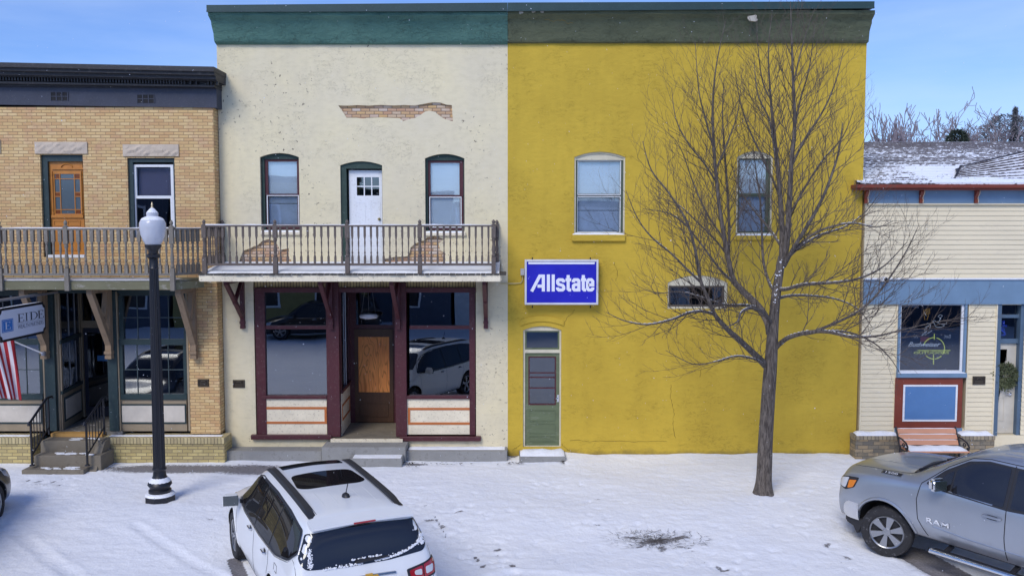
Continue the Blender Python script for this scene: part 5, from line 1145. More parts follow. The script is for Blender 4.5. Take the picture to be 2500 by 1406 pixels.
for p in ([(2440, 785), (2446, 785)], [(2440, 792), (2446, 792)], [(2440, 799), (2446, 799)], [(2449, 783), (2449, 797), (2458, 797)], [(2452, 783), (2452, 794), (2458, 794)], [(2453, 806), (2451, 802), (2445, 801), (2442, 805), (2451, 811), (2452, 815), (2447, 818), (2441, 816)], [(2449, 806), (2446, 804), (2445, 806), (2453, 810), (2455, 815), (2450, 820)]):
    tube(bm, [P3(x, y, .17) for x, y in p], .008, 5)
obj('glass_tube', bm, nB, nb)
# bench
bn = root('bench', 'salmon slatted bench with black iron ends and a snowy seat', 'bench', (PX(2268, 1100, -.8), -.8, 0))
zb1, zb0 = PZ(1045, -.62), PZ(1087, -.80); slat = paint('salmon_slats', (.60, .29, .17), .6, (.5, .22, .14), .3, 8, .003, (.3, 1, 1)); xa, xb_ = PX(2194, 1066, -.7), PX(2336, 1066, -.7)
for i in range(3):
    t0, t1 = i/3+.02, (i+1)/3-.03; bm = BM(); p0 = (-.62-.18*t0, zb1+(zb0-zb1)*t0); p1 = (-.62-.18*t1, zb1+(zb0-zb1)*t1)
    prism(bm, [[p0, p1, (p1[0]+.03, p1[1]), (p0[0]+.03, p0[1])]], xa, xb_, axis='x'); fixn(bm); o = obj('back_slat', bm, slat, bn, bev=.005); bm = BM(); cap_snow(bm, xa+.02, xb_-.02, p0[0], p0[0]+.028, p0[1], .012, i); obj('slat_snow', bm, snowm, o)
zs_ = PZ(1093, -.95)
for i in range(4): bm = BM(); y = -.84-.11*i; box(bm, xa, xb_, y-.09, y, zs_-.03, zs_); obj('seat_slat', bm, slat, bn)
bm = BM(); cap_snow(bm, xa+.02, xb_-.02, -1.24, -.80, zs_, .06, 12); obj('seat_snow', bm, snowm, bn, smooth=True)
for X in (xa-.02, xb_+.02):
    bm = BM(); tube(bm, [(X, -.58, zb1+.03), (X, -.62, zb1-.05), (X, -.80, zb0), (X, -.84, zs_-.02), (X, -.74, .02)], .02, 6); tube(bm, [(X, -.72, zb0+.17), (X, -.9, zb0+.17), (X, -1.1, zb0+.13), (X, -1.2, zb0+.06), (X, -1.18, zb0+.0), (X, -1.12, zb0+.03), (X, -1.2, zs_-.1), (X, -1.28, .02)], .02, 6); tube(bm, [(X, -.84, zs_-.04), (X, -1.2, zs_-.04)], .015, 6); tube(bm, [(X, -1.0+.05*cos(t), zb0+.06+.04*sin(t)) for t in [i*.7 for i in range(10)]], .012, 5); obj('iron_end', bm, blackm, bn)
# ================================================================ street lamp
ly = G(391, 1221, 0)[1]; lx = PX(391, 1205, ly); lg = 0.0
lp = root('street_lamp', 'black fluted street lamp with frosted acorn globe by the steps', 'street lamp', (lx, ly, lg))
def lz(y): return PZ(y, ly)
u = (DC+ly)/FPX
bm = BM(); lathe(bm, [(37*u, lg-.05), (37*u, lg+.10), (35*u, lg+.13), (28*u, lg+.145)], (lx, ly, 0), n=8); obj('footing', bm, blackm, lp)
bm = BM(); lathe(bm, [(27*u, lg+.13), (27*u, lz(1194)), (23*u, lz(1191)), (25*u, lz(1186)), (29*u, lz(1181)), (27*u, lz(1175)), (20*u, lz(1168)), (16*u, lz(1160)), (14.5*u, lz(1148)), (17*u, lz(1145)), (17*u, lz(1142)), (13.5*u, lz(1139))], (lx, ly, 0), n=24); obj('base', bm, blackm, lp, smooth=True)
bm = BM(); lathe(bm, [(13.8*u, lz(1140)), (12.8*u, lz(950)), (11*u, lz(750)), (9.5*u, lz(630))], (lx, ly, 0), n=32, flute=.7*u); obj('shaft', bm, blackm, lp)
bm = BM(); lathe(bm, [(10*u, lz(658)), (12*u, lz(655)), (10*u, lz(652)), (9*u, lz(632)), (16*u, lz(628)), (16.5*u, lz(622)), (11*u, lz(618)), (12*u, lz(610)), (19*u, lz(603)), (20*u, lz(598)), (15*u, lz(596))], (lx, ly, 0), n=24); obj('collar', bm, blackm, lp, smooth=True)
k = N('frosted_globe'); gm = k.set(k.mix(k.ramp(k.noise(k.co(), 4, 4), ((.3, 0.), (.7, 1.))), (.60, .63, .70), (.72, .75, .82)), .25, Transmission_Weight=.25, Subsurface_Weight=.0)
bm = BM(); lathe(bm, [(17*u, lz(598)), (23*u, lz(588)), (28*u, lz(574)), (31*u, lz(556)), (30.5*u, lz(545)), (27*u, lz(537)), (20*u, lz(532)), (13*u, lz(529)), (14*u, lz(524)), (14*u, lz(520)), (9*u, lz(515)), (6*u, lz(511)), (2*u, lz(508))], (lx, ly, 0), n=32); gl = obj('globe', bm, gm, lp, smooth=True)
bm = BM(); lathe(bm, [(2*u, lz(509)), (3.2*u, lz(506)), (1.5*u, lz(503)), (2.6*u, lz(500)), (.4*u, lz(493))], (lx, ly, 0), n=10); obj('finial', bm, plain('worn_brass', (.5, .44, .3), .4, .7), lp)
bm = BM(); lathe(bm, [(27.5*u, lz(537.5)), (24*u, lz(533)), (19*u, lz(530.6)), (13.2*u, lz(528.2))], (lx, ly, 0), n=24)
lathe(bm, [(14.3*u, lz(520.5)), (9.3*u, lz(514.2)), (6*u, lz(510.2)), (2.2*u, lz(507.2))], (lx, ly, 0), n=16)
obj('settled_snow', bm, snowm, lp, smooth=True); bm = BM(); lathe(bm, [(36*u, lg+.115), (33*u, lg+.155), (25*u, lg+.175)], (lx, ly, 0), n=16); lathe(bm, [(28*u, lz(1179)), (25*u, lz(1171)), (16*u, lz(1162))], (lx, ly, 0), n=16); obj('settled_snow', bm, snowm, lp, smooth=True)
# ================================================================ STREET TREE
TY = G(1863, 1204, 0)[1]; tx = PX(1863, 1204, TY); tg = groundz(tx, TY)
def barkm():
    k = N('bark'); c = k.co((1, 1, .16)); z = k.noise(c, 34, 5, .65, .5)
    base = k.mix(k.ramp(z, ((.38, 0.), (.62, 1.))), (.045, .036, .031), (.17, .145, .125)); k.bump(z, .9, .02); return k.set(base, .9)
bark = barkm(); twigm = paint('twig_bark', (.085, .066, .055), .85, (.15, .125, .11), .4, 20)
tr = root('street_tree', 'tall bare street tree with snow on its branches before the yellow wall', 'tree', (tx, TY, tg))
U = (DC+TY)/FPX
def crv(pts, k=5):
    """Catmull-Rom through px points (x, y, radius px, depth offset m)"""
    out = []; n = len(pts)
    for i in range(n-1):
        p0, p1, p2, p3 = pts[max(i-1, 0)], pts[i], pts[i+1], pts[min(i+2, n-1)]
        for j in range(k):
            t = j/k; out.append(tuple(.5*(2*b+(c-a)*t+(2*a-5*b+4*c-d)*t*t+(3*b-a-3*c+d)*t**3) for a, b, c, d in zip(p0, p1, p2, p3)))
    out.append(pts[-1]); return out
def limb3(pts):
    c = crv(pts); P = [P3(x, y, TY+d) for x, y, r, d in c]; R = [max(.003, r)*U for x, y, r, d in c]; return P, R
TRUNK = [(1863, 1212, 21.5, 0), (1864, 1190, 20, 0), (1866, 1150, 18.6, 0), (1869, 1080, 17.6, 0), (1875, 980, 16.6, 0), (1880, 905, 16, 0), (1884, 850, 14.5, 0), (1889, 780, 12.5, 0), (1895, 720, 11, 0), (1903, 665, 10, 0), (1909, 625, 9, 0)]
LIMBS = [
 [(1909, 640, 8, 0), (1910, 573, 7, .1), (1906, 498, 6, .2), (1900, 423, 5, .25), (1890, 324, 4, .3), (1881, 234, 2.8, .3), (1876, 120, 1.4, .3), (1886, 30, .6, .3)],
 [(1908, 650, 8, 0), (1920, 600, 7.5, -.1), (1927, 498, 6.5, -.15), (1932, 398, 5.4, -.2), (1940, 309, 4.4, -.2), (1936, 199, 3.2, -.2), (1933, 100, 2, -.2), (1930, 4, .7, -.2)],
 [(1914, 650, 5.5, 0), (1935, 610, 5, -.3), (1973, 548, 4.4, -.6), (2000, 500, 3.8, -.7), (2023, 448, 3.2, -.8), (2047, 373, 2.2, -.8), (2057, 300, 1, -.8)],
 [(1880, 815, 10, 0), (1874, 785, 9.5, .1), (1851, 748, 9, .3), (1813, 710, 8, .5), (1790, 682, 7.2, .55), (1776, 622, 6.2, .6), (1759, 523, 5.2, .6), (1749, 438, 4.4, .6), (1744, 373, 3.8, .6), (1740, 274, 2.8, .6), (1748, 165, 1.6, .6), (1773, 45, .7, .6)],
 [(1778, 640, 4, .6), (1780, 560, 3.5, .9), (1776, 470, 3, 1.0), (1769, 370, 2.4, 1.0), (1764, 280, 1.6, 1.0), (1768, 190, .8, 1.0)],
 [(1742, 360, 2.6, .6), (1722, 290, 2, .4), (1706, 220, 1.4, .3), (1697, 100, .6, .3)],
 [(1869, 893, 8.5, 0), (1858, 880, 8.5, -.1), (1834, 857, 7.5, -.3), (1800, 825, 6.6, -.5), (1774, 802, 5.8, -.7), (1744, 766, 4.8, -.9), (1727, 725, 4.2, -1.0), (1710, 683, 3.8, -1.05), (1697, 610, 3.2, -1.1), (1676, 540, 2.8, -1.1), (1634, 473, 2.2, -1.1), (1590, 415, 1.5, -1.1), (1569, 345, .7, -1.1)],
 [(1712, 690, 3, -1.0), (1680, 660, 2.6, -1.2), (1640, 620, 2.2, -1.3), (1590, 578, 1.8, -1.4), (1555, 530, 1.3, -1.4), (1528, 465, .6, -1.4)],
 [(1745, 768, 3.6, -.9), (1715, 760, 3.3, -1.1), (1680, 764, 3, -1.3), (1640, 780, 2.5, -1.5), (1580, 792, 1.9, -1.6), (1525, 783, 1.3, -1.7), (1480, 762, .6, -1.7)],
 [(1868, 892, 3.2, 0), (1850, 880, 2.8, -.4), (1820, 871, 2.4, -.6), (1790, 870, 2, -.7), (1740, 884, 1.5, -.8), (1690, 888, 1.1, -.8), (1625, 855, .6, -.8)],
 [(1893, 850, 6.5, 0), (1905, 838, 6, -.1), (1928, 823, 5.4, -.4), (1975, 811, 4.8, -.8), (2020, 810, 4, -1.0), (2080, 822, 3.2, -1.2), (2140, 820, 2.4, -1.3), (2200, 806, 1.6, -1.4), (2290, 785, 1.1, -1.4), (2385, 772, .6, -1.4)],
 [(1985, 810, 3.6, -.85), (2040, 788, 3.2, -1.0), (2095, 760, 2.8, -1.2), (2140, 720, 2.4, -1.3), (2184, 660, 1.9, -1.4), (2217, 605, 1.4, -1.4), (2243, 550, .6, -1.4)],
 [(2020, 808, 2.8, -1.0), (2075, 812, 2.4, -.9), (2130, 835, 1.8, -.8), (2170, 870, 1.2, -.7), (2200, 915, .6, -.7)],
 [(1900, 706, 4.5, 0), (1921, 706, 4.2, -.3), (1962, 695, 3.7, -.6), (2047, 689, 3, -1.0), (2105, 677, 2.4, -1.2), (2160, 648, 1.7, -1.4), (2215, 590, .7, -1.5)],
 [(1902, 728, 3.8, 0), (1930, 722, 3.2, .3), (1975, 722, 2.6, .6), (2040, 730, 2, .9), (2095, 755, 1.4, 1.0), (2130, 800, .7, 1.0)],
 [(1914, 640, 4, 0), (1950, 605, 3.4, .3), (2000, 575, 2.8, .6), (2060, 555, 2.1, .8), (2110, 520, 1.4, .9), (2150, 470, .6, .9)],
 [(1912, 640, 3.6, 0), (1960, 590, 3, -.4), (2010, 560, 2.6, -.7), (2080, 545, 2, -.9), (2140, 555, 1.3, -1), (2180, 540, .6, -1)],
 [(1894, 715, 4.2, 0), (1878, 690, 3.8, .3), (1864, 640, 3.4, .6), (1860, 570, 2.8, .8), (1856, 490, 2.2, .9), (1846, 420, 1.5, .9), (1838, 350, .7, .9)],
 [(1906, 600, 3.6, .1), (1880, 560, 3, .4), (1850, 525, 2.4, .7), (1810, 470, 1.8, .9), (1785, 400, .8, 1)],
 [(1884, 790, 5, 0), (1862, 762, 4.4, -.5), (1835, 752, 3.8, -.9), (1810, 762, 3, -1.2), (1800, 785, 2, -1.3), (1770, 800, 1, -1.3)],
 [(1850, 752, 3.6, .3), (1820, 745, 3, -.2), (1770, 744, 2.4, -.6), (1720, 728, 1.9, -.9), (1660, 712, 1.4, -1), (1600, 715, .9, -1.1), (1540, 690, .5, -1.1)],
 [(1798, 695, 3.5, .55), (1760, 660, 3, .3), (1715, 600, 2.4, .1), (1670, 545, 1.8, 0), (1630, 520, 1.3, 0), (1570, 510, .6, 0)],
 [(1780, 630, 3, .6), (1750, 590, 2.5, .8), (1700, 540, 2, 1.0), (1655, 500, 1.4, 1.1), (1600, 480, .6, 1.1)],
 [(1752, 450, 2.6, .6), (1720, 400, 2.2, .4), (1680, 350, 1.7, .3), (1650, 290, 1.2, .3), (1640, 215, .5, .3)],
 [(1904, 480, 3, .2), (1870, 400, 2.6, .5), (1835, 330, 2.1, .6), (1810, 260, 1.5, .7), (1795, 180, .6, .7)],
 [(1935, 400, 3.2, -.2), (1965, 340, 2.6, -.4), (2010, 270, 2, -.5), (2040, 200, 1.4, -.6), (2060, 120, .5, -.6)],
 [(1897, 420, 2.8, .3), (1880, 300, 2.2, 0), (1850, 230, 1.6, -.1), (1840, 130, .6, -.1)],
 [(1940, 310, 2.6, -.2), (1955, 240, 2.1, 0), (1975, 170, 1.5, .1), (1990, 60, .5, .1)],
 [(1930, 520, 3, -.15), (1970, 450, 2.5, 0), (2010, 390, 1.9, .2), (2060, 330, 1.3, .3), (2090, 250, .5, .3)],
 [(1885, 250, 2.0, .3), (1862, 200, 1.6, .3), (1850, 110, 1.0, .3), (1848, 40, .5, .3)],
 [(1936, 210, 2.4, -.2), (1952, 140, 1.7, -.2), (1972, 70, .9, -.2), (1990, 20, .4, -.2)],
 [(1745, 420, 2.4, .6), (1775, 350, 1.9, .5), (1800, 280, 1.4, .5), (1810, 200, .5, .5)],
 [(1765, 580, 2.6, .6), (1725, 520, 2.2, .7), (1690, 440, 1.7, .8), (1665, 370, 1.2, .8), (1640, 330, .5, .8)]]
P, R = limb3(TRUNK); bm = BM()
n = 20; rings = []
for p, r in zip(P, R):
    fl = 1+.25*max(0, 1-(p.z-tg)/.35)**2
    rings.append([bm.verts.new((p.x+r*fl*(1+.05*noise.noise(Vector((cos(2*pi*k/n)*2, sin(2*pi*k/n)*2, p.z*1.3))))*cos(2*pi*k/n), p.y+r*fl*sin(2*pi*k/n), p.z)) for k in range(n)])
for a, b in zip(rings, rings[1:]):
    for k in range(n): bm.faces.new((a[k], a[(k+1) % n], b[(k+1) % n], b[k]))
bm.faces.new(rings[-1]); trunk = obj('trunk', bm, bark, tr, smooth=True)
rt = random.Random(21); tw = BM(); snw = BM(); ntw = 0
def twig(p, d, length, rad, depth, upb=.25):
    """curving twig with its own offshoots"""
    global ntw
    ntw += 1; n = 4 if depth < 2 else 3; pts = [p.copy()]; q = p.copy(); dd = d.copy()
    for i in range(n):
        dd = (dd+Vector((rt.gauss(0, .10), rt.gauss(0, .12), rt.gauss(0, .08)+upb/n*1.5))).normalized(); q = q+dd*length/n
        if q.y > -.12: q.y = -.12; dd.y = -.1
        pts.append(q.copy())
    tube(tw, pts, [rad*(1-.75*i/n) for i in range(n+1)], 3, cap=False)
    if depth < 2:
        k = max(2, int(length/(.17 if depth == 0 else .17)))
        for i in range(k):
            t = .15+.8*(i+rt.random()*.6)/k; j = min(n-1, int(t*n)); f = t*n-j; pp = pts[j]+(pts[j+1]-pts[j])*f; ax_ = (pts[j+1]-pts[j]).normalized()
            s = 1 if i % 2 else -1; side = Vector((-ax_.z, rt.uniform(-.5, .5), ax_.x))*s
            nd = (ax_*.9+side.normalized()*rt.uniform(.4, .7)+Vector((0, 0, .14))).normalized(); twig(pp, nd, length*rt.uniform(.28, .52)*(1-.35*t), rad*.6, depth+1, upb)
for li, lm in enumerate(LIMBS):
    P, R = limb3(lm); bm = BM(); tube(bm, P, R, 10 if R[0] > .03 else 7); lmo = obj('limb', bm, bark, tr, smooth=True); snl = BM()
    tot = sum((b-a).length for a, b in zip(P, P[1:])); acc = 0; nxt = tot*.10 if li not in (3, 6, 10) else tot*.16; s = 1
    for i in range(1, len(P)):
        a, b = P[i-1], P[i]; l = (b-a).length
        while acc+l > nxt:
            t = nxt/tot; pp = a+(b-a)*((nxt-acc)/l); axd = (b-a).normalized(); s = -s
            side = Vector((-axd.z, 0, axd.x))*s + Vector((0, rt.uniform(-.6, .6), 0))
            nd = (axd*rt.uniform(.8, 1.2)+side.normalized()*rt.uniform(.5, .85)+Vector((0, 0, .12))).normalized()
            ln = (.36+1.05*sin(pi*min(1, t*.8+.16))**.8)*rt.uniform(.55, 1.1)*min(1, .35+tot/4.2)
            twig(pp, nd, ln, max(.0042, min(.011, R[i]*.42)), 0, .34); nxt += rt.uniform(.12, .20)
        acc += l
    # snow lying along the top of the shallower limbs
    for i in range(1, len(P)-1):
        d = (P[i+1]-P[i-1]).normalized()
        if abs(d.z) < .80 and R[i] > .012 and noise.noise(P[i]*1.6)+(.28 if abs(d.z) < .6 else -.1) > 0.06:
            q0, q1 = P[i]+Vector((0, 0, R[i]*.80)), P[i+1]+Vector((0, 0, R[i+1]*.80)); w_ = R[i]*.42; tube(snl, [q0, (q0+q1)/2+Vector((0, 0, .006)), q1], [w_*.5, w_*.75, w_*.5], 6)
    if len(snl.verts): obj('branch_snow', snl, snowm, lmo, smooth=True)
    else: snl.free()
rs = random.Random(2)
for i in range(36):
    x, y = rs.choice([(1893, 715), (1896, 700), (1899, 672), (1905, 640), (1868, 885), (1892, 740), (1898, 690), (1910, 640)]); q = P3(x+rs.gauss(0, 3.5), y+rs.gauss(0, 9), TY-.085); bmesh.ops.create_icosphere(snw, subdivisions=1, radius=rs.uniform(.006, .016), matrix=Matrix.Translation(q))
obj('crown', tw, twigm, tr); tag(obj('crotch_snow', snw, snowm, tr, smooth=True), kind='stuff')
# ================================================================ dried grass poking out of the snow
gr = BM(); rs = random.Random(11); gcx, gcy = G(1603, 1322, -.12)
for i in range(480):
    a = rs.uniform(0, 2*pi); rr = rs.uniform(0, .6)*(1+.5*abs(cos(a))); px_, py_ = gcx+rr*cos(a), gcy+rr*sin(a)*.55; z = groundz(px_, py_)+.012
    a2 = a+rs.gauss(0, 1.0); d = Vector((cos(a2), sin(a2)*.6, rs.uniform(.0, .14))).normalized()*rs.uniform(.05, .18); s = Vector((-d.y, d.x, 0)).normalized()*.004; p = Vector((px_, py_, z))
    gr.faces.new([gr.verts.new(v) for v in (p-s, p+s, p+d)])
tag(obj('dead_grass', gr, paint('dead_grass_blades', (.07, .06, .05), .9, (.2, .17, .12), .4, 20)), 'dark dead grass lying flat through thin snow in front of the yellow wall', 'dead grass', kind='stuff')
lf_ = BM()
for i in range(150):
    c0 = rs.choice([(1015, 1133, 18, 7), (1080, 1130, 70, 4), (1256, 1113, 10, 6), (1375, 1128, 4, 3), (620, 1140, 60, 4), (1000, 1125, 8, 12)]); x, y = G(c0[0]+rs.gauss(0, c0[2]), c0[1]+rs.gauss(0, c0[3]), .02); z = .03+groundz(x, y); r = rs.uniform(.012, .035); a = rs.uniform(0, 6)
    if y > -.62 and x < 1: y = -.66-rs.random()*.1
    lf_.faces.new([lf_.verts.new((x+r*cos(a+t), y+r*.5*sin(a+t), z+rs.uniform(-.006, .012))) for t in (0, 1.5, 3.0, 4.6)])
tag(obj('leaf_litter', lf_, plain('dark_leaves', (.03, .022, .018), .9)), 'small dark dead leaves scattered on the snow along the building foot', 'dead leaves', kind='stuff')
# ================================================================ falling snowflakes
sf = BM(); rs = random.Random(17)
for i in range(2600):
    y = rs.uniform(-15.5, -.7); q = Vector((rs.uniform(-12, 12), y, rs.uniform(.2, 9.5))); r = rs.uniform(.0022, .006)*(1 if y > -9 else .7)
    vs = [sf.verts.new(q+Vector(v)*r) for v in ((1, 0, 0), (-1, 0, 0), (0, 1, 0), (0, -1, 0), (0, 0, 1.1), (0, 0, -1.1))]
    for a, b, c in ((0, 2, 4), (2, 1, 4), (1, 3, 4), (3, 0, 4), (2, 0, 5), (1, 2, 5), (3, 1, 5), (0, 3, 5)): sf.faces.new((vs[a], vs[b], vs[c]))
tag(obj('snowflakes', sf, plain('snowflake', (.85, .88, .95), .8)), 'tiny white snowflakes falling in the air in front of the buildings', 'snowflakes', kind='stuff')
# ================================================================ trees behind the tavern roof
fm1 = plain('far_bark', (.17, .145, .15), .9); fm2 = plain('far_bark_hazed', (.21, .18, .20), .9); fg1 = paint('far_evergreen', (.035, .05, .035), .9, (.07, .085, .06), .5, 1.5); fg2 = paint('far_evergreen_hazed', (.12, .125, .13), .9, (.20, .195, .21), .5, 1.0)  # bark lightened, second evergreen tone greyed: distance haze painted into the colour
def fartree(label, px, py_top, Y, spread, m, seed, kind='round', rad=1.0, dens=5, base_r=.28, dens_tw=1.0):
    rs = random.Random(seed); x, zt_ = W(px, py_top, Y); o = root('bare_tree', label, 'tree', (x, Y, 0), 'trees behind the tavern roof'); tb, cb_ = BM(), BM()
    H = zt_
    def br(bm, p, d, l, r, dep):
        n = 4; pts = [p.copy()]; q = p.copy(); dd = d.copy()
        for i in range(n): dd = (dd+Vector((rs.gauss(0, .16), rs.gauss(0, .16), rs.gauss(.05, .10)))).normalized(); q = q+dd*l/n; pts.append(q.copy())
        tube(bm, pts, [max(.03 if Y > 55 else .018, r*(1-.6*i/n)) for i in range(n+1)], 4 if dep < 2 else 3, cap=False)
        if dep < dens:
            for i in range(rs.choice((2, 3, 3)) if dep else 5):
                t = rs.uniform(.35, 1); j = min(n-1, int(t*n)); s = Vector((rs.gauss(0, 1), rs.gauss(0, 1), rs.gauss(.15, .5))).normalized()
                br(cb_, pts[j+1], (dd*.7+s*(.75 if kind == 'round' else .35)+(Vector((0, 0, .5)) if kind == 'up' else Vector())).normalized(), l*rs.uniform(.5, .72), r*.55, dep+1)
    h0 = H*.42 if kind != 'up' else H*.3
    tube(tb, [(x, Y, -.5), (x+.1, Y, h0*.5), (x, Y, h0)], [base_r, base_r*.85, base_r*.7], 7)
    for i in range(6 if kind == 'round' else 4):
        a = 2*pi*i/6+rs.uniform(-.3, .3); d = Vector((cos(a)*spread, sin(a)*.4, rs.uniform(.5, 1.3) if kind == 'round' else 2.2)).normalized(); br(cb_, Vector((x, Y, h0*rs.uniform(.8, 1))), d, (H-h0)*.52*rs.uniform(.8, 1.1), base_r*.5*rad, 1)
    obj('trunk', tb, m, o); obj('crown', cb_, m, o); return o
def farfir(label, px, py_top, Y, hw, m, seed, cone=True):
    rs = random.Random(seed); x, H = W(px, py_top, Y); o = root('evergreen_tree', label, 'tree', (x, Y, 0), 'evergreens behind the tavern roof'); tb, cb_ = BM(), BM(); tube(tb, [(x, Y, -.5), (x, Y, H*.9)], [.3, .08], 6)
    for i in range(9000):
        t = rs.random()**.8; z = H*(.25+.75*(1-t)) if cone else H*(.5+.5*(1-t)); a = rs.uniform(0, 2*pi)
        if cone: r = hw*(.05+t)*(.55+.45*noise.noise(Vector((cos(a)*1.3, sin(a)*1.3, z*.6+seed))))*rs.uniform(.4, 1.15)
        else: u_ = 2*t-1; r = hw*sqrt(max(0, 1-u_*u_))*(.75+.5*noise.noise(Vector((cos(a)*2, sin(a)*2, z+seed))))*rs.uniform(.5, 1.1)
        c0 = Vector((x+r*cos(a), Y+r*sin(a), z)); d = Vector((cos(a)+rs.gauss(0, .5), sin(a), rs.uniform(-.4, .8))).normalized()*rs.uniform(.12, .36); s = Vector((rs.gauss(0, 1), rs.gauss(0, 1), rs.gauss(0, 1))).normalized()*.07; cb_.faces.new([cb_.verts.new(v) for v in (c0-s, c0+s, c0+d)])
    obj('trunk', tb, fm1, o); obj('crown', cb_, m, o)
fartree('tall bare spreading tree rising highest above the tavern roof', 2338, 272, 46, 1.6, fm1, 5, rad=1.3, dens=5, base_r=.34)
fartree('bare forked tree left of the tallest one behind the roof ridge', 2252, 300, 52, 1.2, fm1, 8, dens=4, rad=1.1)
for i, (px, py, Y, sp, sd, lab) in enumerate(((2178, 318, 60, .35, 31, 'thin upright bare sapling nearest the yellow wall above the roof'), (2196, 316, 58, .4, 32, 'upright bare tree, second from the yellow wall above the roof'), (2215, 308, 60, .5, 33, 'upright bare tree, third from the yellow wall above the roof'), (2282, 322, 62, .8, 34, 'low bare tree between the forked and the tallest tree'), (2312, 318, 64, .9, 35, 'low bare tree just left of the small evergreen'), (2378, 318, 62, .9, 36, 'low bare tree just right of the small evergreen'))):
    fartree(lab, px, py, Y, sp, fm2, sd, 'up' if sp < .6 else 'round', dens=5, base_r=.2)
for i, (px, py, Y, sp, lab) in enumerate(((2163, 322, 58, .35, 'shortest thin sapling right beside the yellow wall above the roof'), (2206, 296, 61, .4, 'thin pale upright tree between the third sapling and its left neighbour'), (2230, 298, 60, .5, 'pale upright tree just left of the forked bare tree'), (2262, 300, 63, .8, 'pale tree close behind the forked bare tree'), (2296, 298, 66, .9, 'pale bushy tree midway between forked and tallest tree'), (2325, 292, 66, 1.0, 'pale bushy tree right behind the tallest bare tree'), (2392, 296, 64, 1.0, 'pale bushy tree left of the hazy grey trees'), (2408, 288, 70, 1.0, 'pale bushy tree touching the hazy grey trees'), (2432, 284, 73, 1.1, 'bushy tree in front of the broad grey evergreen'), (2444, 276, 78, 1.2, 'tall bushy tree rising behind the broad grey evergreen'), (2488, 270, 71, 1.2, 'bushy tree right of the pointed evergreen'), (2362, 302, 68, 1.0, 'bushy tree right behind the small green evergreen'))):
    fartree(lab, px, py, Y, sp, fm2, 60+i, 'up' if sp < .6 else 'round', dens=5, base_r=.2)
fartree('hazy bare tree left of the grey evergreens', 2422, 296, 72, 1.2, fm2, 41, dens=5, base_r=.25); fartree('hazy bare tree at the right edge behind the roof', 2492, 262, 74, 1.1, fm2, 42, dens=5, base_r=.3); fartree('hazy bare tree among the grey evergreens', 2455, 288, 76, 1.1, fm2, 43, dens=5, base_r=.3)
farfir('small dark green evergreen below the tallest bare tree', 2338, 318, 44, 1.25, fg1, 3, cone=False)
farfir('broad grey evergreen at the right of the roofline', 2456, 280, 70, 3.6, fg2, 4, cone=False); farfir('narrow pointed evergreen at the right of the roofline', 2479, 262, 72, 1.6, fg2, 6)
# ================================================================ the other side of the street (seen in the shop glass)
def across(label, x0, x1, h, m, nm='street_building'):
    o = root(nm, label, 'building', ((x0+x1)/2, -31, 0), 'buildings across the street'); bm = BM(); wins = []
    z = 1.2
    nwin = int((x1-x0)/3.2); holes = []
    for i in range(nwin):
        xa = x0+(x1-x0)*(i+.5)/nwin
        for z0, z1 in ((1.0, 2.9),)+(((4.6, 6.3),) if h > 7 else ()): holes.append([(xa-.6, z0), (xa+.6, z0), (xa+.6, z1), (xa-.6, z1)])
    prism(bm, [[(x0, -.4), (x1, -.4), (x1, h), (x0, h)]]+holes, -27, -27.3); box(bm, x0, x1, -39, -27.31, -.4, h-.3); fixn(bm); obj('wall', bm, m, o)
    bm = BM(); box(bm, x0-.1, x1+.1, -27.3, -26.7, h, h+.35); obj('cornice', bm, tealp, o)
    for hl in holes: bm = BM(); (a, c), (b, _), (_, d), _2 = hl; box(bm, a, b, -27.2, -27.1, c, d); w_ = obj('window', bm, blackm, o); bm = BM(); fbox(bm, a-.08, b+.08, c-.08, d+.08, .1, -27.02, -26.96); obj('frame', bm, whitep, w_)
whitewall = paint('white_wall', (.62, .66, .68), .8); tanwall = paint('ochre_wall', (.32, .27, .10), .8); darkwall = paint('slate_wall', (.08, .10, .14), .8)
across('white low building across the street, mirrored in the right shop window', -3, 12, 6.2, whitewall); across('ochre building across the street', -18, -8.2, 7.6, tanwall); across('dark brick building across the street', -8, -3.2, 6.8, darkwall); across('dark brick building across the street opposite the tavern', 12.2, 30, 7.4, darkwall); across('dark building across the street opposite the steps', -36, -18.2, 8, darkwall)
# ================================================================ CARS
def carpaint(name, col, met, ro=.35, dirt=None):
    k = N(name); c = k.co(); b = k.mix(k.ramp(k.noise(c, 2, 4), ((.3, 0.), (.7, 1.))), tuple(v*.94 for v in col), col)
    if dirt:
        s = k.n('SeparateXYZ'); k.l(k.n('TexCoord').outputs['Object'], s.inputs[0]); f = k.ramp(k.math('ADD', s.outputs['Z'], k.math('MULTIPLY', k.noise(c, 4, 5), .5)), ((.62, .85), (1.2, 0.)))
        b = k.mix(f, b, dirt)
    return k.set(b, ro, Metallic=met, Coat_Weight=.6, Coat_Roughness=.06)
cw = carpaint('white_car_paint', (.80, .82, .83), 0, .3); cs_ = carpaint('silver_car_paint', (.40, .43, .475), .65, .32, (.26, .25, .26)); cdk = carpaint('dark_car_paint', (.03, .03, .035), .4, .3)
carglass = glass('tinted_car_glass', .045, (.10, .11, .12), .01, False, (.014, .013, .014), 0, .4); carblack = plain('black_plastic', (.02, .02, .024), .5); chrome = MAT['chrome']
rubber = paint('tyre_rubber', (.022, .022, .025), .85, (.25, .25, .27), .3, 14, .004); alloy = plain('alloy_rim', (.36, .37, .39), .32, .8); darkin = plain('wheel_well', (.008, .008, .009), .9)
redl = plain('red_lens', (.35, .012, .02), .15, coat=1); clearl = plain('clear_lens', (.6, .62, .66), .15, coat=1); amberl = plain('amber_lens', (.75, .22, .02), .2, coat=1); seamm = plain('panel_gap', (.02, .02, .022), .8)
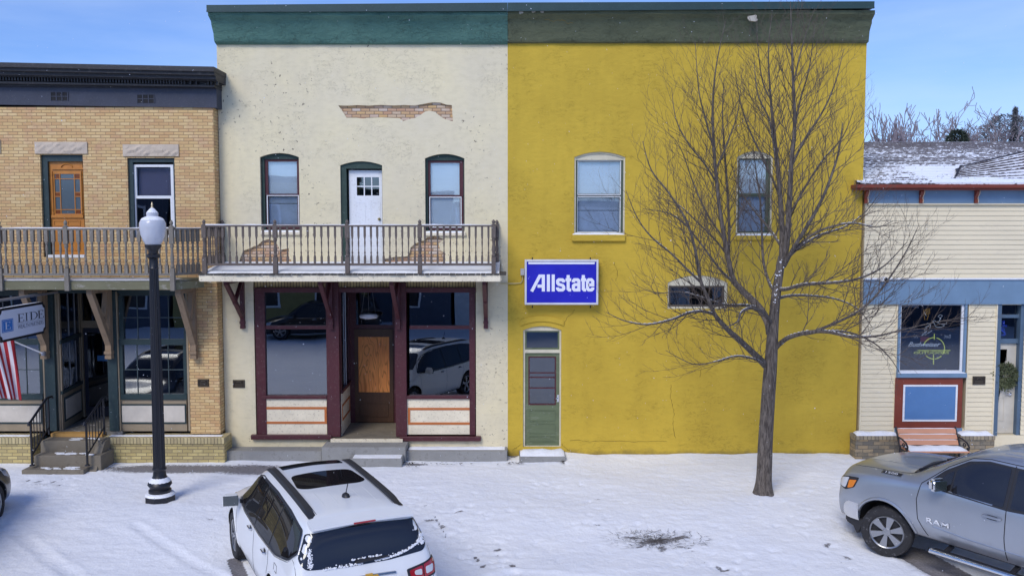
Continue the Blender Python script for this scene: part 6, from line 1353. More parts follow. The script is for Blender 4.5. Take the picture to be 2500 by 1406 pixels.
def lerp(tab, x):
    if x <= tab[0][0]: return tab[0][1:]
    for a, b in zip(tab, tab[1:]):
        if x <= b[0]:
            t = (x-a[0])/(b[0]-a[0]); return [p+(q-p)*t for p, q in zip(a[1:], b[1:])]
    return tab[-1][1:]
def body_mesh(tab, arches, ar, yin, name, mats, P, lvl=2, tight=False):
    """tab rows: x, zb, wb, zm, wm, zs, ws, zr, wr, zc -> subdivided shell with wheel wells cut"""
    bm = BM(); R = []
    for r in tab:
        x, zb, wb, zm, wm, zs, ws, zr, wr, zc = r
        half = [(0, zb), (wb*.6, zb), (wb, zb), (wm-.012, zb+(zm-zb)*.45), (wm, zm), (ws+(wm-ws)*.35, zs-(zs-zm)*.18), (ws, zs), (ws+(wr-ws)*.5, zs+(zr-zs)*.5), (wr, zr), (wr*.86, zr+(zc-zr)*.6), (wr*.5, zc-.15*(zc-zr)), (0, zc)]
        if tight: half = [(0, zb), (wb*.6, zb), (wb*.97, zb), (wb+.01, zb+.03), (wm-.012, zb+(zm-zb)*.55), (wm, zm-.02), (wm, zm+.03), (ws+(wm-ws)*.55, zs-(zs-zm)*.12), (ws, zs), (ws+(wr-ws)*.15, zs+(zr-zs)*.13), (wr+(ws-wr)*.12, zr-(zr-zs)*.10), (wr-.01, zr+.004), (wr*.90, zr+(zc-zr)*.5), (wr*.5, zc-.12*(zc-zr)), (0, zc)]
        full = [(-y, z) for y, z in half[::-1]]+half[1:-1]; R.append([bm.verts.new((x, y, z)) for y, z in full])
    n = len(R[0])
    for a, b in zip(R, R[1:]):
        for k in range(n): bm.faces.new((a[k], a[(k+1) % n], b[(k+1) % n], b[k]))
    for ring in (R[0], R[-1]):
        c = sum((v.co for v in ring), Vector())/n; cv = bm.verts.new(c)
        for k in range(n): bm.faces.new((ring[k], ring[(k+1) % n], cv))
    fixn(bm); me = bpy.data.meshes.new('t'); bm.to_mesh(me); bm.free(); o = bpy.data.objects.new('t', me); COL.objects.link(o)
    s = o.modifiers.new('s', 'SUBSURF'); s.levels = lvl; s.render_levels = lvl
    dg = bpy.context.evaluated_depsgraph_get(); m2 = bpy.data.meshes.new_from_object(o.evaluated_get(dg)); o.modifiers.clear(); o.data = m2
    bvh = BVHTree.FromPolygons([v.co.copy() for v in m2.vertices], [tuple(p.vertices) for p in m2.polygons])
    cb2 = BM()
    for ax_ in arches:
        for s_ in (1, -1):
            r0 = []; nn = 40
            for y in (yin*s_, 1.3*s_):
                r0.append([cb2.verts.new((ax_+ar*cos(2*pi*k/nn), y, ar*.99+ar*(sin(2*pi*k/nn)) - (ar-.0)+.40 if False else .40+ar*sin(2*pi*k/nn))) for k in range(nn)])
            for k in range(nn): cb2.faces.new((r0[0][k], r0[0][(k+1) % nn], r0[1][(k+1) % nn], r0[1][k]))
            cb2.faces.new(r0[0]); cb2.faces.new(r0[1][::-1])
    fixn(cb2); mc = bpy.data.meshes.new('c'); cb2.to_mesh(mc); cb2.free(); oc = bpy.data.objects.new('c', mc); COL.objects.link(oc); mc.materials.append(mats[0]); mc.materials.append(mats[1])
    for p in mc.polygons: p.material_index = 1
    m2.materials.clear(); m2.materials.append(mats[0]); m2.materials.append(mats[1])
    b = o.modifiers.new('b', 'BOOLEAN'); b.operation = 'DIFFERENCE'; b.object = oc; b.solver = 'EXACT'
    try: b.material_mode = 'INDEX'
    except Exception: pass
    dg = bpy.context.evaluated_depsgraph_get(); m3 = bpy.data.meshes.new_from_object(o.evaluated_get(dg)); bpy.data.objects.remove(o); bpy.data.objects.remove(oc)
    m3.name = name; ob = bpy.data.objects.new(name, m3); COL.objects.link(ob); ob.parent = P
    for p in m3.polygons: p.use_smooth = True
    m3.set_sharp_from_angle(angle=radians(38)); LOC[ob.name] = Vector(); return ob, bvh
def cast(bvh, p2, mode, sgn=1):
    a, b = p2
    if mode == 'side': o, d = Vector((a, 3*sgn, b)), Vector((0, -sgn, 0))
    elif mode == 'top': o, d = Vector((a, b, 5)), Vector((0, 0, -1))
    elif mode == 'rear': o, d = Vector((-6, a, b)), Vector((1, 0, 0))
    elif mode == 'front': o, d = Vector((6, a, b)), Vector((-1, 0, 0))
    elif mode == 'screen': o, d = Vector((6, a, b+2.2)), Vector((-1, 0, -.35)).normalized()
    h, nrm, i, dd = bvh.ray_cast(o, d)
    if h is None: return None
    if nrm.dot(d) > 0: nrm = -nrm
    return h, nrm
def fillpoly(poly, step):
    """dense points inside a polygon + outline -> triangulation"""
    from mathutils.geometry import delaunay_2d_cdt
    pts = []; n = len(poly)
    for i in range(n):
        a, b = Vector(poly[i]), Vector(poly[(i+1) % n]); k = max(1, int((b-a).length/step))
        for j in range(k): pts.append(a+(b-a)*j/k)
    m = len(pts); xs = [p.x for p in pts]; ys = [p.y for p in pts]
    def inside(q):
        c = False; j = m-1
        for i in range(m):
            if (pts[i].y > q.y) != (pts[j].y > q.y) and q.x < (pts[j].x-pts[i].x)*(q.y-pts[i].y)/(pts[j].y-pts[i].y)+pts[i].x: c = not c
            j = i
        return c
    ins = []; x = min(xs)+step/2
    while x < max(xs):
        y = min(ys)+step/2
        while y < max(ys):
            q = Vector((x, y))
            if inside(q) and min((q-p).length for p in pts) > step*.45: ins.append(q)
            y += step
        x += step
    v, e, f, *_ = delaunay_2d_cdt(pts+ins, [(i, (i+1) % m) for i in range(m)], [], 1, 1e-5); return v, f
def roundpoly(poly, r=.03, k=4):
    out = []; n = len(poly)
    for i in range(n):
        a, b, c = Vector(poly[i-1]), Vector(poly[i]), Vector(poly[(i+1) % n]); la, lc = (a-b).length, (c-b).length; rr = min(r, la*.45, lc*.45); p, q = b+(a-b).normalized()*rr, b+(c-b).normalized()*rr
        for j in range(k+1): t = j/k; out.append(tuple((p*(1-t)+b*t)*(1-t)+(b*(1-t)+q*t)*t))
    return out
def panel(bvh, poly, mode, name, mat, P, off=.004, sgn=1, step=.06, r=.03, rim=None, rimw=.012):
    poly = roundpoly(poly, r) if r else poly; v, f = fillpoly(poly, step); bm = BM(); vs = []; back = []
    for p in v:
        h = cast(bvh, (p.x, p.y), mode, sgn)
        if h is None: vs.append(None); continue
        vs.append(bm.verts.new(h[0]+h[1]*off))
    for t in f:
        q = [vs[i] for i in t]
        if None in q or len(set(q)) < 3: continue
        try: bm.faces.new(q)
        except ValueError: pass
    ed = [e for e in bm.edges if e.is_boundary]; r_ = bmesh.ops.extrude_edge_only(bm, edges=ed); c = Vector((0, 0, .9))
    for w_ in r_['geom']:
        if isinstance(w_, bmesh.types.BMVert):
            hh = Vector((w_.co.x*.0, 0, 0)); dirv = {'side': Vector((0, -sgn, 0)), 'top': Vector((0, 0, -1)), 'rear': Vector((1, 0, 0)), 'front': Vector((-1, 0, 0)), 'screen': Vector((-.9, 0, -.3))}[mode]; w_.co += dirv*(off+.02)
    fixn(bm); o = obj(name, bm, mat, P, local=True, smooth=True)
    if rim:
        bm = BM(); pts = []
        n = len(poly)
        for i in range(n+1):
            h = cast(bvh, poly[i % n], mode, sgn)
            if h: pts.append(h[0]+h[1]*(off+.001))
        tube(bm, pts, rimw, 6, cap=False); obj('window_surround', bm, rim, o, local=True, smooth=True)
    return o
def line(bvh, pts2, mode, name, mat, P, w_=.005, sgn=1, off=.001):
    bm = BM(); pts = []
    for a, b in zip(pts2, pts2[1:]):
        k = max(2, int(math.hypot(b[0]-a[0], b[1]-a[1])/.05))
        for j in range(k):
            t = j/k; h = cast(bvh, (a[0]+(b[0]-a[0])*t, a[1]+(b[1]-a[1])*t), mode, sgn)
            if h: pts.append(h[0]+h[1]*off)
    if len(pts) > 1: tube(bm, pts, w_, 5); return obj(name, bm, mat, P, local=True, smooth=True)
def wheel(P, x, y, R, sgn, steer=0, spokes=6, wd=.24, rr=.66, style='five', rimm=None):
    rimm = rimm or alloy
    def place(bm):
        bmesh.ops.rotate(bm, matrix=Matrix.Rotation(-pi/2*sgn, 3, 'X'), verts=bm.verts); bmesh.ops.rotate(bm, matrix=Matrix.Rotation(steer, 3, 'Z'), verts=bm.verts); bmesh.ops.translate(bm, vec=(x, y, R), verts=bm.verts); return bm
    bm = BM(); n = 48; h = wd/2; pr = [(R*rr, -h*.8), (R*.9, -h), (R*.975, -h*.85), (R, -h*.55), (R, h*.55), (R*.975, h*.85), (R*.92, h), (R*.8, h*1.03), (R*.70, h*.98), (R*rr, h*.8)]; rg = []
    for k in range(n):
        a = 2*pi*k/n; tr_ = 1 if k % 2 else .985; rg.append([bm.verts.new((r*(tr_ if r > R*.97 else 1)*cos(a), r*(tr_ if r > R*.97 else 1)*sin(a), z)) for r, z in pr])
    for k in range(n):
        a, b = rg[k], rg[(k+1) % n]
        for j in range(len(pr)-1): bm.faces.new((a[j], b[j], b[j+1], a[j+1]))
    fixn(bm); w0 = root  # noqa
    wh = obj('wheel', place(bm), rubber, P, local=True); 
    bm = BM(); lathe(bm, [(R*rr*.99, -h*.7), (R*rr*.98, h*.35), (R*rr*.2, h*.30)], n=32); obj('rim_barrel', place(bm), carblack, wh, local=True)
    bm = BM(); n = 48; lathe(bm, [(R*rr*.93, h*.80), (R*rr*1.0, h*.90), (R*rr*1.02, h*.84), (R*rr*1.0, h*.5), (R*rr*.94, h*.5)], n=n)
    bmesh.ops.delete(bm, geom=[f for f in bm.faces if len(f.verts) > 4], context='FACES'); lathe(bm, [(R*rr*.27, h*.45), (R*rr*.27, h*.72), (R*rr*.22, h*.80), (R*rr*.05, h*.82)], n=20)
    for i in range(spokes):
        a = 2*pi*i/spokes+.3
        for u_ in ((0,) if style == 'wide' else (-.13, .13)):
            a1 = a+u_; w1, w2 = (R*rr*.10, R*rr*.23) if style == 'wide' else (R*rr*.07, R*rr*.06); c1, s1 = cos(a+u_*.4), sin(a+u_*.4); c2, s2 = cos(a1), sin(a1)
            p = [(c1*R*rr*.2-s1*w1, s1*R*rr*.2+c1*w1), (c2*R*rr*.96-s2*w2, s2*R*rr*.96+c2*w2), (c2*R*rr*.96+s2*w2, s2*R*rr*.96-c2*w2), (c1*R*rr*.2+s1*w1, s1*R*rr*.2-c1*w1)]
            A = [bm.verts.new((q[0], q[1], z)) for q, z in zip(p, (h*.76, h*.82, h*.82, h*.76))]; B = [bm.verts.new((q[0], q[1], h*.45)) for q in p]; bm.faces.new(A)
            for j in range(4): bm.faces.new((A[j], A[(j+1) % 4], B[(j+1) % 4], B[j]))
    for i in range(5): a = 2*pi*i/5; tube(bm, [(R*rr*.15*cos(a), R*rr*.15*sin(a), h*.8), (R*rr*.15*cos(a), R*rr*.15*sin(a), h*.86)], .011, 6)
    fixn(bm); obj('rim', place(bm), rimm, wh, local=True); return wh
def mirror_part(P, x, y, z, sgn, m, sx=.13, cap=None):
    bm = BM(); bmesh.ops.create_cube(bm, size=1, matrix=Matrix.Translation((x, (y+.12)*sgn, z)) @ Matrix.Rotation(-.25*sgn, 4, 'Z') @ Matrix.Diagonal((sx, .26, .19, 1))); bmesh.ops.bevel(bm, geom=bm.edges[:], offset=.045, segments=3, affect='EDGES'); o = obj('side_mirror', bm, m, P, local=True, smooth=True)
    bm = BM(); M = Matrix.Translation((x, (y+.12)*sgn, z)) @ Matrix.Rotation(-.25*sgn, 4, 'Z') @ Matrix.Translation((-sx*.5-.001, 0, 0)); bmesh.ops.create_cube(bm, size=1, matrix=M @ Matrix.Diagonal((.012, .225, .155, 1))); bmesh.ops.bevel(bm, geom=bm.edges[:], offset=.004, segments=1, affect='EDGES'); obj('mirror_glass', bm, glass('mirror_glass', .08, ro=.01, trans=False, dark=(.03, .04, .04)) if 'mirror_glass' not in MAT else MAT['mirror_glass'], o, local=True)
    bm = BM(); bar(bm, (x+.02, (y-.14)*sgn, z-.06), (x, (y+.03)*sgn, z-.03), .07, .05); obj('mirror_arm', bm, carblack, o, local=True); return o
#            x     zb   wb   zm   wm   zs    ws   zr    wr   zc
SUVT = [(-2.63, .42, .62, .55, .70, .66, .68, .74, .60, .78), (-2.61, .34, .80, .58, .88, .78, .84, .92, .72, .98), (-2.58, .30, .86, .62, .93, .88, .90, 1.00, .80, 1.05), (-2.50, .28, .90, .66, .965, .96, .93, 1.14, .82, 1.20), (-2.42, .27, .91, .68, .975, 1.02, .94, 1.38, .77, 1.44),
        (-2.34, .26, .92, .70, .985, 1.08, .945, 1.58, .70, 1.66), (-2.22, .25, .92, .72, .99, 1.10, .945, 1.66, .675, 1.745), (-2.05, .25, .92, .72, .995, 1.12, .95, 1.68, .68, 1.765), (-1.6, .25, .92, .72, .995, 1.12, .95, 1.70, .69, 1.78), (-1.0, .25, .92, .72, .99, 1.11, .945, 1.71, .70, 1.785),
        (-.2, .25, .92, .72, .985, 1.10, .94, 1.705, .70, 1.78), (.35, .25, .92, .72, .985, 1.09, .94, 1.70, .69, 1.775), (.62, .25, .92, .72, .985, 1.085, .94, 1.61, .69, 1.70), (.85, .25, .92, .72, .985, 1.08, .93, 1.46, .71, 1.56), (1.1, .25, .92, .72, .985, 1.07, .93, 1.27, .76, 1.37), (1.32, .25, .92, .72, .985, 1.05, .92, 1.13, .78, 1.20),
        (1.45, .25, .92, .71, .985, 1.0, .90, 1.08, .76, 1.135), (1.9, .25, .91, .68, .98, .94, .87, 1.02, .70, 1.075), (2.25, .25, .88, .64, .95, .88, .83, .95, .66, 1.0), (2.42, .27, .82, .60, .88, .80, .78, .86, .62, .92), (2.52, .30, .70, .55, .74, .70, .66, .74, .54, .78), (2.56, .36, .5, .50, .54, .60, .5, .64, .4, .67)]
def suv(name, label, loc, rz, cpaint, detail=True, steer=0.0):
    P = root(name, label, 'car', loc, None, rz); LOC[P.name] = Vector()
    body, bv = body_mesh(SUVT, (1.56, -1.50), .43, .62, 'body', [cpaint, darkin], P)
    for s in (1, -1):
        g1 = [(1.16, 1.15), (.98, 1.36), (.70, 1.54), (.35, 1.63), (-.21, 1.64), (-.21, 1.10)]; g2 = [(-.25, 1.10), (-.25, 1.642), (-.7, 1.645), (-1.19, 1.635), (-1.19, 1.125)]; g3 = [(-1.23, 1.13), (-1.23, 1.632), (-1.75, 1.60), (-2.14, 1.555), (-2.26, 1.36), (-2.10, 1.24), (-1.6, 1.15)]
        sur = [(1.24, 1.115), (1.0, 1.39), (.70, 1.575), (.3, 1.665), (-.7, 1.685), (-1.5, 1.66), (-2.17, 1.59), (-2.32, 1.36), (-2.12, 1.215), (-1.6, 1.12), (-.6, 1.075), (.5, 1.08)]
        panel(bv, sur, 'side', 'window_surround', carblack, P, .002, s, r=.06)
        for g in (g1, g2, g3): panel(bv, g, 'side', 'side_window', carglass, P, .007, s, r=.03)
        line(bv, [(1.22, 1.105), (.5, 1.07), (-.6, 1.065), (-1.6, 1.11), (-2.13, 1.205), (-2.335, 1.36), (-2.18, 1.61)], 'side', 'chrome_trim', chrome, P, .008, s, .004)
        for ln in ([(1.18, 1.09), (1.16, .8), (1.12, .36)], [(-.23, 1.08), (-.24, .8), (-.22, .36)], [(-1.21, 1.11), (-1.25, .9), (-1.12, .6), (-1.02, .36)], [(1.12, .36), (-1.02, .36)]): line(bv, ln, 'side', 'door_gap', seamm, P, .0045, s, -.001)
        for hx in (.0, -1.02):
            h = cast(bv, (hx, 1.0 if hx > -.5 else .985), 'side', s); bm = BM(); tube(bm, [h[0]+Vector((-.10, s*.005, 0)), h[0]+Vector((-.08, s*.035, .003)), h[0]+Vector((.08, s*.035, .003)), h[0]+Vector((.10, s*.005, 0))], .014, 6); o = obj('door_handle', bm, chrome, P, local=True, smooth=True)
            panel(bv, [(hx-.07, .965), (hx+.07, .965), (hx+.07, 1.02), (hx-.07, 1.02)], 'side', 'handle_recess', seamm, P, .001, s, r=.02)
        line(bv, [(1.12, .30), (0, .30), (-1.0, .30)], 'side', 'rocker_trim', carblack, P, .04, s, -.02)
        line(bv, [(-1.62, .95), (-1.62, 1.04), (-1.78, 1.04), (-1.78, .95), (-1.62, .95)], 'side', 'fuel_door_gap', seamm, P, .003, s) if s > 0 else None
        for wx in (1.56, -1.50):
            pts = []; bm = BM()
            for k in range(21):
                a = radians(-8+196*k/20); h = cast(bv, (wx+.445*cos(a), .40+.445*sin(a)), 'side', s)
                if h: pts.append(h[0]+h[1]*.001)
            if len(pts) > 3: tube(bm, pts, .012, 6); obj('arch_lip', bm, cpaint, P, local=True, smooth=True)
            wheel(P, wx, .84*s, .385, s, steer if wx > 0 else 0, 5)
        rail = []
        for x in [-2.12+2.62*i/20 for i in range(21)]:
            h = cast(bv, (x, .575*s), 'top'); rail.append(h[0]+Vector((0, 0, .030-.022*(abs(i) if 0 else 0))))
        bm = BM(); Rr = []
        for i, p in enumerate(rail):
            e = min(1, min(i, 20-i)/2+.05); Rr.append([bm.verts.new(p+Vector((0, dy*s, dz*e-.03*(1-e)))) for dy, dz in ((-.055, -.03), (-.045, .012), (.035, .008), (.055, -.045))])
        for a, b in zip(Rr, Rr[1:]):
            for j in range(3): bm.faces.new((a[j], a[j+1], b[j+1], b[j]))
        bm.faces.new(Rr[0]); bm.faces.new(Rr[-1]); fixn(bm); obj('roof_rail', bm, carblack, P, local=True, smooth=True)
        mirror_part(P, .92, .96, 1.17, s, cpaint)
        # tail lamp: dark housing with red and clear segments in two pieces
        tl = [(.66, .97), (.70, .83), (.86, .80), (.945, .90), (.935, 1.08), (.90, 1.12)]
        def seg(px_, m, nm, off): return panel(bv, [(y*s, z) for y, z in px_], 'rear', nm, m, P, off, r=.02, step=.03)
        seg([(.50, 1.02), (.52, .90), (.74, .87), (.90, .90), (.925, 1.02), (.90, 1.10), (.74, 1.06)], carblack, 'tail_lamp', .008)
        seg([(.535, 1.00), (.55, .92), (.72, .895), (.72, 1.035)], redl, 'red_lens', .016); seg([(.735, 1.04), (.735, .893), (.885, .92), (.905, 1.02), (.885, 1.075)], redl, 'red_lens', .016)
        seg([(.60, .99), (.60, .945), (.70, .93), (.70, 1.0)], clearl, 'clear_lens', .022); seg([(.755, 1.01), (.755, .93), (.85, .945), (.865, 1.02)], clearl, 'clear_lens', .022)
        panel(bv, [(1.98, .93), (2.2, .90), (2.40, .78), (2.36, .68), (2.2, .72), (2.02, .80)], 'side', 'headlight', clearl, P, .008, s, r=.03); panel(bv, [(.84*s, .80), (.55*s, .72), (.58*s, .62), (.84*s, .70)], 'front', 'headlight', clearl, P, .008, r=.03)
        panel(bv, [(.78*s, .46), (.6*s, .46), (.6*s, .38), (.78*s, .38)], 'front', 'fog_lamp', clearl, P, .006, r=.02)
    panel(bv, [(.50, .74), (-.50, .74), (-.46, .58), (.46, .58)], 'front', 'grille', carblack, P, .006, r=.05); panel(bv, [(.55, .52), (-.55, .52), (-.50, .36), (.50, .36)], 'front', 'lower_grille', carblack, P, .006, r=.05)
    line(bv, [(.50, .66), (-.50, .66)], 'front', 'grille_bar', chrome, P, .015)
    panel(bv, [(.70, .56), (.76, -.0), (.70, -.56), (1.0, -.66), (1.25, -.70), (1.30, 0), (1.25, .70), (1.0, .66)], 'top', 'windscreen', carglass, P, .006, r=.06)
    panel(bv, [(.40, -.46), (.44, 0), (.40, .46), (.10, .46), (.13, 0), (.10, -.46)], 'top', 'sunroof', carglass, P, .005, r=.04); panel(bv, [(-.30, -.44), (-.27, 0), (-.30, .44), (-.94, .49), (-1.06, .37), (-1.08, 0), (-1.06, -.37), (-.94, -.49)], 'top', 'sunroof', carglass, P, .005, r=.12)
    for y in (-.34, -.17, 0, .17, .34): line(bv, [(-1.25, y), (-1.95, y)], 'top', 'roof_rib', cpaint, P, .006, 1, -.003)
    for s in (1, -1): line(bv, [(.3, .51*s), (-2.1, .51*s)], 'top', 'roof_gap', seamm, P, .004, 1, -.001)
    # rear glass, spoiler edge, wiper, gaps
    panel(bv, [(-.70, 1.585), (0, 1.625), (.70, 1.585), (.83, 1.29), (.77, 1.20), (.3, 1.165), (-.3, 1.165), (-.77, 1.20), (-.83, 1.29)], 'rear', 'rear_window', carglass, P, .006, r=.05)
    bm = BM(); pts = []
    for k in range(13):
        y = -.66+1.32*k/12; pts.append(Vector((-2.415-.03*(1-(y/.66)**2), y, 1.655+.028*(1-(y/.66)**2))))
    Rr = []
    for p in pts: Rr.append([bm.verts.new(p+Vector(d)) for d in ((0, 0, -.012), (0, 0, .012), (.24, 0, .055), (.24, 0, -.03))])
    for a, b in zip(Rr, Rr[1:]):
        for j in range(4): bm.faces.new((a[j], a[(j+1) % 4], b[(j+1) % 4], b[j]))
    bm.faces.new(Rr[0]); bm.faces.new(Rr[-1][::-1]); fixn(bm); sp = obj('spoiler', bm, cpaint, P, local=True, smooth=True); bm = BM(); tube(bm, [Vector((-2.447, y, 1.676)) for y in (-.14, 0, .14)], .012, 6); obj('brake_lamp', bm, redl, sp, local=True)
    for s in (1, -1): line(bv, [(.86*s, 1.30), (.88*s, 1.05), (.86*s, .78), (.84*s, .60)], 'rear', 'tailgate_gap', seamm, P, .004, 1, -.001)
    line(bv, [(-.70, .70), (.70, .70)], 'rear', 'bumper_gap', seamm, P, .005, 1, -.001)
    h = cast(bv, (-1.62, 0), 'top')[0]; bm = BM(); lathe(bm, [(.055, -.005), (.045, .03), (.02, .05)], h, n=12, sx=1.5); tube(bm, [h+Vector((0, 0, .04)), h+Vector((-.10, 0, .20))], .007, 6); obj('antenna', bm, carblack, P, local=True, smooth=True)
    bm = BM(); pts = [cast(bv, (y, 1.205+.01*(abs(y))), 'rear')[0]+Vector((-.022, 0, .012)) for y in (-.28, -.14, 0, .14)]; tube(bm, pts, [.012, .02, .024, .03], 6); wpz = obj('rear_wiper', bm, carblack, P, local=True, smooth=True)
    line(bv, [(-.35, 1.02), (0, 1.035), (.35, 1.02)], 'rear', 'chrome_bar', chrome, P, .022, 1, .004)
    panel(bv, [(-.62, .52), (.62, .52), (.56, .38), (-.56, .38)], 'rear', 'lower_bumper_trim', carblack, P, .006, 1, r=.04); panel(bv, [(-.27, .90), (.27, .90), (.27, .74), (-.27, .74)], 'rear', 'plate_recess', seamm, P, .002, 1, r=.02); panel(bv, [(-.16, .885), (.16, .885), (.16, .765), (-.16, .765)], 'rear', 'licence_plate', clearl, P, .008, 1, r=.01)
    if detail:
        hh = cast(bv, (0, 1.03), 'rear')[0]; X = hh.x-.035; bw = [(-.11, .015), (-.045, .015), (-.045, .035), (.045, .035), (.045, .015), (.11, .015), (.085, -.02), (.04, -.02), (.04, -.04), (-.05, -.04), (-.05, -.02), (-.13, -.02)]
        bm = BM(); prism(bm, [[(y, hh.z+z) for y, z in bw]], X, X+.03, axis='x'); fixn(bm); obj('gold_emblem', bm, plain('gold_badge', (.72, .42, .06), .3, .6), P, local=True)
        # snow clinging to the lower rim of the rear glass
        sb = BM(); rs = random.Random(9)
        for k in range(620):
            u_ = rs.random()
            if rs.random() < .20: y, z = .70+rs.gauss(0, .015), 1.22+u_*.2+rs.gauss(0, .01); 
            elif rs.random() < .72: y, z = -.10-u_*.70, 1.175+.02*u_+(.16*u_**3)+abs(rs.gauss(0, .014))
            else: y, z = .05+u_*.5, 1.17+abs(rs.gauss(0, .012))
            if rs.random() < .12: y, z = -.76+rs.gauss(0, .02), 1.27+u_*.12
            h = cast(bv, (y, z), 'rear')
            if h: bmesh.ops.create_icosphere(sb, subdivisions=1, radius=rs.uniform(.004, .012), matrix=Matrix.Translation(h[0]+h[1]*.006))
        for k in range(40): y = -.2+.4*rs.random(); h = cast(bv, (y, 1.235+rs.gauss(0, .004)), 'rear'); bmesh.ops.create_icosphere(sb, subdivisions=1, radius=rs.uniform(.006, .014), matrix=Matrix.Translation(h[0]+h[1]*.03))
        obj('window_snow', sb, snowm, P, local=True, smooth=True)
    return P
sx_, sy_ = -2.964, -6.87
suvw = suv('parked_suv', 'white suv parked in the snow, seen from behind, with black roof rails', (sx_, sy_, -.13), radians(117), cw, True, steer=.0)
#            x     zb   wb   zm   wm   zs    ws   zr    wr   zc
TRT = [(-3.0, .55, .70, .8, .90, 1.0, .88, 1.02, .85, 1.02), (-2.95, .50, .90, .8, 1.0, 1.25, .98, 1.33, .95, 1.34), (-2.2, .48, .92, .85, 1.03, 1.28, 1.0, 1.36, .96, 1.37), (-1.25, .48, .92, .85, 1.03, 1.28, 1.0, 1.36, .96, 1.37), (-1.17, .48, .92, .85, 1.03, 1.28, 1.0, 1.40, .93, 1.42), (-1.12, .48, .92, .85, 1.03, 1.29, .98, 1.90, .76, 1.97),
       (-.9, .48, .92, .85, 1.03, 1.30, .98, 1.945, .74, 2.015), (-.3, .48, .92, .85, 1.03, 1.32, .98, 1.955, .735, 2.03), (.25, .48, .92, .85, 1.03, 1.34, .98, 1.945, .735, 2.025), (.58, .48, .92, .85, 1.03, 1.35, .97, 1.87, .74, 1.965), (.88, .48, .92, .85, 1.03, 1.36, .97, 1.71, .77, 1.82), (1.18, .48, .92, .85, 1.03, 1.35, .97, 1.53, .82, 1.635), (1.42, .48, .92, .85, 1.03, 1.33, .96, 1.43, .85, 1.51), (1.55, .48, .92, .86, 1.03, 1.32, .96, 1.395, .86, 1.46),
       (1.80, .48, .92, .88, 1.04, 1.31, .96, 1.385, .86, 1.455), (2.2, .48, .92, .86, 1.03, 1.28, .95, 1.355, .84, 1.44), (2.5, .46, .90, .84, 1.02, 1.24, .92, 1.315, .82, 1.40), (2.70, .42, .88, .80, .97, 1.18, .87, 1.25, .78, 1.34), (2.80, .40, .82, .74, .90, 1.06, .80, 1.12, .72, 1.19), (2.86, .40, .70, .66, .78, .96, .70, 1.0, .62, 1.06), (2.88, .46, .5, .6, .58, .82, .52, .86, .45, .9)]
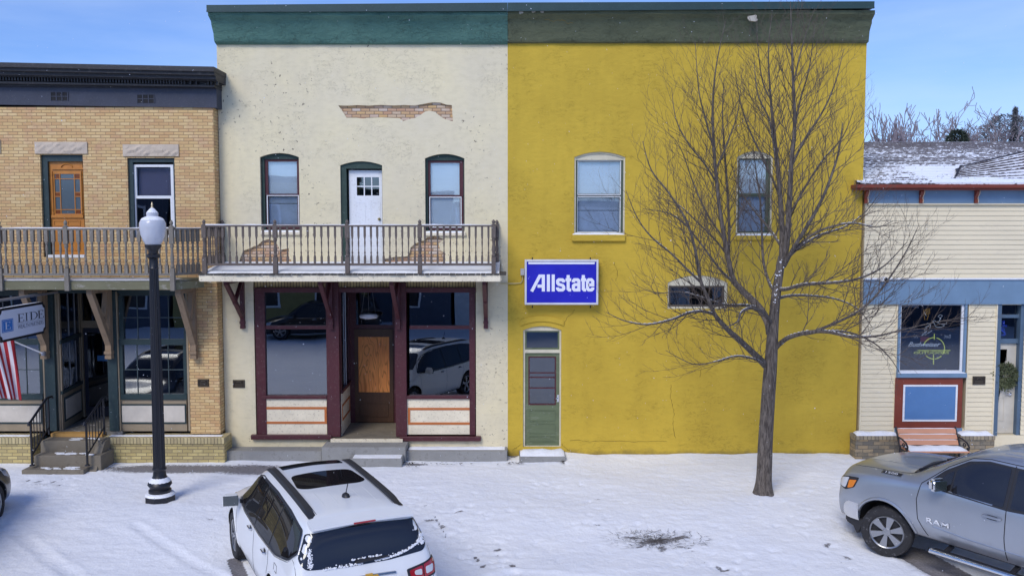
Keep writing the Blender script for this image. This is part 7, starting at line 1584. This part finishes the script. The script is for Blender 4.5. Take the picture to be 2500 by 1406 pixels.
def truck(label, loc, rz):
    P = root('pickup_truck', label, 'pickup truck', loc, None, rz); LOC[P.name] = Vector()
    body, bv = body_mesh(TRT, (1.84, -1.86), .53, .62, 'body', [cs_, darkin], P, 2, True)
    for s in (1, -1):
        sur = [(1.18, 1.37), (.94, 1.61), (.60, 1.82), (.30, 1.885), (-1.0, 1.87), (-1.04, 1.34), (-.1, 1.28), (.95, 1.32)]
        panel(bv, sur, 'side', 'window_surround', carblack, P, .002, s, r=.04)
        for g in ([(1.07, 1.37), (1.01, 1.345), (.78, 1.335), (.78, 1.64), (.88, 1.57)], [(.75, 1.335), (.75, 1.66), (.54, 1.79), (.28, 1.85), (-.04, 1.855), (-.04, 1.315)], [(-.14, 1.32), (-.14, 1.855), (-.95, 1.85), (-.98, 1.38)]): panel(bv, g, 'side', 'side_window', carglass, P, .007, s, r=.03)
        for ln in ([(1.24, 1.36), (1.29, 1.1), (1.25, .8), (1.08, .50)], [(-.09, 1.90), (-.09, 1.27), (-.09, .9), (-.12, .50)], [(1.08, .50), (-1.08, .50)], [(-1.06, 1.84), (-1.08, 1.2), (-1.08, .5)], [(1.24, 1.36), (.90, 1.67), (.56, 1.87), (.28, 1.915), (-1.06, 1.92)]): line(bv, ln, 'side', 'door_gap', seamm, P, .008, s, -.001)
        for hx in (.10, -.92):
            bm = BM(); h = cast(bv, (hx, 1.14), 'side', s)[0]; tube(bm, [h+Vector((-.13, s*.01, 0)), h+Vector((-.10, s*.04, .003)), h+Vector((.10, s*.04, .003)), h+Vector((.13, s*.01, 0))], .02, 6); obj('door_handle', bm, cs_, P, local=True, smooth=True); panel(bv, [(hx-.08, 1.10), (hx+.08, 1.10), (hx+.08, 1.16), (hx-.08, 1.16)], 'side', 'handle_recess', seamm, P, .001, s, r=.02)
        line(bv, [(1.0, .74), (.4, .70), (-.3, .69), (-1.05, .70)], 'side', 'body_crease', cs_, P, .012, s, -.004)
        bm = BM(); tube(bm, [(1.02, 1.02*s, .36), (1.0, 1.06*s, .37), (-1.4, 1.06*s, .37), (-1.42, 1.02*s, .36)], .045, 10); sb_ = obj('side_step', bm, chrome, P, local=True, smooth=True); bm = BM(); box(bm, -1.35, .95, (1.0 if s > 0 else -1.07), (1.07 if s > 0 else -1.0), .40, .418); obj('step_tread', bm, carblack, sb_, local=True)
        for bx in (.8, -.2, -1.2): bm = BM(); bar(bm, (bx, .8*s, .45), (bx, 1.04*s, .37), .06, .05); obj('step_bracket', bm, carblack, P, local=True)
        for wx in (1.84, -1.86): 
            wheel(P, wx, .90*s, .41, s, (.42 if wx > 0 else 0), 6, .28, .64, 'wide'); bm = BM(); pts = []
            for k in range(21):
                a = radians(-4+188*k/20); h = cast(bv, (wx+.545*cos(a), .40+.545*sin(a)), 'side', s)
                if h: pts.append(h[0]+h[1]*.0)
            if len(pts) > 3: tube(bm, pts, .028, 8); obj('arch_lip', bm, cs_, P, local=True, smooth=True)
        mirror_part(P, .88, 1.02, 1.45, s, chrome, .15)
        panel(bv, [(2.34, 1.18), (2.58, 1.15), (2.80, 1.09), (2.77, .95), (2.60, .92), (2.42, 1.0)], 'side', 'headlight_housing', carblack, P, .006, s, r=.03); panel(bv, [(2.54, 1.14), (2.78, 1.08), (2.75, .96), (2.60, .95)], 'side', 'headlight', clearl, P, .013, s, r=.03, step=.03); panel(bv, [(2.38, 1.13), (2.53, 1.10), (2.55, .96), (2.44, 1.0)], 'side', 'turn_signal', amberl, P, .016, s, r=.02, step=.03)
        panel(bv, [(.86*s, 1.08), (.56*s, 1.06), (.58*s, .92), (.86*s, .92)], 'front', 'headlight', clearl, P, .01, r=.03)
        # hood badge with numerals
        if 0: panel(bv, [(1.98, .80*s), (1.96, .79*s), (1.62, .79*s), (1.64, .80*s)], 'top', 'hood_badge', chrome, P, .010, r=.012, step=.03)
        h = cast(bv, (1.80, 1.36), 'side', s); 
        M0 = Matrix.Translation(h[0]+h[1]*.012); nn = h[1]; xr = Vector((-s, 0, 0)); xr = (xr-nn*xr.dot(nn)).normalized(); yu = nn.cross(xr); Rm = Matrix((xr, yu, nn)).transposed().to_4x4()
        bm = BM(); prism(bm, [roundpoly([(-.19, -.036), (.19, -.036), (.20, .036), (-.18, .036)], .02)], -.006, .004, axis='z'); bmesh.ops.transform(bm, matrix=M0 @ Rm, verts=bm.verts); fixn(bm); bd = obj('badge_plate', bm, chrome, P, local=True)
        bm = BM(); prism(bm, [roundpoly([(-.165, -.026), (.172, -.026), (.18, .026), (-.158, .026)], .015)], .0045, .007, axis='z'); bmesh.ops.transform(bm, matrix=M0 @ Rm, verts=bm.verts); fixn(bm); obj('badge_inlay', bm, carblack, bd, local=True)
        text('1500', .038, M0 @ Rm @ Matrix.Translation((-.11, -.018, .0072)), plain('badge_silver', (.6, .62, .66), .5) if s > 0 else MAT['badge_silver'], 'badge_numerals', bd, width=.22, ext=.003, local=True)
        h = cast(bv, (.90, .82), 'side', s); nn = h[1]; xr = Vector((-s, 0, 0)); xr = (xr-nn*xr.dot(nn)).normalized(); yu = nn.cross(xr); Rm = Matrix((xr, yu, nn)).transposed().to_4x4()
        text('RAM', .085, Matrix.Translation(h[0]+nn*.006) @ Rm @ Matrix.Translation((-.20, -.04, 0)), plain('satin_silver', (.72, .74, .78), .5) if s > 0 else MAT['satin_silver'], 'door_lettering', P, width=.37, ext=.008, off=.015, local=True)
        line(bv, [(1.42, .80*s), (1.9, .83*s), (2.4, .80*s), (2.62, .74*s)], 'top', 'hood_gap', seamm, P, .005, 1, -.001); line(bv, [(1.5, .42*s), (2.0, .44*s), (2.5, .40*s)], 'top', 'hood_crease', cs_, P, .012, 1, -.004)
    panel(bv, [(.62, .76), (-.62, .76), (-.60, .62), (.60, .62)], 'front', 'lower_grille', carblack, P, .01, r=.03); panel(bv, [(.52, 1.0), (-.52, 1.0), (-.5, .80), (.5, .80)], 'front', 'grille', carblack, P, .012, r=.04)
    # wrap-round chrome bumper
    bm = BM(); Rr = []
    for k in range(25):
        a = radians(-90+180*k/24); cx2 = 2.32+.58*cos(a)**.6 if cos(a) > 1e-6 else 2.32; y = 1.01*sin(a)*(1 if abs(sin(a)) < 1 else 1); nx_, ny_ = cos(a), sin(a)
        Rr.append([bm.verts.new((cx2+nx_*o, y+ny_*o*.6, z)) for o, z in ((-.04, .76), (.015, .75), (.03, .66), (.015, .52), (-.03, .46), (-.06, .5))])
    for a, b in zip(Rr, Rr[1:]):
        for j in range(6): bm.faces.new((a[j], a[(j+1) % 6], b[(j+1) % 6], b[j]))
    bm.faces.new(Rr[0]); bm.faces.new(Rr[-1][::-1]); fixn(bm); bp = obj('bumper', bm, chrome, P, local=True, smooth=True)
    bm = BM(); box(bm, 2.4, 2.8, -.7, .7, .28, .455); obj('air_dam', bm, carblack, P, local=True, bev=.03)
    for s in (1, -1): bm = BM(); prism(bm, [[(2.62, .46), (2.30, .47), (2.33, .30), (2.40, .20), (2.48, .32), (2.6, .36)]], (.80 if s > 0 else -.93), (.93 if s > 0 else -.80)); fixn(bm); obj('bumper_valance', bm, carblack, P, local=True, bev=.01)
    panel(bv, [(.74, .55), (.80, 0), (.74, -.55), (1.0, -.68), (1.34, -.76), (1.46, 0), (1.34, .76), (1.0, .68)], 'top', 'windscreen', glass('windscreen_glass', .16, ro=.02, trans=False, dark=(.10, .10, .07)), P, .006, r=.05)
    panel(bv, [(1.36, .77), (1.50, 0), (1.36, -.77), (1.47, -.80), (1.63, 0), (1.47, .80)], 'top', 'cowl', carblack, P, .01, r=.03)
    for y0 in (.74, -.05): 
        bm = BM(); pts = [cast(bv, p, 'top')[0]+Vector((0, 0, .03)) for p in ((1.42, y0), (1.36, y0-.25), (1.36, y0-.62))]; tube(bm, pts, [.018, .014, .01], 5); obj('wiper', bm, carblack, P, local=True)
    for y in (-.5, -.3, -.1, .1, .3, .5): line(bv, [(.2, y), (-1.0, y)], 'top', 'roof_rib', cs_, P, .010, 1, -.002)
    panel(bv, [(-.72, 1.83), (.72, 1.83), (.82, 1.48), (-.82, 1.48)], 'rear', 'rear_window', carglass, P, .006, r=.03)
    panel(bv, [(-2.85, -.82), (-2.85, .82), (-1.3, .82), (-1.3, -.82)], 'top', 'bed_cover', carblack, P, .012, r=.02)
    return P
truck('silver pickup truck parked at an angle at the right, front wheel turned', (7.93, 13.0973-DC, -.13), 2.1486)
dx_, dy_ = G(-4, 1284, -.13)
dk_ = suv('parked_suv', 'dark suv at the left edge with only its wheel and fender showing', (dx_-.80, dy_-1.65, -.13), radians(97), cdk, False)
d2 = copy_tree(dk_, (-9.5, -22.6, -.13), 3.05); d2['label'] = 'dark suv parked across the street, seen only in the shop glass'
